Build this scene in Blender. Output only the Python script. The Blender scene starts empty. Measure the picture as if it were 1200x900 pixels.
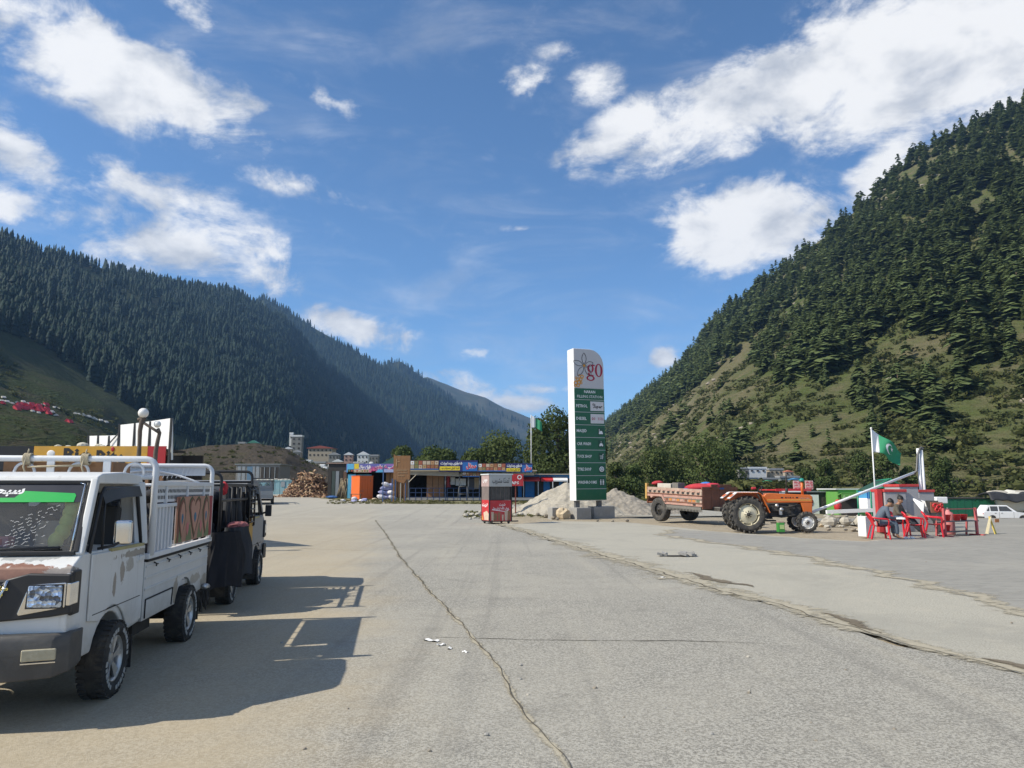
import bpy, bmesh, math, random
import numpy as np
from mathutils import Vector, Matrix, Euler
sc = bpy.context.scene
col = sc.collection
PI = math.pi
rnd = random.Random(7)
# ------------------------------------------------------------------ camera
PITCH, FPX, EYE = math.radians(8.0), 870.0, 1.6
cam_data = bpy.data.cameras.new('camera')
cam = bpy.data.objects.new('camera', cam_data); col.objects.link(cam)
cam_data.sensor_width = 36.0; cam_data.lens = 36.0 * FPX / 1200.0
cam_data.clip_start = 0.05; cam_data.clip_end = 20000
cam.location = (0, 0, EYE); cam.rotation_euler = (PI / 2 + PITCH, 0, 0)
sc.camera = cam
# ------------------------------------------------------------------ light
SUN_EL, SUN_AZ = math.radians(42.5), math.radians(17.3)      # behind-left of the viewer
TO_SUN = Vector((-math.cos(SUN_AZ) * math.cos(SUN_EL), -math.sin(SUN_AZ) * math.cos(SUN_EL), math.sin(SUN_EL)))
sun_data = bpy.data.lights.new('sun', 'SUN'); sun = bpy.data.objects.new('sun', sun_data); col.objects.link(sun)
sun_data.energy = 4.7; sun_data.angle = math.radians(0.5); sun_data.color = (1.0, 0.93, 0.80)
sun.rotation_euler = TO_SUN.to_track_quat('Z', 'Y').to_euler()
sc.view_settings.view_transform = 'Standard'; sc.view_settings.look = 'None'
sc.view_settings.exposure = 0.34; sc.view_settings.gamma = 1.0
sc.cycles.use_denoising = True
sc.cycles.max_bounces = 6; sc.cycles.volume_bounces = 0; sc.cycles.transparent_max_bounces = 12
sc.cycles.sample_clamp_indirect = 6
# ------------------------------------------------------------------ node helpers
def nd(nt, typ, props=None, **ins):
    n = nt.nodes.new(typ)
    for k, v in (props or {}).items(): setattr(n, k, v)
    for k, v in ins.items():
        s = n.inputs[int(k[1:])] if k[0] == 'i' and k[1:].isdigit() else n.inputs[k.replace('_', ' ')]
        if isinstance(v, bpy.types.NodeSocket): nt.links.new(v, s)
        else: s.default_value = v
    return n
def mth(nt, op, a, b=None, c=None, clamp=False):
    n = nt.nodes.new('ShaderNodeMath'); n.operation = op; n.use_clamp = clamp
    for i, v in enumerate((a, b, c)):
        if v is None: continue
        if isinstance(v, bpy.types.NodeSocket): nt.links.new(v, n.inputs[i])
        else: n.inputs[i].default_value = v
    return n.outputs[0]
def sstep(nt, v, a, b, lo=0.0, hi=1.0):
    n = nt.nodes.new('ShaderNodeMapRange'); n.interpolation_type = 'SMOOTHSTEP'
    nt.links.new(v, n.inputs[0])
    for i, x in zip((1, 2, 3, 4), (a, b, lo, hi)): n.inputs[i].default_value = x
    return n.outputs[0]
def mixc(nt, f, a, b, mode='MIX'):
    n = nt.nodes.new('ShaderNodeMix'); n.data_type = 'RGBA'; n.blend_type = mode
    for s, v in ((n.inputs[0], f), (n.inputs[6], a), (n.inputs[7], b)):
        if isinstance(v, bpy.types.NodeSocket): nt.links.new(v, s)
        else: s.default_value = v if isinstance(v, (int, float)) else (*v, 1)[:4]
    return n.outputs[2]
def noise(nt, vec, scale, detail=3, rough=0.55, dist=0.0):
    n = nt.nodes.new('ShaderNodeTexNoise')
    if vec is not None: nt.links.new(vec, n.inputs['Vector'])
    n.inputs['Scale'].default_value = scale; n.inputs['Detail'].default_value = detail
    n.inputs['Roughness'].default_value = rough; n.inputs['Distortion'].default_value = dist
    return n.outputs[0]
def vmath(nt, op, a, b=None, out=0):
    n = nt.nodes.new('ShaderNodeVectorMath'); n.operation = op
    for i, v in enumerate((a, b)):
        if v is None: continue
        if isinstance(v, bpy.types.NodeSocket): nt.links.new(v, n.inputs[i])
        else: n.inputs[i].default_value = v
    return n.outputs[out]
# ------------------------------------------------------------------ photograph geometry -> places
def ray(px, py):
    u = 450 - py
    return Vector((px - 600, FPX * math.cos(PITCH) - u * math.sin(PITCH), FPX * math.sin(PITCH) + u * math.cos(PITCH)))
def at(px, py, dist):                       # the place a given distance ahead on a line of sight
    r = ray(px, py); s = dist / r.y
    return Vector((r.x * s, dist, EYE + r.z * s))
def zat(py, dist): return at(600, py, dist).z
def smooth(a, b, v):
    t = min(1.0, max(0.0, (v - a) / (b - a))); return t * t * (3 - 2 * t)
def ground_z(x, y):
    rise = 0.0245 * min(max(0.0, y - 36.0), 100.0)
    rise *= 1.0 - 0.85 * smooth(-4, 16, x)
    dip = -1.2 * smooth(41, 50, y) * smooth(19, 27, x)
    return rise + dip
def spot(px, py):                           # the place on the ground under a line of sight
    r = ray(px, py); d = 3.0
    while d < 400:
        p = at(px, py, d)
        if p.z <= ground_z(p.x, p.y): return p
        d *= 1.004
    return at(px, py, 400)
# ------------------------------------------------------------------ world: daylight sky with clouds
world = bpy.data.worlds.new('World'); sc.world = world; world.use_nodes = True
wt = world.node_tree; wt.nodes.clear()
sky = nd(wt, 'ShaderNodeTexSky', dict(sky_type='NISHITA', sun_disc=False, sun_elevation=SUN_EL,
         sun_rotation=math.atan2(TO_SUN.x, TO_SUN.y), altitude=2400, air_density=1.0, dust_density=0.35, ozone_density=3.0))
tc = nd(wt, 'ShaderNodeTexCoord')
dirv = tc.outputs['Generated']
sep = nd(wt, 'ShaderNodeSeparateXYZ', i0=dirv)
az = mth(wt, 'ARCTAN2', sep.outputs[0], sep.outputs[1]); el = mth(wt, 'ARCSINE', sep.outputs[2])
ae = nd(wt, 'ShaderNodeCombineXYZ', X=az, Y=el).outputs[0]
def sky_angles(px, py):
    r = ray(px, py).normalized(); return math.atan2(r.x, r.y), math.asin(r.z)
# cloud banks: px, py, rx, ry (in photograph units), tilt, density
CLOUDS = [(150,88,200,62,-12,1.1),(90,55,110,60,10,.55),(225,12,60,22,-20,.55),(15,165,75,38,-25,.75),(180,222,150,34,-6,.50),(335,214,120,22,-10,.46),(60,205,90,30,-8,.45),
          (215,292,140,46,4,1.0),(300,318,75,34,-20,.75),(410,382,90,24,-14,.8),(2,238,40,26,0,.9),(110,255,120,30,0,.5),
          (945,88,300,60,14,1.2),(1125,55,240,115,0,1.25),(730,152,110,36,24,1.0),(700,100,50,30,0,.62),(612,100,48,26,20,.62),(655,60,40,14,0,.45),
          (872,266,112,62,4,1.35),(815,262,55,52,0,.9),(930,262,60,48,10,.9),(1040,190,70,36,40,1.05),(395,122,55,18,-12,.5),(780,420,24,22,30,.85),(612,268,34,8,0,.4),
          (520,446,80,22,-10,.6),(600,470,90,20,-4,.72),(560,415,40,10,0,.42),(640,455,60,12,0,.45),(470,395,60,30,-20,.35)]
dens = None
for (px, py, rx, ry, rot, st) in CLOUDS:
    a0, e0 = sky_angles(px, py)
    k = 0.93 / FPX
    mp = nd(wt, 'ShaderNodeMapping', dict(vector_type='TEXTURE'), Vector=ae, Location=(a0, e0, 0),
            Rotation=(0, 0, math.radians(rot)), Scale=(rx * k * 1.1, ry * k * 1.1, 1))
    ln = vmath(wt, 'LENGTH', mp.outputs[0], out=1)
    v = mth(wt, 'MULTIPLY', mth(wt, 'SUBTRACT', 1.0, ln, clamp=True), st * 1.3)
    dens = v if dens is None else mth(wt, 'SMOOTH_MAX', dens, v, 0.18)
# the rest of the sky, outside the view, carries broken cloud of the same kind
fdot = vmath(wt, 'DOT_PRODUCT', dirv, (0, math.cos(0.2), math.sin(0.2)), out=1)
outside = sstep(wt, fdot, 0.78, 0.62)
broad = mth(wt, 'MULTIPLY', sstep(wt, noise(wt, dirv, 2.2, 2), 0.46, 0.72), outside)
dens = mth(wt, 'MAXIMUM', dens, mth(wt, 'MULTIPLY', broad, 1.1))
stretch = vmath(wt, 'MULTIPLY', dirv, (1.0, 1.0, 1.7))
n1 = noise(wt, stretch, 8.0, 10, 0.66, 0.5); n2 = noise(wt, stretch, 26.0, 7, 0.6, 0.2)
edge = mth(wt, 'ADD', mth(wt, 'MULTIPLY', mth(wt, 'SUBTRACT', n1, 0.5), 2.3), mth(wt, 'MULTIPLY', mth(wt, 'SUBTRACT', n2, 0.5), 1.15))
body = mth(wt, 'ADD', dens, mth(wt, 'MULTIPLY', edge, sstep(wt, dens, 0.0, 0.3)))
alpha = sstep(wt, body, 0.14, 0.90)
wisps = mth(wt, 'MULTIPLY', sstep(wt, noise(wt, vmath(wt, 'MULTIPLY', dirv, (1, 1, 3.5)), 4.5, 8, 0.6, 0.6), 0.47, 0.85), 0.34)
alpha = mth(wt, 'MULTIPLY', mth(wt, 'MAXIMUM', alpha, wisps), 0.97)
shade = noise(wt, vmath(wt, 'ADD', stretch, (0.02, 0.02, -0.05)), 11.0, 6, 0.55, 0.2)
ccol = mixc(wt, sstep(wt, mth(wt, 'ADD', shade, mth(wt, 'MULTIPLY', body, 0.12)), 0.36, 0.70), (2.9, 3.15, 3.6), (5.7, 5.7, 5.7))
skyc = mixc(wt, 1.0, sky.outputs[0], (0.70, 0.88, 0.96), 'MULTIPLY')
bg = nd(wt, 'ShaderNodeBackground', Color=mixc(wt, alpha, skyc, ccol), Strength=0.14)
nd(wt, 'ShaderNodeOutputWorld', Surface=bg.outputs[0])

# ------------------------------------------------------------------ materials
MATS = {}
def new_mat(name):
    m = bpy.data.materials.new(name); m.use_nodes = True; m.node_tree.nodes.clear(); return m, m.node_tree
def finish(nt, color, rough=0.7, metal=0.0, bump=None, bstr=0.3, bdist=0.02, spec=0.5, coat=0.0, trans=0.0, alpha=None):
    b = nd(nt, 'ShaderNodeBsdfPrincipled')
    for k, v in (('Base Color', color), ('Roughness', rough), ('Metallic', metal), ('Specular IOR Level', spec), ('Coat Weight', coat), ('Transmission Weight', trans)):
        if isinstance(v, bpy.types.NodeSocket): nt.links.new(v, b.inputs[k])
        else: b.inputs[k].default_value = (*v, 1) if isinstance(v, tuple) and len(v) == 3 else v
    if bump is not None:
        bp = nd(nt, 'ShaderNodeBump', Strength=bstr, Distance=bdist, Height=bump)
        nt.links.new(bp.outputs[0], b.inputs['Normal'])
    o = nd(nt, 'ShaderNodeOutputMaterial', Surface=b.outputs[0]); return b
def mat(name, c, rough=0.6, metal=0.0, var=0.18, scale=6.0, bump=0.0, dirt=0.0, dirtc=(0.22, 0.19, 0.15), spec=0.5, coat=0.0):
    if name in MATS: return MATS[name]
    m, nt = new_mat(name); t = nd(nt, 'ShaderNodeTexCoord').outputs['Object']
    n = noise(nt, t, scale, 5, 0.6)
    base = mixc(nt, n, tuple(x * (1 - var) for x in c), tuple(min(1, x * (1 + var)) for x in c))
    n2 = noise(nt, t, scale * 0.37 + 0.7, 6, 0.65, 0.4)
    if dirt: base = mixc(nt, mth(nt, 'MULTIPLY', sstep(nt, n2, 0.42, 0.72), dirt), base, dirtc)
    r = mth(nt, 'ADD', rough - 0.08, mth(nt, 'MULTIPLY', n2, 0.18))
    finish(nt, base, r, metal, noise(nt, t, scale * 6, 4) if bump else None, bump, 0.02, spec, coat)
    MATS[name] = m; return m
# ------------------------------------------------------------------ object helpers
def tag(o, label=None, cat=None, group=None, kind=None):
    for k, v in (('label', label), ('category', cat), ('group', group), ('kind', kind)):
        if v: o[k] = v
    return o
def thing(name, label, cat, loc=(0, 0, 0), rz=0.0, group=None):
    o = bpy.data.objects.new(name, None); col.objects.link(o); o.empty_display_size = 0.1
    o.location = loc; o.rotation_euler = (0, 0, rz)
    return tag(o, label, cat, group)
def link(name, me, parent=None, loc=None, rot=None, label=None):
    o = bpy.data.objects.new(name, me); col.objects.link(o)
    if parent is not None: o.parent = parent
    if loc is not None: o.location = loc
    if rot is not None: o.rotation_euler = rot
    if label: o['label'] = label
    return o
def kids(o): return KIDS.get(o.name, [])
def copy_tree(root, loc, rz=None, label=None, group=None, scale=None, name=None):
    def rec(o, parent):
        c = o.copy(); col.objects.link(c)
        if parent is not None: c.parent = parent; c.matrix_parent_inverse = o.matrix_parent_inverse.copy()
        for ch in list(o.children): rec(ch, c)
        return c
    r = rec(root, None); r.location = loc
    if rz is not None: r.rotation_euler = (r.rotation_euler[0], r.rotation_euler[1], rz)
    if scale is not None: r.scale = (scale,) * 3 if isinstance(scale, (int, float)) else scale
    if label: r['label'] = label
    if group: r['group'] = group
    return r
class MB:
    """collects shapes; build() links them as one mesh object"""
    def __init__(s): s.v = []; s.f = []; s.mi = []; s.sm = []; s.m = 0; s.xf = None
    def add(s, vs, fs, smooth=False):
        o = len(s.v)
        for p in vs:
            p = Vector(p); s.v.append(tuple(s.xf @ p) if s.xf is not None else tuple(p))
        for f in fs: s.f.append(tuple(i + o for i in f)); s.mi.append(s.m); s.sm.append(smooth)
        return s
    def box(s, c, d, rot=None, taper=1.0):
        x, y, z = d[0] / 2, d[1] / 2, d[2] / 2; vs = []
        for k, t in ((-1, 1.0), (1, taper)):
            for i, j in ((-1, -1), (1, -1), (1, 1), (-1, 1)): vs.append(Vector((i * x * t, j * y * t, k * z)))
        R = Euler(rot).to_matrix() if rot else Matrix.Identity(3)
        return s.add([R @ v + Vector(c) for v in vs], [(3, 2, 1, 0), (4, 5, 6, 7), (0, 1, 5, 4), (1, 2, 6, 5), (2, 3, 7, 6), (3, 0, 4, 7)])
    def bar(s, a, b, w, h=None):
        a = Vector(a); b = Vector(b); h = h or w; d = b - a
        q = d.to_track_quat('Y', 'Z'); 
        return s.add([q @ v + (a + b) / 2 for v in [Vector((i * w / 2, j * d.length / 2, k * h / 2)) for k in (-1, 1) for i, j in ((-1, -1), (1, -1), (1, 1), (-1, 1))]],
                     [(3, 2, 1, 0), (4, 5, 6, 7), (0, 1, 5, 4), (1, 2, 6, 5), (2, 3, 7, 6), (3, 0, 4, 7)])
    def tube(s, pts, r, n=8, closed=False, cap=True):
        pts = [Vector(p) for p in pts]; R = r if isinstance(r, (list, tuple)) else [r] * len(pts)
        N = len(pts); rings = []; up = None
        for i, p in enumerate(pts):
            if closed: t = (pts[(i + 1) % N] - pts[i - 1])
            else: t = pts[min(i + 1, N - 1)] - pts[max(i - 1, 0)]
            t.normalize()
            if up is None: up = Vector((0, 0, 1)) if abs(t.z) < 0.9 else Vector((1, 0, 0))
            a = t.cross(up).normalized(); b = a.cross(t).normalized(); up = b
            rings.append([p + (a * math.cos(2 * PI * k / n) + b * math.sin(2 * PI * k / n)) * R[i] for k in range(n)])
        vs = [v for rg in rings for v in rg]; fs = []
        for i in range(N if closed else N - 1):
            j = (i + 1) % N
            for k in range(n): fs.append((i * n + k, i * n + (k + 1) % n, j * n + (k + 1) % n, j * n + k))
        if cap and not closed: fs.append(tuple(range(n - 1, -1, -1))); fs.append(tuple((N - 1) * n + k for k in range(n)))
        return s.add(vs, fs, True)
    def lathe(s, prof, n=24, axis='z', c=(0, 0, 0), close=False):
        vs = []; fs = []; c = Vector(c); m = len(prof)
        for k in range(n):
            a = 2 * PI * k / n
            for (r, h) in prof:
                p = Vector((r * math.cos(a), r * math.sin(a), h))
                if axis == 'x': p = Vector((p.z, p.x, p.y))
                elif axis == 'y': p = Vector((p.y, p.z, p.x))
                vs.append(p + c)
        for k in range(n):
            k2 = (k + 1) % n
            for i in range(m if close else m - 1):
                j = (i + 1) % m
                fs.append((k * m + i, k2 * m + i, k2 * m + j, k * m + j))
        return s.add(vs, fs, True)
    def prism(s, poly, lo, hi, axis='x'):
        """poly in the plane across axis, extruded lo..hi; x: (y,z)  y: (x,z)  z: (x,y)"""
        def P(a, b, h): return {'x': (h, a, b), 'y': (a, h, b), 'z': (a, b, h)}[axis]
        n = len(poly)
        vs = [P(a, b, lo) for a, b in poly] + [P(a, b, hi) for a, b in poly]
        fs = [tuple(range(n - 1, -1, -1)), tuple(range(n, 2 * n))] + [(i, (i + 1) % n, n + (i + 1) % n, n + i) for i in range(n)]
        return s.add(vs, fs)
    def quad(s, a, b, c, d): return s.add([a, b, c, d], [(0, 1, 2, 3)])
    def grid(s, fn, nu, nv, smooth=True):
        vs = [fn(i / nu, j / nv) for i in range(nu + 1) for j in range(nv + 1)]
        fs = [(i * (nv + 1) + j, (i + 1) * (nv + 1) + j, (i + 1) * (nv + 1) + j + 1, i * (nv + 1) + j + 1) for i in range(nu) for j in range(nv)]
        return s.add(vs, fs, smooth)
    def ball(s, c, r, nu=10, nv=7, sq=(1, 1, 1), jit=0.0):
        c = Vector(c); vs = [c + Vector((0, 0, -r * sq[2]))]; fs = []
        for j in range(1, nv):
            t = -PI / 2 + PI * j / nv
            for i in range(nu):
                a = 2 * PI * i / nu; k = 1 + (rnd.uniform(-jit, jit) if jit else 0)
                vs.append(c + Vector((math.cos(a) * math.cos(t) * r * sq[0] * k, math.sin(a) * math.cos(t) * r * sq[1] * k, math.sin(t) * r * sq[2] * k)))
        vs.append(c + Vector((0, 0, r * sq[2])))
        for i in range(nu): fs.append((0, 1 + (i + 1) % nu, 1 + i))
        for j in range(nv - 2):
            for i in range(nu):
                a = 1 + j * nu; fs.append((a + i, a + (i + 1) % nu, a + nu + (i + 1) % nu, a + nu + i))
        t = len(vs) - 1; a = 1 + (nv - 2) * nu
        for i in range(nu): fs.append((t, a + i, a + (i + 1) % nu))
        return s.add(vs, fs, not jit)
    def mesh(s, name, mats):
        me = bpy.data.meshes.new(name); me.from_pydata(s.v, [], s.f)
        for m in (mats if isinstance(mats, (list, tuple)) else [mats]): me.materials.append(m)
        me.polygons.foreach_set('material_index', s.mi); me.polygons.foreach_set('use_smooth', s.sm)
        bm = bmesh.new(); bm.from_mesh(me); bmesh.ops.recalc_face_normals(bm, faces=bm.faces); bm.to_mesh(me); bm.free()
        return me
    def build(s, name, mats, parent=None, loc=None, rot=None, bev=0.0, seg=2, label=None, sub=0, auto=True):
        o = link(name, s.mesh(name, mats), parent, loc, rot, label)
        if bev:
            b = o.modifiers.new('bevel', 'BEVEL'); b.width = bev; b.segments = seg; b.limit_method = 'ANGLE'; b.angle_limit = math.radians(35)
            b.harden_normals = False
            for p in o.data.polygons: p.use_smooth = True
            w = o.modifiers.new('wn', 'WEIGHTED_NORMAL'); w.keep_sharp = True
        if sub:
            m = o.modifiers.new('sub', 'SUBSURF'); m.levels = sub; m.render_levels = sub
        return o
def np_mesh(name, V, F, tint=None, smooth=False):
    V = np.asarray(V, np.float32); F = np.asarray(F, np.int32); k = F.shape[1]
    me = bpy.data.meshes.new(name); me.vertices.add(len(V)); me.vertices.foreach_set('co', V.ravel())
    me.loops.add(F.size); me.loops.foreach_set('vertex_index', F.ravel())
    me.polygons.add(len(F)); me.polygons.foreach_set('loop_start', np.arange(0, F.size, k, dtype=np.int32))
    if smooth: me.polygons.foreach_set('use_smooth', np.ones(len(F), bool))
    if tint is not None:
        a = me.attributes.new('tint', 'FLOAT', 'POINT'); a.data.foreach_set('value', np.asarray(tint, np.float32))
    me.update(); me.validate(); return me
import unicodedata
FORMS = {}
for _c in list(range(0xFB50, 0xFC00)) + list(range(0xFE80, 0xFEFD)):
    _d = unicodedata.decomposition(chr(_c)).split()
    if len(_d) == 2: FORMS.setdefault(chr(int(_d[1], 16)), {})[_d[0][1:-1]] = chr(_c)
def urdu(s):
    """joined letter forms, laid out for a left-to-right text object"""
    out = []
    for w in s.split(' '):
        r = ''
        for i, ch in enumerate(w):
            f = FORMS.get(ch, {}); pj = i > 0 and 'initial' in FORMS.get(w[i - 1], {}); nj = 'initial' in f and i < len(w) - 1 and w[i + 1] in FORMS
            r += f.get('medial' if pj and nj else 'final' if pj else 'initial' if nj else 'isolated', f.get('isolated', ch))
        out.append(r)
    return ' '.join(out)[::-1]
def text_mesh(txt, size, m, parent, loc, rot=(PI / 2, 0, 0), name='lettering', xs=1.0, bold=0.0, shear=0.0, fit=None):
    """flat print; fit = total width the line should take"""
    cu = bpy.data.curves.new(name, 'FONT'); cu.body = txt; cu.size = size; cu.align_x = 'CENTER'; cu.align_y = 'CENTER'
    cu.offset = bold; cu.resolution_u = 1; cu.shear = shear
    t = bpy.data.objects.new(name, cu); me = bpy.data.meshes.new_from_object(t)
    bpy.data.objects.remove(t); bpy.data.curves.remove(cu); me.materials.clear(); me.materials.append(m); me.name = name
    co = [v.co for v in me.vertices]
    if fit and co: w = max(c.x for c in co) - min(c.x for c in co); xs = fit / max(w, 1e-6)
    if co:
        cx = (max(c.x for c in co) + min(c.x for c in co)) / 2; cy = (max(c.y for c in co) + min(c.y for c in co)) / 2
        for v in me.vertices: v.co.x = (v.co.x - cx) * xs; v.co.y -= cy
    return link(name, me, parent, loc, rot)
def bx(name, c, d, m, parent=None, bev=0.0, rot=None, label=None):
    return MB().box((0, 0, 0), d).build(name, m, parent, c, rot, bev=bev, label=label)

def slab(name, pts, th, m, parent=None, bev=0.0):
    """a flat plate: outline in world (or parent) space, given thickness away from the viewer"""
    P = [Vector(p) for p in pts]; n = (P[1] - P[0]).cross(P[2] - P[0]).normalized()
    if n.y < 0: n = -n
    k = len(P); c = sum(P, Vector()) / k; Q = [p - c for p in P]
    b = MB().add(Q + [q + n * th for q in Q], [tuple(range(k)), tuple(range(2 * k - 1, k - 1, -1))] + [(i, (i + 1) % k, k + (i + 1) % k, k + i) for i in range(k)])
    return b.build(name, m, parent, c, bev=bev)
# ================================================================== ground, road, forecourt
def pos_mat(name, build, **kw):
    m, nt = new_mat(name); p = nd(nt, 'ShaderNodeNewGeometry').outputs['Position']; build(nt, p); MATS[name] = m; return m
def aggregate(nt, p):
    f = noise(nt, p, 55, 2, 0.7); f2 = noise(nt, p, 140, 2, 0.7)
    v = nd(nt, 'ShaderNodeTexVoronoi', dict(feature='F1'), Vector=p, Scale=85.0)
    return f, f2, v
def b_road(nt, p):
    s = nd(nt, 'ShaderNodeSeparateXYZ', i0=p); x, y = s.outputs[0], s.outputs[1]
    f, f2, v = aggregate(nt, p)
    big = noise(nt, p, 0.22, 6, 0.62, 0.6); mid = noise(nt, p, 1.4, 6, 0.65, 0.3)
    streak = noise(nt, vmath(nt, 'MULTIPLY', p, (1.1, 0.07, 1)), 1.3, 5, 0.6)
    c = mixc(nt, sstep(nt, f, 0.34, 0.66), (0.175, 0.166, 0.143), (0.44, 0.42, 0.365))
    c = mixc(nt, mth(nt, 'MULTIPLY', sstep(nt, f2, 0.56, 0.72), 0.65), c, (0.60, 0.575, 0.50))
    c = mixc(nt, mth(nt, 'MULTIPLY', sstep(nt, f2, 0.43, 0.30), 0.75), c, (0.075, 0.07, 0.062))
    c = mixc(nt, mth(nt, 'MULTIPLY', sstep(nt, big, 0.42, 0.66), 0.55), c, (0.40, 0.375, 0.315))
    c = mixc(nt, mth(nt, 'MULTIPLY', sstep(nt, mid, 0.52, 0.75), 0.5), c, (0.19, 0.18, 0.158))
    c = mixc(nt, mth(nt, 'MULTIPLY', sstep(nt, streak, 0.5, 0.8), 0.5), c, (0.44, 0.405, 0.325))
    trk = noise(nt, vmath(nt, 'MULTIPLY', p, (2.6, 0.035, 1)), 1.0, 4, 0.6); c = mixc(nt, mth(nt, 'MULTIPLY', sstep(nt, trk, 0.54, 0.66), 0.28), c, (0.17, 0.162, 0.145))
    # dust carried in from the left shoulder
    edge = mth(nt, 'ADD', mth(nt, 'MULTIPLY', mth(nt, 'SUBTRACT', y, 4.5), -0.175), -0.72)
    dd = mth(nt, 'ADD', mth(nt, 'SUBTRACT', edge, x), mth(nt, 'MULTIPLY', mth(nt, 'SUBTRACT', noise(nt, p, 0.9, 6, 0.6), 0.5), 2.2))
    dust = mth(nt, 'MULTIPLY', mth(nt, 'MULTIPLY', sstep(nt, dd, -0.5, 1.2), sstep(nt, y, 45.0, 5.0, 0.35, 1.0)), mth(nt, 'ADD', 0.40, mth(nt, 'MULTIPLY', mid, 0.62)))
    dc = mixc(nt, noise(nt, p, 20, 5, 0.7), (0.33, 0.265, 0.165), (0.56, 0.465, 0.315))
    c = mixc(nt, mth(nt, 'MULTIPLY', dust, 0.88, clamp=True), c, dc)
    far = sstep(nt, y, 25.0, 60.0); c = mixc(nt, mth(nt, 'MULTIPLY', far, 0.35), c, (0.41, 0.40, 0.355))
    # a few oil drips
    oil = sstep(nt, noise(nt, p, 0.75, 3, 0.5, 1.0), 0.70, 0.80); c = mixc(nt, mth(nt, 'MULTIPLY', oil, 0.45), c, (0.10, 0.095, 0.09))
    h = mth(nt, 'ADD', mth(nt, 'MULTIPLY', f, 0.5), mth(nt, 'MULTIPLY', f2, 0.6)); h = mth(nt, 'ADD', h, mth(nt, 'MULTIPLY', mid, 2.0))
    finish(nt, c, 0.88, bump=h, bstr=0.55, bdist=0.012, spec=0.25)
def b_apron(nt, p):
    f, f2, v = aggregate(nt, p); big = noise(nt, p, 0.35, 7, 0.65, 0.8); mid = noise(nt, p, 1.9, 6, 0.65, 0.5)
    c = mixc(nt, sstep(nt, f, 0.3, 0.7), (0.29, 0.275, 0.23), (0.50, 0.475, 0.40))
    c = mixc(nt, mth(nt, 'MULTIPLY', sstep(nt, f2, 0.45, 0.32), 0.5), c, (0.20, 0.19, 0.17))
    c = mixc(nt, mth(nt, 'MULTIPLY', sstep(nt, big, 0.45, 0.7), 0.6), c, (0.28, 0.27, 0.235))
    c = mixc(nt, mth(nt, 'MULTIPLY', sstep(nt, mid, 0.5, 0.75), 0.45), c, (0.47, 0.43, 0.35))
    finish(nt, c, 0.9, bump=mth(nt, 'ADD', f, mth(nt, 'MULTIPLY', mid, 2.0)), bstr=0.5, bdist=0.015, spec=0.2)
def b_paver(nt, p):
    br = nd(nt, 'ShaderNodeTexBrick', Vector=vmath(nt, 'MULTIPLY', p, (1, 1, 0)), Scale=1.0, Mortar_Size=0.008, Brick_Width=0.24, Row_Height=0.12,
            Color1=(0.20, 0.195, 0.18, 1), Color2=(0.31, 0.30, 0.27, 1), Mortar=(0.36, 0.33, 0.27, 1))
    big = noise(nt, p, 0.3, 6, 0.6, 0.5); f = noise(nt, p, 30, 3, 0.7)
    c = mixc(nt, 0.5, br.outputs[0], mixc(nt, f, (0.22, 0.215, 0.20), (0.34, 0.33, 0.29)))
    c = mixc(nt, mth(nt, 'MULTIPLY', sstep(nt, big, 0.45, 0.72), 0.5), c, (0.38, 0.36, 0.31))
    finish(nt, c, 0.85, bump=mth(nt, 'SUBTRACT', mth(nt, 'MULTIPLY', f, 0.4), br.outputs[1]), bstr=0.5, bdist=0.01, spec=0.3)
def b_dirt(nt, p):
    big = noise(nt, p, 0.12, 7, 0.62, 0.6); mid = noise(nt, p, 1.2, 7, 0.65); f = noise(nt, p, 14, 5, 0.7)
    c = mixc(nt, mid, (0.25, 0.205, 0.145), (0.43, 0.375, 0.28))
    c = mixc(nt, mth(nt, 'MULTIPLY', sstep(nt, f, 0.45, 0.7), 0.5), c, (0.47, 0.43, 0.36))
    g = mixc(nt, f, (0.07, 0.085, 0.03), (0.17, 0.165, 0.07))
    y = nd(nt, 'ShaderNodeSeparateXYZ', i0=p).outputs[1]
    gm = mth(nt, 'MULTIPLY', sstep(nt, mth(nt, 'ADD', big, mth(nt, 'MULTIPLY', mid, 0.3)), 0.56, 0.74), sstep(nt, y, 36.0, 55.0))
    gm = mth(nt, 'MAXIMUM', gm, sstep(nt, y, 84.0, 100.0)); c = mixc(nt, mth(nt, 'MULTIPLY', gm, 0.85), c, g)
    finish(nt, c, 0.95, bump=mth(nt, 'ADD', f, mth(nt, 'MULTIPLY', mid, 3)), bstr=0.8, bdist=0.05, spec=0.1)
def b_sand(nt, p):
    f = noise(nt, p, 45, 4, 0.75); mid = noise(nt, p, 3.0, 6, 0.65)
    c = mixc(nt, mid, (0.31, 0.265, 0.195), (0.46, 0.41, 0.315)); c = mixc(nt, mth(nt, 'MULTIPLY', sstep(nt, f, 0.5, 0.66), 0.55), c, (0.23, 0.20, 0.155))
    finish(nt, c, 0.95, bump=f, bstr=0.7, bdist=0.015, spec=0.1)
M_road = pos_mat('road', b_road); M_apron = pos_mat('apron', b_apron); M_paver = pos_mat('pavers', b_paver)
M_dirt = pos_mat('dirt', b_dirt); M_sand = pos_mat('sand', b_sand)

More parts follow.
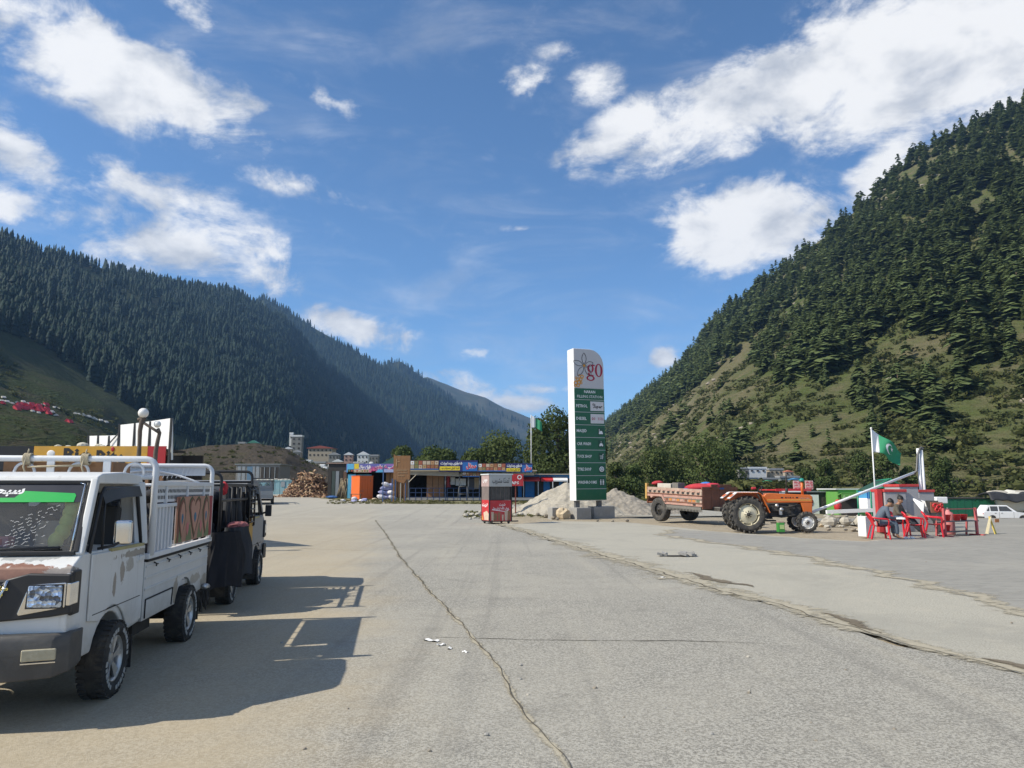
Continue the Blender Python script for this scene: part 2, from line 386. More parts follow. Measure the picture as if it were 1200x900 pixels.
def axis_pts(lo, hi, f0, f1, step):
    a = list(np.arange(f0, f1 + 1e-6, step)); s = step
    while a[-1] < hi: s *= 1.25; a.append(min(hi, a[-1] + s))
    s = step
    while a[0] > lo: s *= 1.25; a.insert(0, max(lo, a[0] - s))
    return a
gx = axis_pts(-5500, 5500, -30, 62, 1.0); gy = axis_pts(-400, 6500, -4, 92, 1.0)
V = []
for yy in gy:
    for xx in gx:
        h = 0.035 * (math.sin(xx * 1.7 + 2 * math.sin(yy * 0.9)) * math.sin(yy * 1.3 + xx * 0.4) + 1)
        V.append((xx, yy, ground_z(xx, yy) - h))
nx = len(gx); F = [(j * nx + i, j * nx + i + 1, (j + 1) * nx + i + 1, (j + 1) * nx + i) for j in range(len(gy) - 1) for i in range(nx - 1)]
me = np_mesh('ground', V, F, smooth=True); me.materials.append(M_dirt); tag(link('ground', me), kind='structure')

# road: rows between its left edge and its right edge
redge = [spot(*q) for q in ((1100, 768), (1000, 740), (900, 708), (830, 690), (760, 669), (700, 650), (620, 626), (560, 607), (548, 604))]
R_pts = [(-25, 14.5), (0, 6.9)] + sorted([(p.y, p.x) for p in redge])
yj = R_pts[-1][0]
R_pts += [(yj + 0.6, 6.0), (yj + 1.2, 17.0), (spot(640, 592.5).y, 19.0)]
vg = [spot(*q) for q in ((480, 591.5), (438, 591), (387, 585.5), (345, 580.5), (300, 577.5))]
R_pts += [(max(R_pts[-1][0] + .3 * (i + 1), p.y), p.x) for i, p in enumerate(vg)]
R_pts += [(R_pts[-1][0] + 12, R_pts[-1][1] - 14)]
def lerp_pts(P, t):
    if t <= P[0][0]: return P[0][1]
    for (a, b), (c, d) in zip(P, P[1:]):
        if t <= c: return b + (d - b) * (t - a) / (c - a)
    return P[-1][1]
ys = sorted(set(list(np.arange(-25, R_pts[-1][0], 0.7)) + [p[0] for p in R_pts]))
V, F = [], []; nu = 14
for yy in ys:
    L = -11.0 - 0.42 * max(0, yy - 20); R = lerp_pts(R_pts, yy) + 0.10 * math.sin(yy * 2.1) + 0.06 * math.sin(yy * 5.3)
    for i in range(nu + 1):
        xx = L + (R - L) * i / nu; V.append((xx, yy, ground_z(xx, yy) + 0.008))
for j in range(len(ys) - 1):
    for i in range(nu): a = j * (nu + 1) + i; F.append((a, a + 1, a + nu + 2, a + nu + 1))
me = np_mesh('road', V, F, smooth=True); me.materials.append(M_road); tag(link('road', me), kind='structure')
def flat_sheet(name, pts, z, m):
    bm = bmesh.new(); vs = [bm.verts.new((x, y, z)) for x, y in pts]; bm.faces.new(vs); bmesh.ops.triangulate(bm, faces=bm.faces)
    me = bpy.data.meshes.new(name); bm.to_mesh(me); bm.free(); me.materials.append(m); o = link(name, me); tag(o, kind='structure')
    return o
def jag(pts, step=0.35, amp=0.05):
    out = []
    for a, b in zip(pts, pts[1:]):
        n = max(1, int((Vector(b) - Vector(a)).length / step))
        for i in range(n):
            t = i / n; out.append((a[0] + (b[0] - a[0]) * t + rnd.uniform(-amp, amp), a[1] + (b[1] - a[1]) * t + rnd.uniform(-amp, amp)))
    return out + [pts[-1]]
front = [(lerp_pts(R_pts, yy) - 0.02, yy) for yy in np.arange(-10, 36.5, 1.5)]
back = [spot(*q).to_2d() for q in ((606, 614.5), (650, 611), (735, 612.5), (830, 622.5), (940, 631), (1012, 635), (1040, 632))]
apron = jag([tuple(p) for p in front]) + jag([tuple(p) for p in back], 0.5, 0.08) + [(15, 30), (15, 40.0), (70, 40.0), (70, -10)]
flat_sheet('forecourt_apron', apron, 0.016, M_apron)
pv = [spot(*q).to_2d() for q in ((1400, 775), (1200, 719), (1080, 684), (950, 655), (860, 640), (775, 628), (790, 621), (830, 623.5), (940, 632), (1012, 636), (1042, 633))]
flat_sheet('forecourt_paving', jag([tuple(p) for p in pv], 0.28, 0.10) + [(15.2, 30), (15.2, 39.9), (69.9, 39.9), (69.9, 3.5)], 0.021, M_paver)
# sand drifted along the road edge, and the cracks
def ribbon(name, pts, widths, z, m, step=0.12, wob=0.05):
    """a thin irregular sheet laid along a line, thinning out towards its edges"""
    V, F, T = [], [], []; P = [Vector((p[0], p[1])) for p in pts]; cum = 0
    for k, (a, b) in enumerate(zip(P, P[1:])):
        n = max(1, int((b - a).length / step)); t = (b - a).normalized(); nn = Vector((-t.y, t.x))
        for i in range(n + (k == len(P) - 2)):
            f = i / n; c = a + (b - a) * f + nn * wob * (math.sin(cum * 3.1 + 1.3 * math.sin(cum * 1.1)) + .5 * math.sin(cum * 11)); cum += step
            w = (widths[k] + (widths[k + 1] - widths[k]) * f) * (0.8 + .3 * math.sin(cum * 2.3) * math.sin(cum * .7 + 1))
            for s in (-1, 0, 1):
                q = c + nn * w * s * .8; V.append((q.x, q.y, ground_z(q.x, q.y) + z)); T.append(0.0 if s else 1.0)
    n = len(V) // 3; F = [(3 * i + j, 3 * i + j + 1, 3 * i + j + 4, 3 * i + j + 3) for i in range(n - 1) for j in (0, 1)]
    me = np_mesh(name, V, F, T); me.materials.append(m); return tag(link(name, me), kind='structure')
def thin_mat(name, lo, hi, scale, keep):
    m, nt = new_mat(name); p = nd(nt, 'ShaderNodeNewGeometry').outputs['Position']; a = nd(nt, 'ShaderNodeAttribute', dict(attribute_name='tint')).outputs['Fac']
    f = noise(nt, p, scale, 6, .7); g = noise(nt, p, scale * .22, 5, .65)
    d = nd(nt, 'ShaderNodeBsdfPrincipled', Base_Color=mixc(nt, f, lo, hi), Roughness=.95); d.inputs['Specular IOR Level'].default_value = .1
    nt.links.new(nd(nt, 'ShaderNodeBump', Strength=.6, Distance=.012, Height=f).outputs[0], d.inputs['Normal'])
    k = sstep(nt, mth(nt, 'ADD', a, mth(nt, 'MULTIPLY', mth(nt, 'SUBTRACT', mth(nt, 'ADD', mth(nt, 'MULTIPLY', f, .5), mth(nt, 'MULTIPLY', g, .5)), .5), 3.2)), 1 - keep - .25, 1 - keep + .3)
    mx = nd(nt, 'ShaderNodeMixShader', Fac=k); nt.links.new(nd(nt, 'ShaderNodeBsdfTransparent').outputs[0], mx.inputs[1]); nt.links.new(d.outputs[0], mx.inputs[2]); nd(nt, 'ShaderNodeOutputMaterial', Surface=mx.outputs[0]); MATS[name] = m; return m
M_drift = thin_mat('drifted_sand', (0.29, 0.26, 0.20), (0.47, 0.43, 0.335), 9, .32); M_crk = thin_mat('crack_line', (0.06, 0.054, 0.045), (0.15, 0.135, 0.105), 16, .50); M_dmp = thin_mat('damp_soil', (0.12, 0.10, 0.075), (0.21, 0.18, 0.135), 8, .45)
edge_px = ((570, 610), (620, 625), (700, 650), (760, 668), (830, 690), (900, 707), (1000, 739), (1100, 767), (1200, 794), (1330, 832))
E = [spot(*q).to_2d() for q in edge_px]
ribbon('road_edge_sand', [p + Vector((0.10, 0)) for p in E], [.9, 1.1, 1.3, 1.3, 1.1, .9, .7, .6, .5, .5], 0.020, M_drift, 0.15, 0.04)
M_crack = mat('crack', (0.075, 0.07, 0.06), 0.95, var=0.4, scale=30)
M_damp = mat('damp_dirt', (0.17, 0.145, 0.11), 0.9, var=0.3, scale=12)
ribbon('road_edge_crack', [p + Vector((0.02, -0.05)) for p in E], [.04, .045, .05, .045, .035, .028, .022, .018, .015, .015], 0.025, M_crk, 0.06, 0.04)
ribbon('paving_edge_dust', pv[:7], [.5, .6, .7, .8, .8, .7, .5], 0.026, M_drift, 0.25, 0.15)
C1 = [spot(*q).to_2d() for q in ((440, 610), (452, 626), (470, 655), (500, 690), (524, 715), (547, 740), (562, 758), (585, 786), (605, 822), (625, 850), (655, 885), (700, 960))]
ribbon('pavement_crack_sand', C1, [.12, .13, .13, .12, .10, .10, .12, .12, .10, .09, .09, .09], 0.013, M_drift, 0.08, 0.012)
ribbon('pavement_crack', C1, [.04, .04, .035, .03, .024, .02, .02, .017, .015, .013, .013, .012], 0.018, M_crk, 0.03, 0.015)
C2 = [spot(*q).to_2d() for q in ((510, 748), (560, 750), (640, 751), (730, 753), (800, 753), (900, 756))]
ribbon('pavement_joint_crack', C2, [.012, .016, .02, .035, .035, .01], 0.013, M_crk, 0.04, 0.015)
C3 = [spot(*q).to_2d() for q in ((330, 642), (420, 646), (500, 644))]; ribbon('pavement_seam', C3, [.02, .05, .02], 0.013, M_dmp, 0.15, 0.05)
C4 = [spot(*q).to_2d() for q in ((800, 672), (855, 684), (880, 690))]; ribbon('damp_patch', C4, [.05, .45, .05], 0.027, M_dmp, 0.1, 0.1)
C5 = [spot(*q).to_2d() for q in ((960, 720), (1010, 735), (1035, 745))]; ribbon('damp_patch', C5, [.04, .20, .04], 0.027, M_dmp, 0.06, 0.05)
C6 = [spot(*q).to_2d() for q in ((1150, 775), (1200, 786), (1260, 800))]; ribbon('damp_patch', C6, [.04, .2, .1], 0.027, M_dmp, 0.06, 0.04)
# ================================================================== mountains
def slope_mat(name, grass, dirt, rock, gscale=0.012, rockiness=0.5, terr=0.0, g_thr=(0.40, 0.62)):
    m, nt = new_mat(name); g = nd(nt, 'ShaderNodeNewGeometry'); p = g.outputs['Position']
    nz = nd(nt, 'ShaderNodeSeparateXYZ', i0=g.outputs['Normal']).outputs[2]
    a = noise(nt, p, gscale, 8, 0.62, 0.4); b = noise(nt, p, gscale * 7, 7, 0.65, 0.3); c = noise(nt, p, gscale * 42, 5, 0.7)
    gc = mixc(nt, b, tuple(x * .6 for x in grass), tuple(x * 1.35 for x in grass)); dc = mixc(nt, c, tuple(x * .65 for x in dirt), tuple(x * 1.25 for x in dirt))
    col_ = mixc(nt, sstep(nt, mth(nt, 'ADD', mth(nt, 'MULTIPLY', a, 0.5), mth(nt, 'MULTIPLY', b, 0.5)), *g_thr), dc, gc)
    col_ = mixc(nt, mth(nt, 'MULTIPLY', sstep(nt, c, 0.52, 0.68), 0.5), col_, tuple(x * 0.45 for x in grass))
    st = sstep(nt, mth(nt, 'ADD', nz, mth(nt, 'MULTIPLY', mth(nt, 'SUBTRACT', b, 0.5), 0.5)), 0.74, 0.56)
    rc = mixc(nt, b, tuple(x * .55 for x in rock), tuple(x * 1.2 for x in rock))
    col_ = mixc(nt, mth(nt, 'MULTIPLY', mth(nt, 'MULTIPLY', st, rockiness), sstep(nt, a, 0.38, 0.6)), col_, rc)
    h = mth(nt, 'ADD', mth(nt, 'MULTIPLY', b, 2), c)
    if terr:
        w = nd(nt, 'ShaderNodeTexWave', dict(bands_direction='Z'), Vector=vmath(nt, 'ADD', p, vmath(nt, 'MULTIPLY', nd(nt, 'ShaderNodeTexNoise', Vector=p, Scale=0.05).outputs[1], (0, 0, 9))), Scale=0.33, Distortion=3.0, Detail=3.0).outputs[1]
        col_ = mixc(nt, mth(nt, 'MULTIPLY', sstep(nt, w, 0.35, 0.1), terr), col_, tuple(x * 0.5 for x in grass)); h = mth(nt, 'ADD', h, mth(nt, 'MULTIPLY', w, terr * 1.2))
    finish(nt, col_, 0.95, bump=h, bstr=1.0, bdist=1.0, spec=0.05); MATS[name] = m; return m
def vnoise(x, y, seed):
    xi = np.floor(x).astype(np.int64); yi = np.floor(y).astype(np.int64); fx = x - xi; fy = y - yi
    fx = fx * fx * (3 - 2 * fx); fy = fy * fy * (3 - 2 * fy)
    def h(a, b):
        n = (a * 374761393 + b * 668265263 + seed * 144665) & 0xffffffff; n = ((n ^ (n >> 13)) * 1274126177) & 0xffffffff
        return ((n ^ (n >> 16)) & 0xffff) / 65535.0
    return (h(xi, yi) * (1 - fx) + h(xi + 1, yi) * fx) * (1 - fy) + (h(xi, yi + 1) * (1 - fx) + h(xi + 1, yi + 1) * fx) * fy
def fbm(x, y, seed, o=5, g=0.5):
    t = 0; a = 1.0; s = 0
    for k in range(o): t = t + a * vnoise(x * 2 ** k, y * 2 ** k, seed + k); s += a; a *= g
    return t / s
class Hill: pass
HILLS = []
def hill(name, cols, m, nu=220, nv=90, amp=6.0, sc_=0.02, seed=1, pw=1.35, back=0.55, lin=0.35, ridge_amp=0.25, tail=-2.0):
    cols = sorted(cols); px = np.array([c[0] for c in cols], float)
    u = np.linspace(px[0], px[-1], nu); rp, d0, d1 = (np.interp(u, px, [c[k] for c in cols]) for k in (1, 2, 3))
    B = np.array([tuple(at(a, 572, b)) for a, b in zip(u, d0)]); T = np.array([tuple(at(a, r, b)) for a, r, b in zip(u, rp, d1)])
    v = np.linspace(0, 1 + back, nv)
    X = B[:, None, 0] + (T - B)[:, None, 0] * v[None]; Y = B[:, None, 1] + (T - B)[:, None, 1] * v[None]
    vv = np.minimum(v, 1.0); pr = lin * vv + (1 - lin) * vv ** pw
    bk = np.clip((v - 1) / max(back, 1e-6), 0, 1)
    Z = T[:, None, 2] * (pr * (1 - 1.1 * bk ** 1.2))[None] + tail * (1 - vv)[None] ** 4
    n1 = fbm(X * sc_, Y * sc_, seed) - 0.5; n2 = fbm(X * sc_ * 5, Y * sc_ * 5, seed + 9) - 0.5
    env = (np.sin(PI * np.clip(v, 0, 1)) * (1 - ridge_amp) + ridge_amp * np.clip(v * 4, 0, 1))[None]
    Z = Z + (n1 * amp * 2 + n2 * amp * 0.6) * env
    h = Hill(); h.u, h.v, h.X, h.Y, h.Z = u, v, X, Y, Z
    V = np.stack([X, Y, Z], -1).reshape(-1, 3)
    I, J = np.meshgrid(np.arange(nu - 1), np.arange(nv - 1), indexing='ij'); a = (I * nv + J).ravel()
    me = np_mesh(name, V, np.stack([a, a + nv, a + nv + 1, a + 1], 1), smooth=True); me.materials.append(m)
    h.o = tag(link(name, me), kind='structure'); h.nvf = np.searchsorted(v, 1.0)
    HILLS.append(h)
    # cell areas for scattering
    P = np.stack([X, Y, Z], -1); e1 = P[1:, :-1] - P[:-1, :-1]; e2 = P[:-1, 1:] - P[:-1, :-1]
    h.area = np.linalg.norm(np.cross(e1, e2), axis=-1); h.P = P; return h
nrng = np.random.default_rng(11)
def to_px(P):
    P = np.asarray(P, float); z = P[:, 2] - EYE; f = P[:, 1] * math.cos(PITCH) + z * math.sin(PITCH); w = -P[:, 1] * math.sin(PITCH) + z * math.cos(PITCH)
    return 600 + FPX * P[:, 0] / f, 450 - FPX * w / f
def scatter(h, n, vmax=1.08, vmin=0.0, far_bias=1.0):
    j1 = min(np.searchsorted(h.v, vmax), h.area.shape[1]); j0 = np.searchsorted(h.v, vmin)
    A = h.area[:, j0:j1] / (h.Y[:-1, j0:j1] ** far_bias); w = (A / A.sum()).ravel(); k = nrng.choice(len(w), n, p=w); i, j = k // A.shape[1], k % A.shape[1] + j0
    s, t = nrng.random(n)[:, None], nrng.random(n)[:, None]; P = h.P
    return (P[i, j] * (1 - s) + P[i + 1, j] * s) * (1 - t) + (P[i, j + 1] * (1 - s) + P[i + 1, j + 1] * s) * t
def in_poly(px, py, poly):
    r = np.zeros(len(px), bool); n = len(poly)
    for k in range(n):
        (x1, y1), (x2, y2) = poly[k], poly[(k + 1) % n]
        c = ((y1 > py) != (y2 > py)); xx = (x2 - x1) * (py - y1) / ((y2 - y1) if y2 != y1 else 1e-9) + x1
        r ^= c & (px < xx)
    return r
S_forest = slope_mat('forest_floor', (0.045, 0.055, 0.028), (0.10, 0.085, 0.06), (0.22, 0.20, 0.18), 0.008, 0.35, g_thr=(0.3, 0.5))
S_right = slope_mat('dry_slope', (0.080, 0.102, 0.034), (0.160, 0.142, 0.082), (0.32, 0.28, 0.22), 0.016, 0.9, 0.14)
S_grass = slope_mat('grass_slope', (0.048, 0.062, 0.024), (0.085, 0.070, 0.046), (0.14, 0.125, 0.10), 0.02, 0.3, 0.2, g_thr=(0.34, 0.56))
S_bank = slope_mat('scree_bank', (0.085, 0.085, 0.036), (0.105, 0.088, 0.068), (0.095, 0.082, 0.065), 0.03, 0.8, 0.0, g_thr=(0.50, 0.66))
S_far = slope_mat('far_slope', (0.045, 0.06, 0.04), (0.10, 0.10, 0.08), (0.26, 0.25, 0.24), 0.003, 0.8)
H_left = hill('mountain_left', [(-700, 20, 60, 300), (-450, 110, 90, 380), (-200, 200, 140, 500), (0, 276, 215, 660), (60, 299, 240, 740), (130, 318, 280, 850), (200, 331, 330, 1000),
      (270, 341, 400, 1180), (330, 371, 480, 1330), (380, 424, 600, 1380), (430, 464, 760, 1450), (480, 512, 950, 1500), (520, 540, 1150, 1550), (570, 566, 1400, 1600)], S_forest, 260, 90, 13, 0.006, 3, 1.15, 0.4, 0.6)
H_mid = hill('mountain_middle', [(120, 440, 900, 1886), (220, 392, 900, 1886), (285, 362, 900, 1886), (310, 349, 900, 1886), (400, 403, 990, 1932), (450, 431, 1080, 1978), (520, 466, 1215, 2024), (570, 496, 1350, 2070), (610, 522, 1530, 2116), (650, 552, 1710, 2162), (690, 575, 1890, 2208)], S_forest, 160, 60, 22, 0.003, 5, 1.2, 0.4, 0.5)
H_third = hill('mountain_third', [(300, 500, 1520, 2378), (400, 440, 1520, 2378), (470, 424, 1600, 2419), (540, 477, 1680, 2460), (600, 508, 1760, 2501), (640, 540, 1920, 2542), (680, 568, 2080, 2583)], S_forest, 110, 50, 25, 0.003, 8, 1.2, 0.4, 0.5)
H_far = hill('mountain_far', [(380, 520, 1860, 3036), (450, 462, 1860, 3036), (500, 442, 1860, 3036), (522, 450, 1860, 3036), (545, 459, 1860, 3036), (570, 466, 1860, 3036), (590, 478, 1860, 3036), (625, 491, 1860, 3036), (660, 503, 1860, 3036), (710, 522, 1860, 3036), (780, 560, 1922, 3036)], S_far, 160, 60, 46, 0.0024, 12, 1.3, 0.4, 0.5)
H_right = hill('mountain_right', [(2200, -600, 70, 300), (1800, -260, 80, 340), (1500, -70, 92, 400), (1350, 22, 98, 430), (1200, 121, 105, 470), (1120, 156, 110, 490), (1060, 192, 112, 500), (1020, 232, 115, 510), (985, 262, 118, 520), (930, 306, 120, 535), (880, 347, 125, 570),
      (850, 365, 130, 600), (800, 425, 140, 690), (760, 459, 165, 800), (713, 496, 230, 980), (680, 522, 320, 1080), (640, 552, 450, 1150), (600, 575, 600, 1200)], S_right, 300, 130, 9, 0.013, 21, 1.45, 0.35, 0.5, 0.22)
H_grass = hill('grassy_hill', [(-500, 250, 130, 330), (-200, 330, 140, 350), (0, 410, 150, 370), (60, 436, 160, 380), (120, 470, 170, 390), (160, 502, 190, 400), (210, 530, 220, 420), (270, 552, 260, 430), (330, 570, 300, 440)], S_grass, 150, 60, 5, 0.02, 31, 1.2, 0.4, 0.6)
H_low = hill('low_hill', [(-400, 430, 90, 150), (-100, 462, 95, 160), (0, 480, 100, 175), (50, 488, 105, 180), (90, 500, 110, 185), (130, 524, 115, 190), (180, 546, 125, 195), (250, 566, 140, 200)], S_grass, 120, 50, 2.2, 0.05, 35, 1.2, 0.5, 0.7)
H_bank = hill('dirt_bank', [(120, 556, 100, 135), (170, 536, 100, 140), (205, 526, 100, 150), (240, 521, 102, 155), (300, 520, 105, 160), (335, 526, 108, 165), (370, 547, 112, 170), (430, 562, 118, 175), (490, 573, 125, 180)], S_bank, 130, 50, 2.0, 0.06, 41, 0.9, 0.4, 0.5)
# ================================================================== foliage
def leaf_mat(name, lo, hi, tr=0.25, obj_var=0.35):
    m, nt = new_mat(name); a = nd(nt, 'ShaderNodeAttribute', dict(attribute_name='tint'))
    oi = nd(nt, 'ShaderNodeObjectInfo').outputs['Random']
    c = mixc(nt, a.outputs['Fac'], lo, hi)
    c = mixc(nt, mth(nt, 'MULTIPLY', oi, obj_var), c, tuple(x * 0.5 for x in hi))
    d = nd(nt, 'ShaderNodeBsdfPrincipled', Base_Color=c, Roughness=0.75); d.inputs['Specular IOR Level'].default_value = 0.15
    t = nd(nt, 'ShaderNodeBsdfTranslucent', Color=c)
    s = nd(nt, 'ShaderNodeMixShader', Fac=tr); nt.links.new(d.outputs[0], s.inputs[1]); nt.links.new(t.outputs[0], s.inputs[2])
    nd(nt, 'ShaderNodeOutputMaterial', Surface=s.outputs[0]); MATS[name] = m; return m
L_far = leaf_mat('far_conifer', (0.006, 0.018, 0.016), (0.022, 0.043, 0.030), 0.06)
L_con = leaf_mat('conifer_needles', (0.055, 0.090, 0.036), (0.185, 0.225, 0.085), 0.28)
L_dec = leaf_mat('broad_leaves', (0.045, 0.075, 0.022), (0.145, 0.180, 0.060), 0.3)
L_shr = leaf_mat('shrub_leaves', (0.045, 0.060, 0.020), (0.140, 0.145, 0.050), 0.25)
L_weed = leaf_mat('weed_leaves', (0.075, 0.085, 0.030), (0.24, 0.22, 0.10), 0.3)
M_bark = mat('bark', (0.12, 0.09, 0.065), 0.95, var=0.35, scale=9, bump=0.4)
def far_conifer(r, tiers=6, seg=6, slim=0.17):
    V, F, T = [], [], []
    for t in range(tiers):
        z0 = 0.06 + 0.94 * t / tiers; top = min(1.0, z0 + 1.9 / tiers); R = slim * (1 - t / tiers) ** 0.8 * r.uniform(0.8, 1.15) + 0.012
        b = len(V); V.append((r.normal(0, .008), r.normal(0, .008), top)); T.append(0.75)
        for k in range(seg):
            a = 2 * PI * (k + r.random() * 0.6) / seg; q = R * (1.15 if k % 2 else 0.68) * r.uniform(0.8, 1.2)
            V.append((math.cos(a) * q, math.sin(a) * q, z0 + r.uniform(-.035, .025))); T.append(r.uniform(0.0, 0.6))
        for k in range(seg): F.append((b, b + 1 + k, b + 1 + (k + 1) % seg))
    return np.array(V), np.array(F), np.array(T)
def fluffy_conifer(r, n, wide, power=.75, low=.10, size=1.0):
    """needle sprays hung all over a ragged cone, one metre tall"""
    V, F, T = [], [], []; ph = r.uniform(0, 6.28, 4)
    for i in range(n):
        f = r.random() ** 1.35; a = r.uniform(0, 6.28); z = low + (1 - low) * f
        lobe = .74 + .22 * math.sin(f * 17 + ph[0] + math.sin(a + ph[1])) + .16 * math.sin(3 * a + ph[2] + f * 6)
        R = wide * min(1, .6 + f * 2.2) * (1 - f) ** power * lobe + .012; q = R * r.uniform(.45, 1.0) ** .6; l = (.055 + .17 * (1 - f) * wide / .3) * r.uniform(.6, 1.3) * size; w = l * .55
        ca, sa = math.cos(a), math.sin(a); dz = -r.uniform(.05, .75) * l; t = r.random(); sh = .25 + .6 * q / max(R, .01); b = len(V)
        V += [(ca * (q - l * .5), sa * (q - l * .5), z + .02), (ca * q - sa * w, sa * q + ca * w, z + dz * .5), (ca * (q + l * .55), sa * (q + l * .55), z + dz), (ca * q + sa * w, sa * q - ca * w, z + dz * .5 + r.uniform(-.02, .02))]
        F += [(b, b + 1, b + 2), (b, b + 2, b + 3)]; T += [t * .5 + .1, t * .7 + .1, t * .6 + .35, t * .7 + .1]
    b = len(V); V += [(.012, 0, .88), (-.012, .01, .88), (0, -.012, .88), (0, 0, 1.0)]; F += [(b, b + 1, b + 3), (b + 1, b + 2, b + 3), (b + 2, b, b + 3)]; T += [.3] * 4
    return np.array(V), np.array(F), np.array(T)
def leaf_ball(r, n, lobes, leaf):
    """leaf faces spread over and inside lobes (centre, radii)"""
    w = np.array([l[1][0] * l[1][1] + l[1][2] ** 2 for l in lobes]); w = w / w.sum(); V, F, T = [], [], []
    lt = [r.uniform(0.25, 0.75) for _ in lobes]
    for i in range(n):
        k = r.choice(len(lobes), p=w); c, R = lobes[k]; d = r.normal(size=3); d /= np.linalg.norm(d); q = r.uniform(0.55, 1.06) ** 0.5
        q *= 1 + 0.16 * math.sin(d[0] * 7 + k) * math.sin(d[1] * 6) + 0.08 * math.sin(d[2] * 13 + k)
        p = np.array(c) + d * q * np.array(R); nrm = d + r.normal(size=3) * 0.55; nrm /= np.linalg.norm(nrm)
        a = np.cross(nrm, r.normal(size=3)); a /= np.linalg.norm(a); b_ = np.cross(nrm, a); s = leaf * r.uniform(0.6, 1.3); b = len(V)
        V += [p - a * s, p + b_ * s * .62, p + a * s, p - b_ * s * .62]; F += [(b, b + 1, b + 2), (b, b + 2, b + 3)]
        t = np.clip(lt[k] + r.normal() * 0.2, 0, 1); T += [t] * 4
    return np.array(V), np.array(F), np.array(T)
def crowd(name, temps, P, H, Wd, m, jitter=0.5):
    """many plants as one mesh: templates one metre tall, placed at P with height H and width factor Wd"""
    Vs, Fs, Ts, o = [], [], [], 0; pick = nrng.integers(0, len(temps), len(P)); ang = nrng.random(len(P)) * 6.28; tj = nrng.normal(0, 0.2 * jitter * 2, len(P))
    for k, (tv, tf, tt) in enumerate(temps):
        idx = np.where(pick == k)[0]
        if not len(idx): continue
        c, s = np.cos(ang[idx])[:, None], np.sin(ang[idx])[:, None]; w = (H[idx] * Wd[idx])[:, None]
        x = (tv[None, :, 0] * c - tv[None, :, 1] * s) * w + P[idx, 0][:, None]; y = (tv[None, :, 0] * s + tv[None, :, 1] * c) * w + P[idx, 1][:, None]
        z = tv[None, :, 2] * H[idx][:, None] + P[idx, 2][:, None]
        Vs.append(np.stack([x, y, z], -1).reshape(-1, 3)); Ts.append(np.clip(tt[None] + tj[idx][:, None], 0, 1).ravel())
        Fs.append((tf[None] + (np.arange(len(idx)) * len(tv))[:, None, None]).reshape(-1, 3) + o); o += len(idx) * len(tv)
    me = np_mesh(name, np.concatenate(Vs), np.concatenate(Fs), np.concatenate(Ts)); me.materials.append(m); return tag(link(name, me), kind='stuff')
FT = [far_conifer(nrng, 5, 6, s) for s in (0.13, 0.16, 0.19, 0.22)]
def forest(name, h, n, hmin, hmax, m, keep=None, vmin=0.0, vmax=1.05, bias=1.0):
    P = scatter(h, n, vmax, vmin, bias); px, py = to_px(P)
    if keep is not None: P = P[keep(px, py, P)]
    H = nrng.uniform(hmin, hmax, len(P)) * np.where(nrng.random(len(P)) < .25, 0.65, 1); P[:, 2] -= 0.6
    return crowd(name, FT, P, H, nrng.uniform(0.8, 1.2, len(P)), m)
glade = [(( -50, 380), (40, 400), (110, 450), (190, 500), (260, 540), (-50, 560)), ((165, 335), (190, 345), (185, 390), (168, 385))]
def keep_left(px, py, P):
    k = ~in_poly(px, py, glade[0]) & ~(in_poly(px, py, glade[1]) & (nrng.random(len(px)) < .7)); n = fbm(P[:, 0] * .02, P[:, 1] * .02, 77); return k & (n > 0.33)
forest('mountain_left_forest', H_left, 24000, 8, 16, L_far, keep_left, 0.04, 1.05, 0.7)
forest('mountain_middle_forest', H_mid, 11000, 11, 20, L_far, lambda px, py, P: fbm(P[:, 0] * .006, P[:, 1] * .006, 5) > 0.30)
forest('mountain_third_forest', H_third, 5000, 13, 24, L_far, lambda px, py, P: fbm(P[:, 0] * .004, P[:, 1] * .004, 6) > 0.34)
forest('mountain_far_forest', H_far, 3000, 12, 24, L_far, lambda px, py, P: (fbm(P[:, 0] * .003, P[:, 1] * .003, 9) > 0.5) & (py > 475))
# ------------------------------------------------------------------ right mountain: conifers and scrub
upper = [(690, 520), (745, 505), (800, 466), (850, 426), (885, 398), (925, 362), (955, 356), (945, 385), (930, 440), (965, 455), (1000, 425), (1030, 450), (1062, 420), (1100, 398), (1140, 415), (1200, 392), (1700, 380), (1700, -300), (1200, 60), (980, 200), (850, 310), (700, 470)]
patches = [([(880, 425), (915, 388), (960, 352), (990, 362), (962, 425), (935, 452), (900, 458)], .75), ([(1000, 462), (1070, 445), (1130, 470), (1150, 520), (1080, 548), (1020, 525)], .20),
           ([(1120, 400), (1300, 390), (1300, 470), (1180, 455)], .26), ([(870, 470), (910, 470), (925, 520), (880, 520)], .18), ([(975, 355), (1035, 370), (1050, 420), (985, 425)], .95), ([(780, 480), (870, 460), (840, 540), (780, 540)], .10)]
bare = [([(1030, 392), (1088, 385), (1092, 432), (1025, 436)], .12), ([(1045, 180), (1100, 178), (1105, 222), (1060, 232)], .25), ([(960, 300), (1010, 292), (1000, 330), (950, 345)], .4), ([(895, 372), (945, 340), (962, 352), (905, 392)], .2)]
def right_density(px, py):
    d = np.full(len(px), 0.07); d[in_poly(px, py, upper)] = 0.80
    for p, v in patches: d[in_poly(px, py, p)] = v
    for p, v in bare: d[in_poly(px, py, p)] = v
    d[(py > 535) & (px > 700)] *= 0.4
    return d
P = scatter(H_right, 12500, 1.04, 0.05, 0.55); px, py = to_px(P)
k = (nrng.random(len(P)) < right_density(px, py)) & (px < 1420) & (px > 640) & (fbm(P[:, 0] * .05, P[:, 1] * .05, 50) > 0.375); P, px, py = P[k], px[k], py[k]
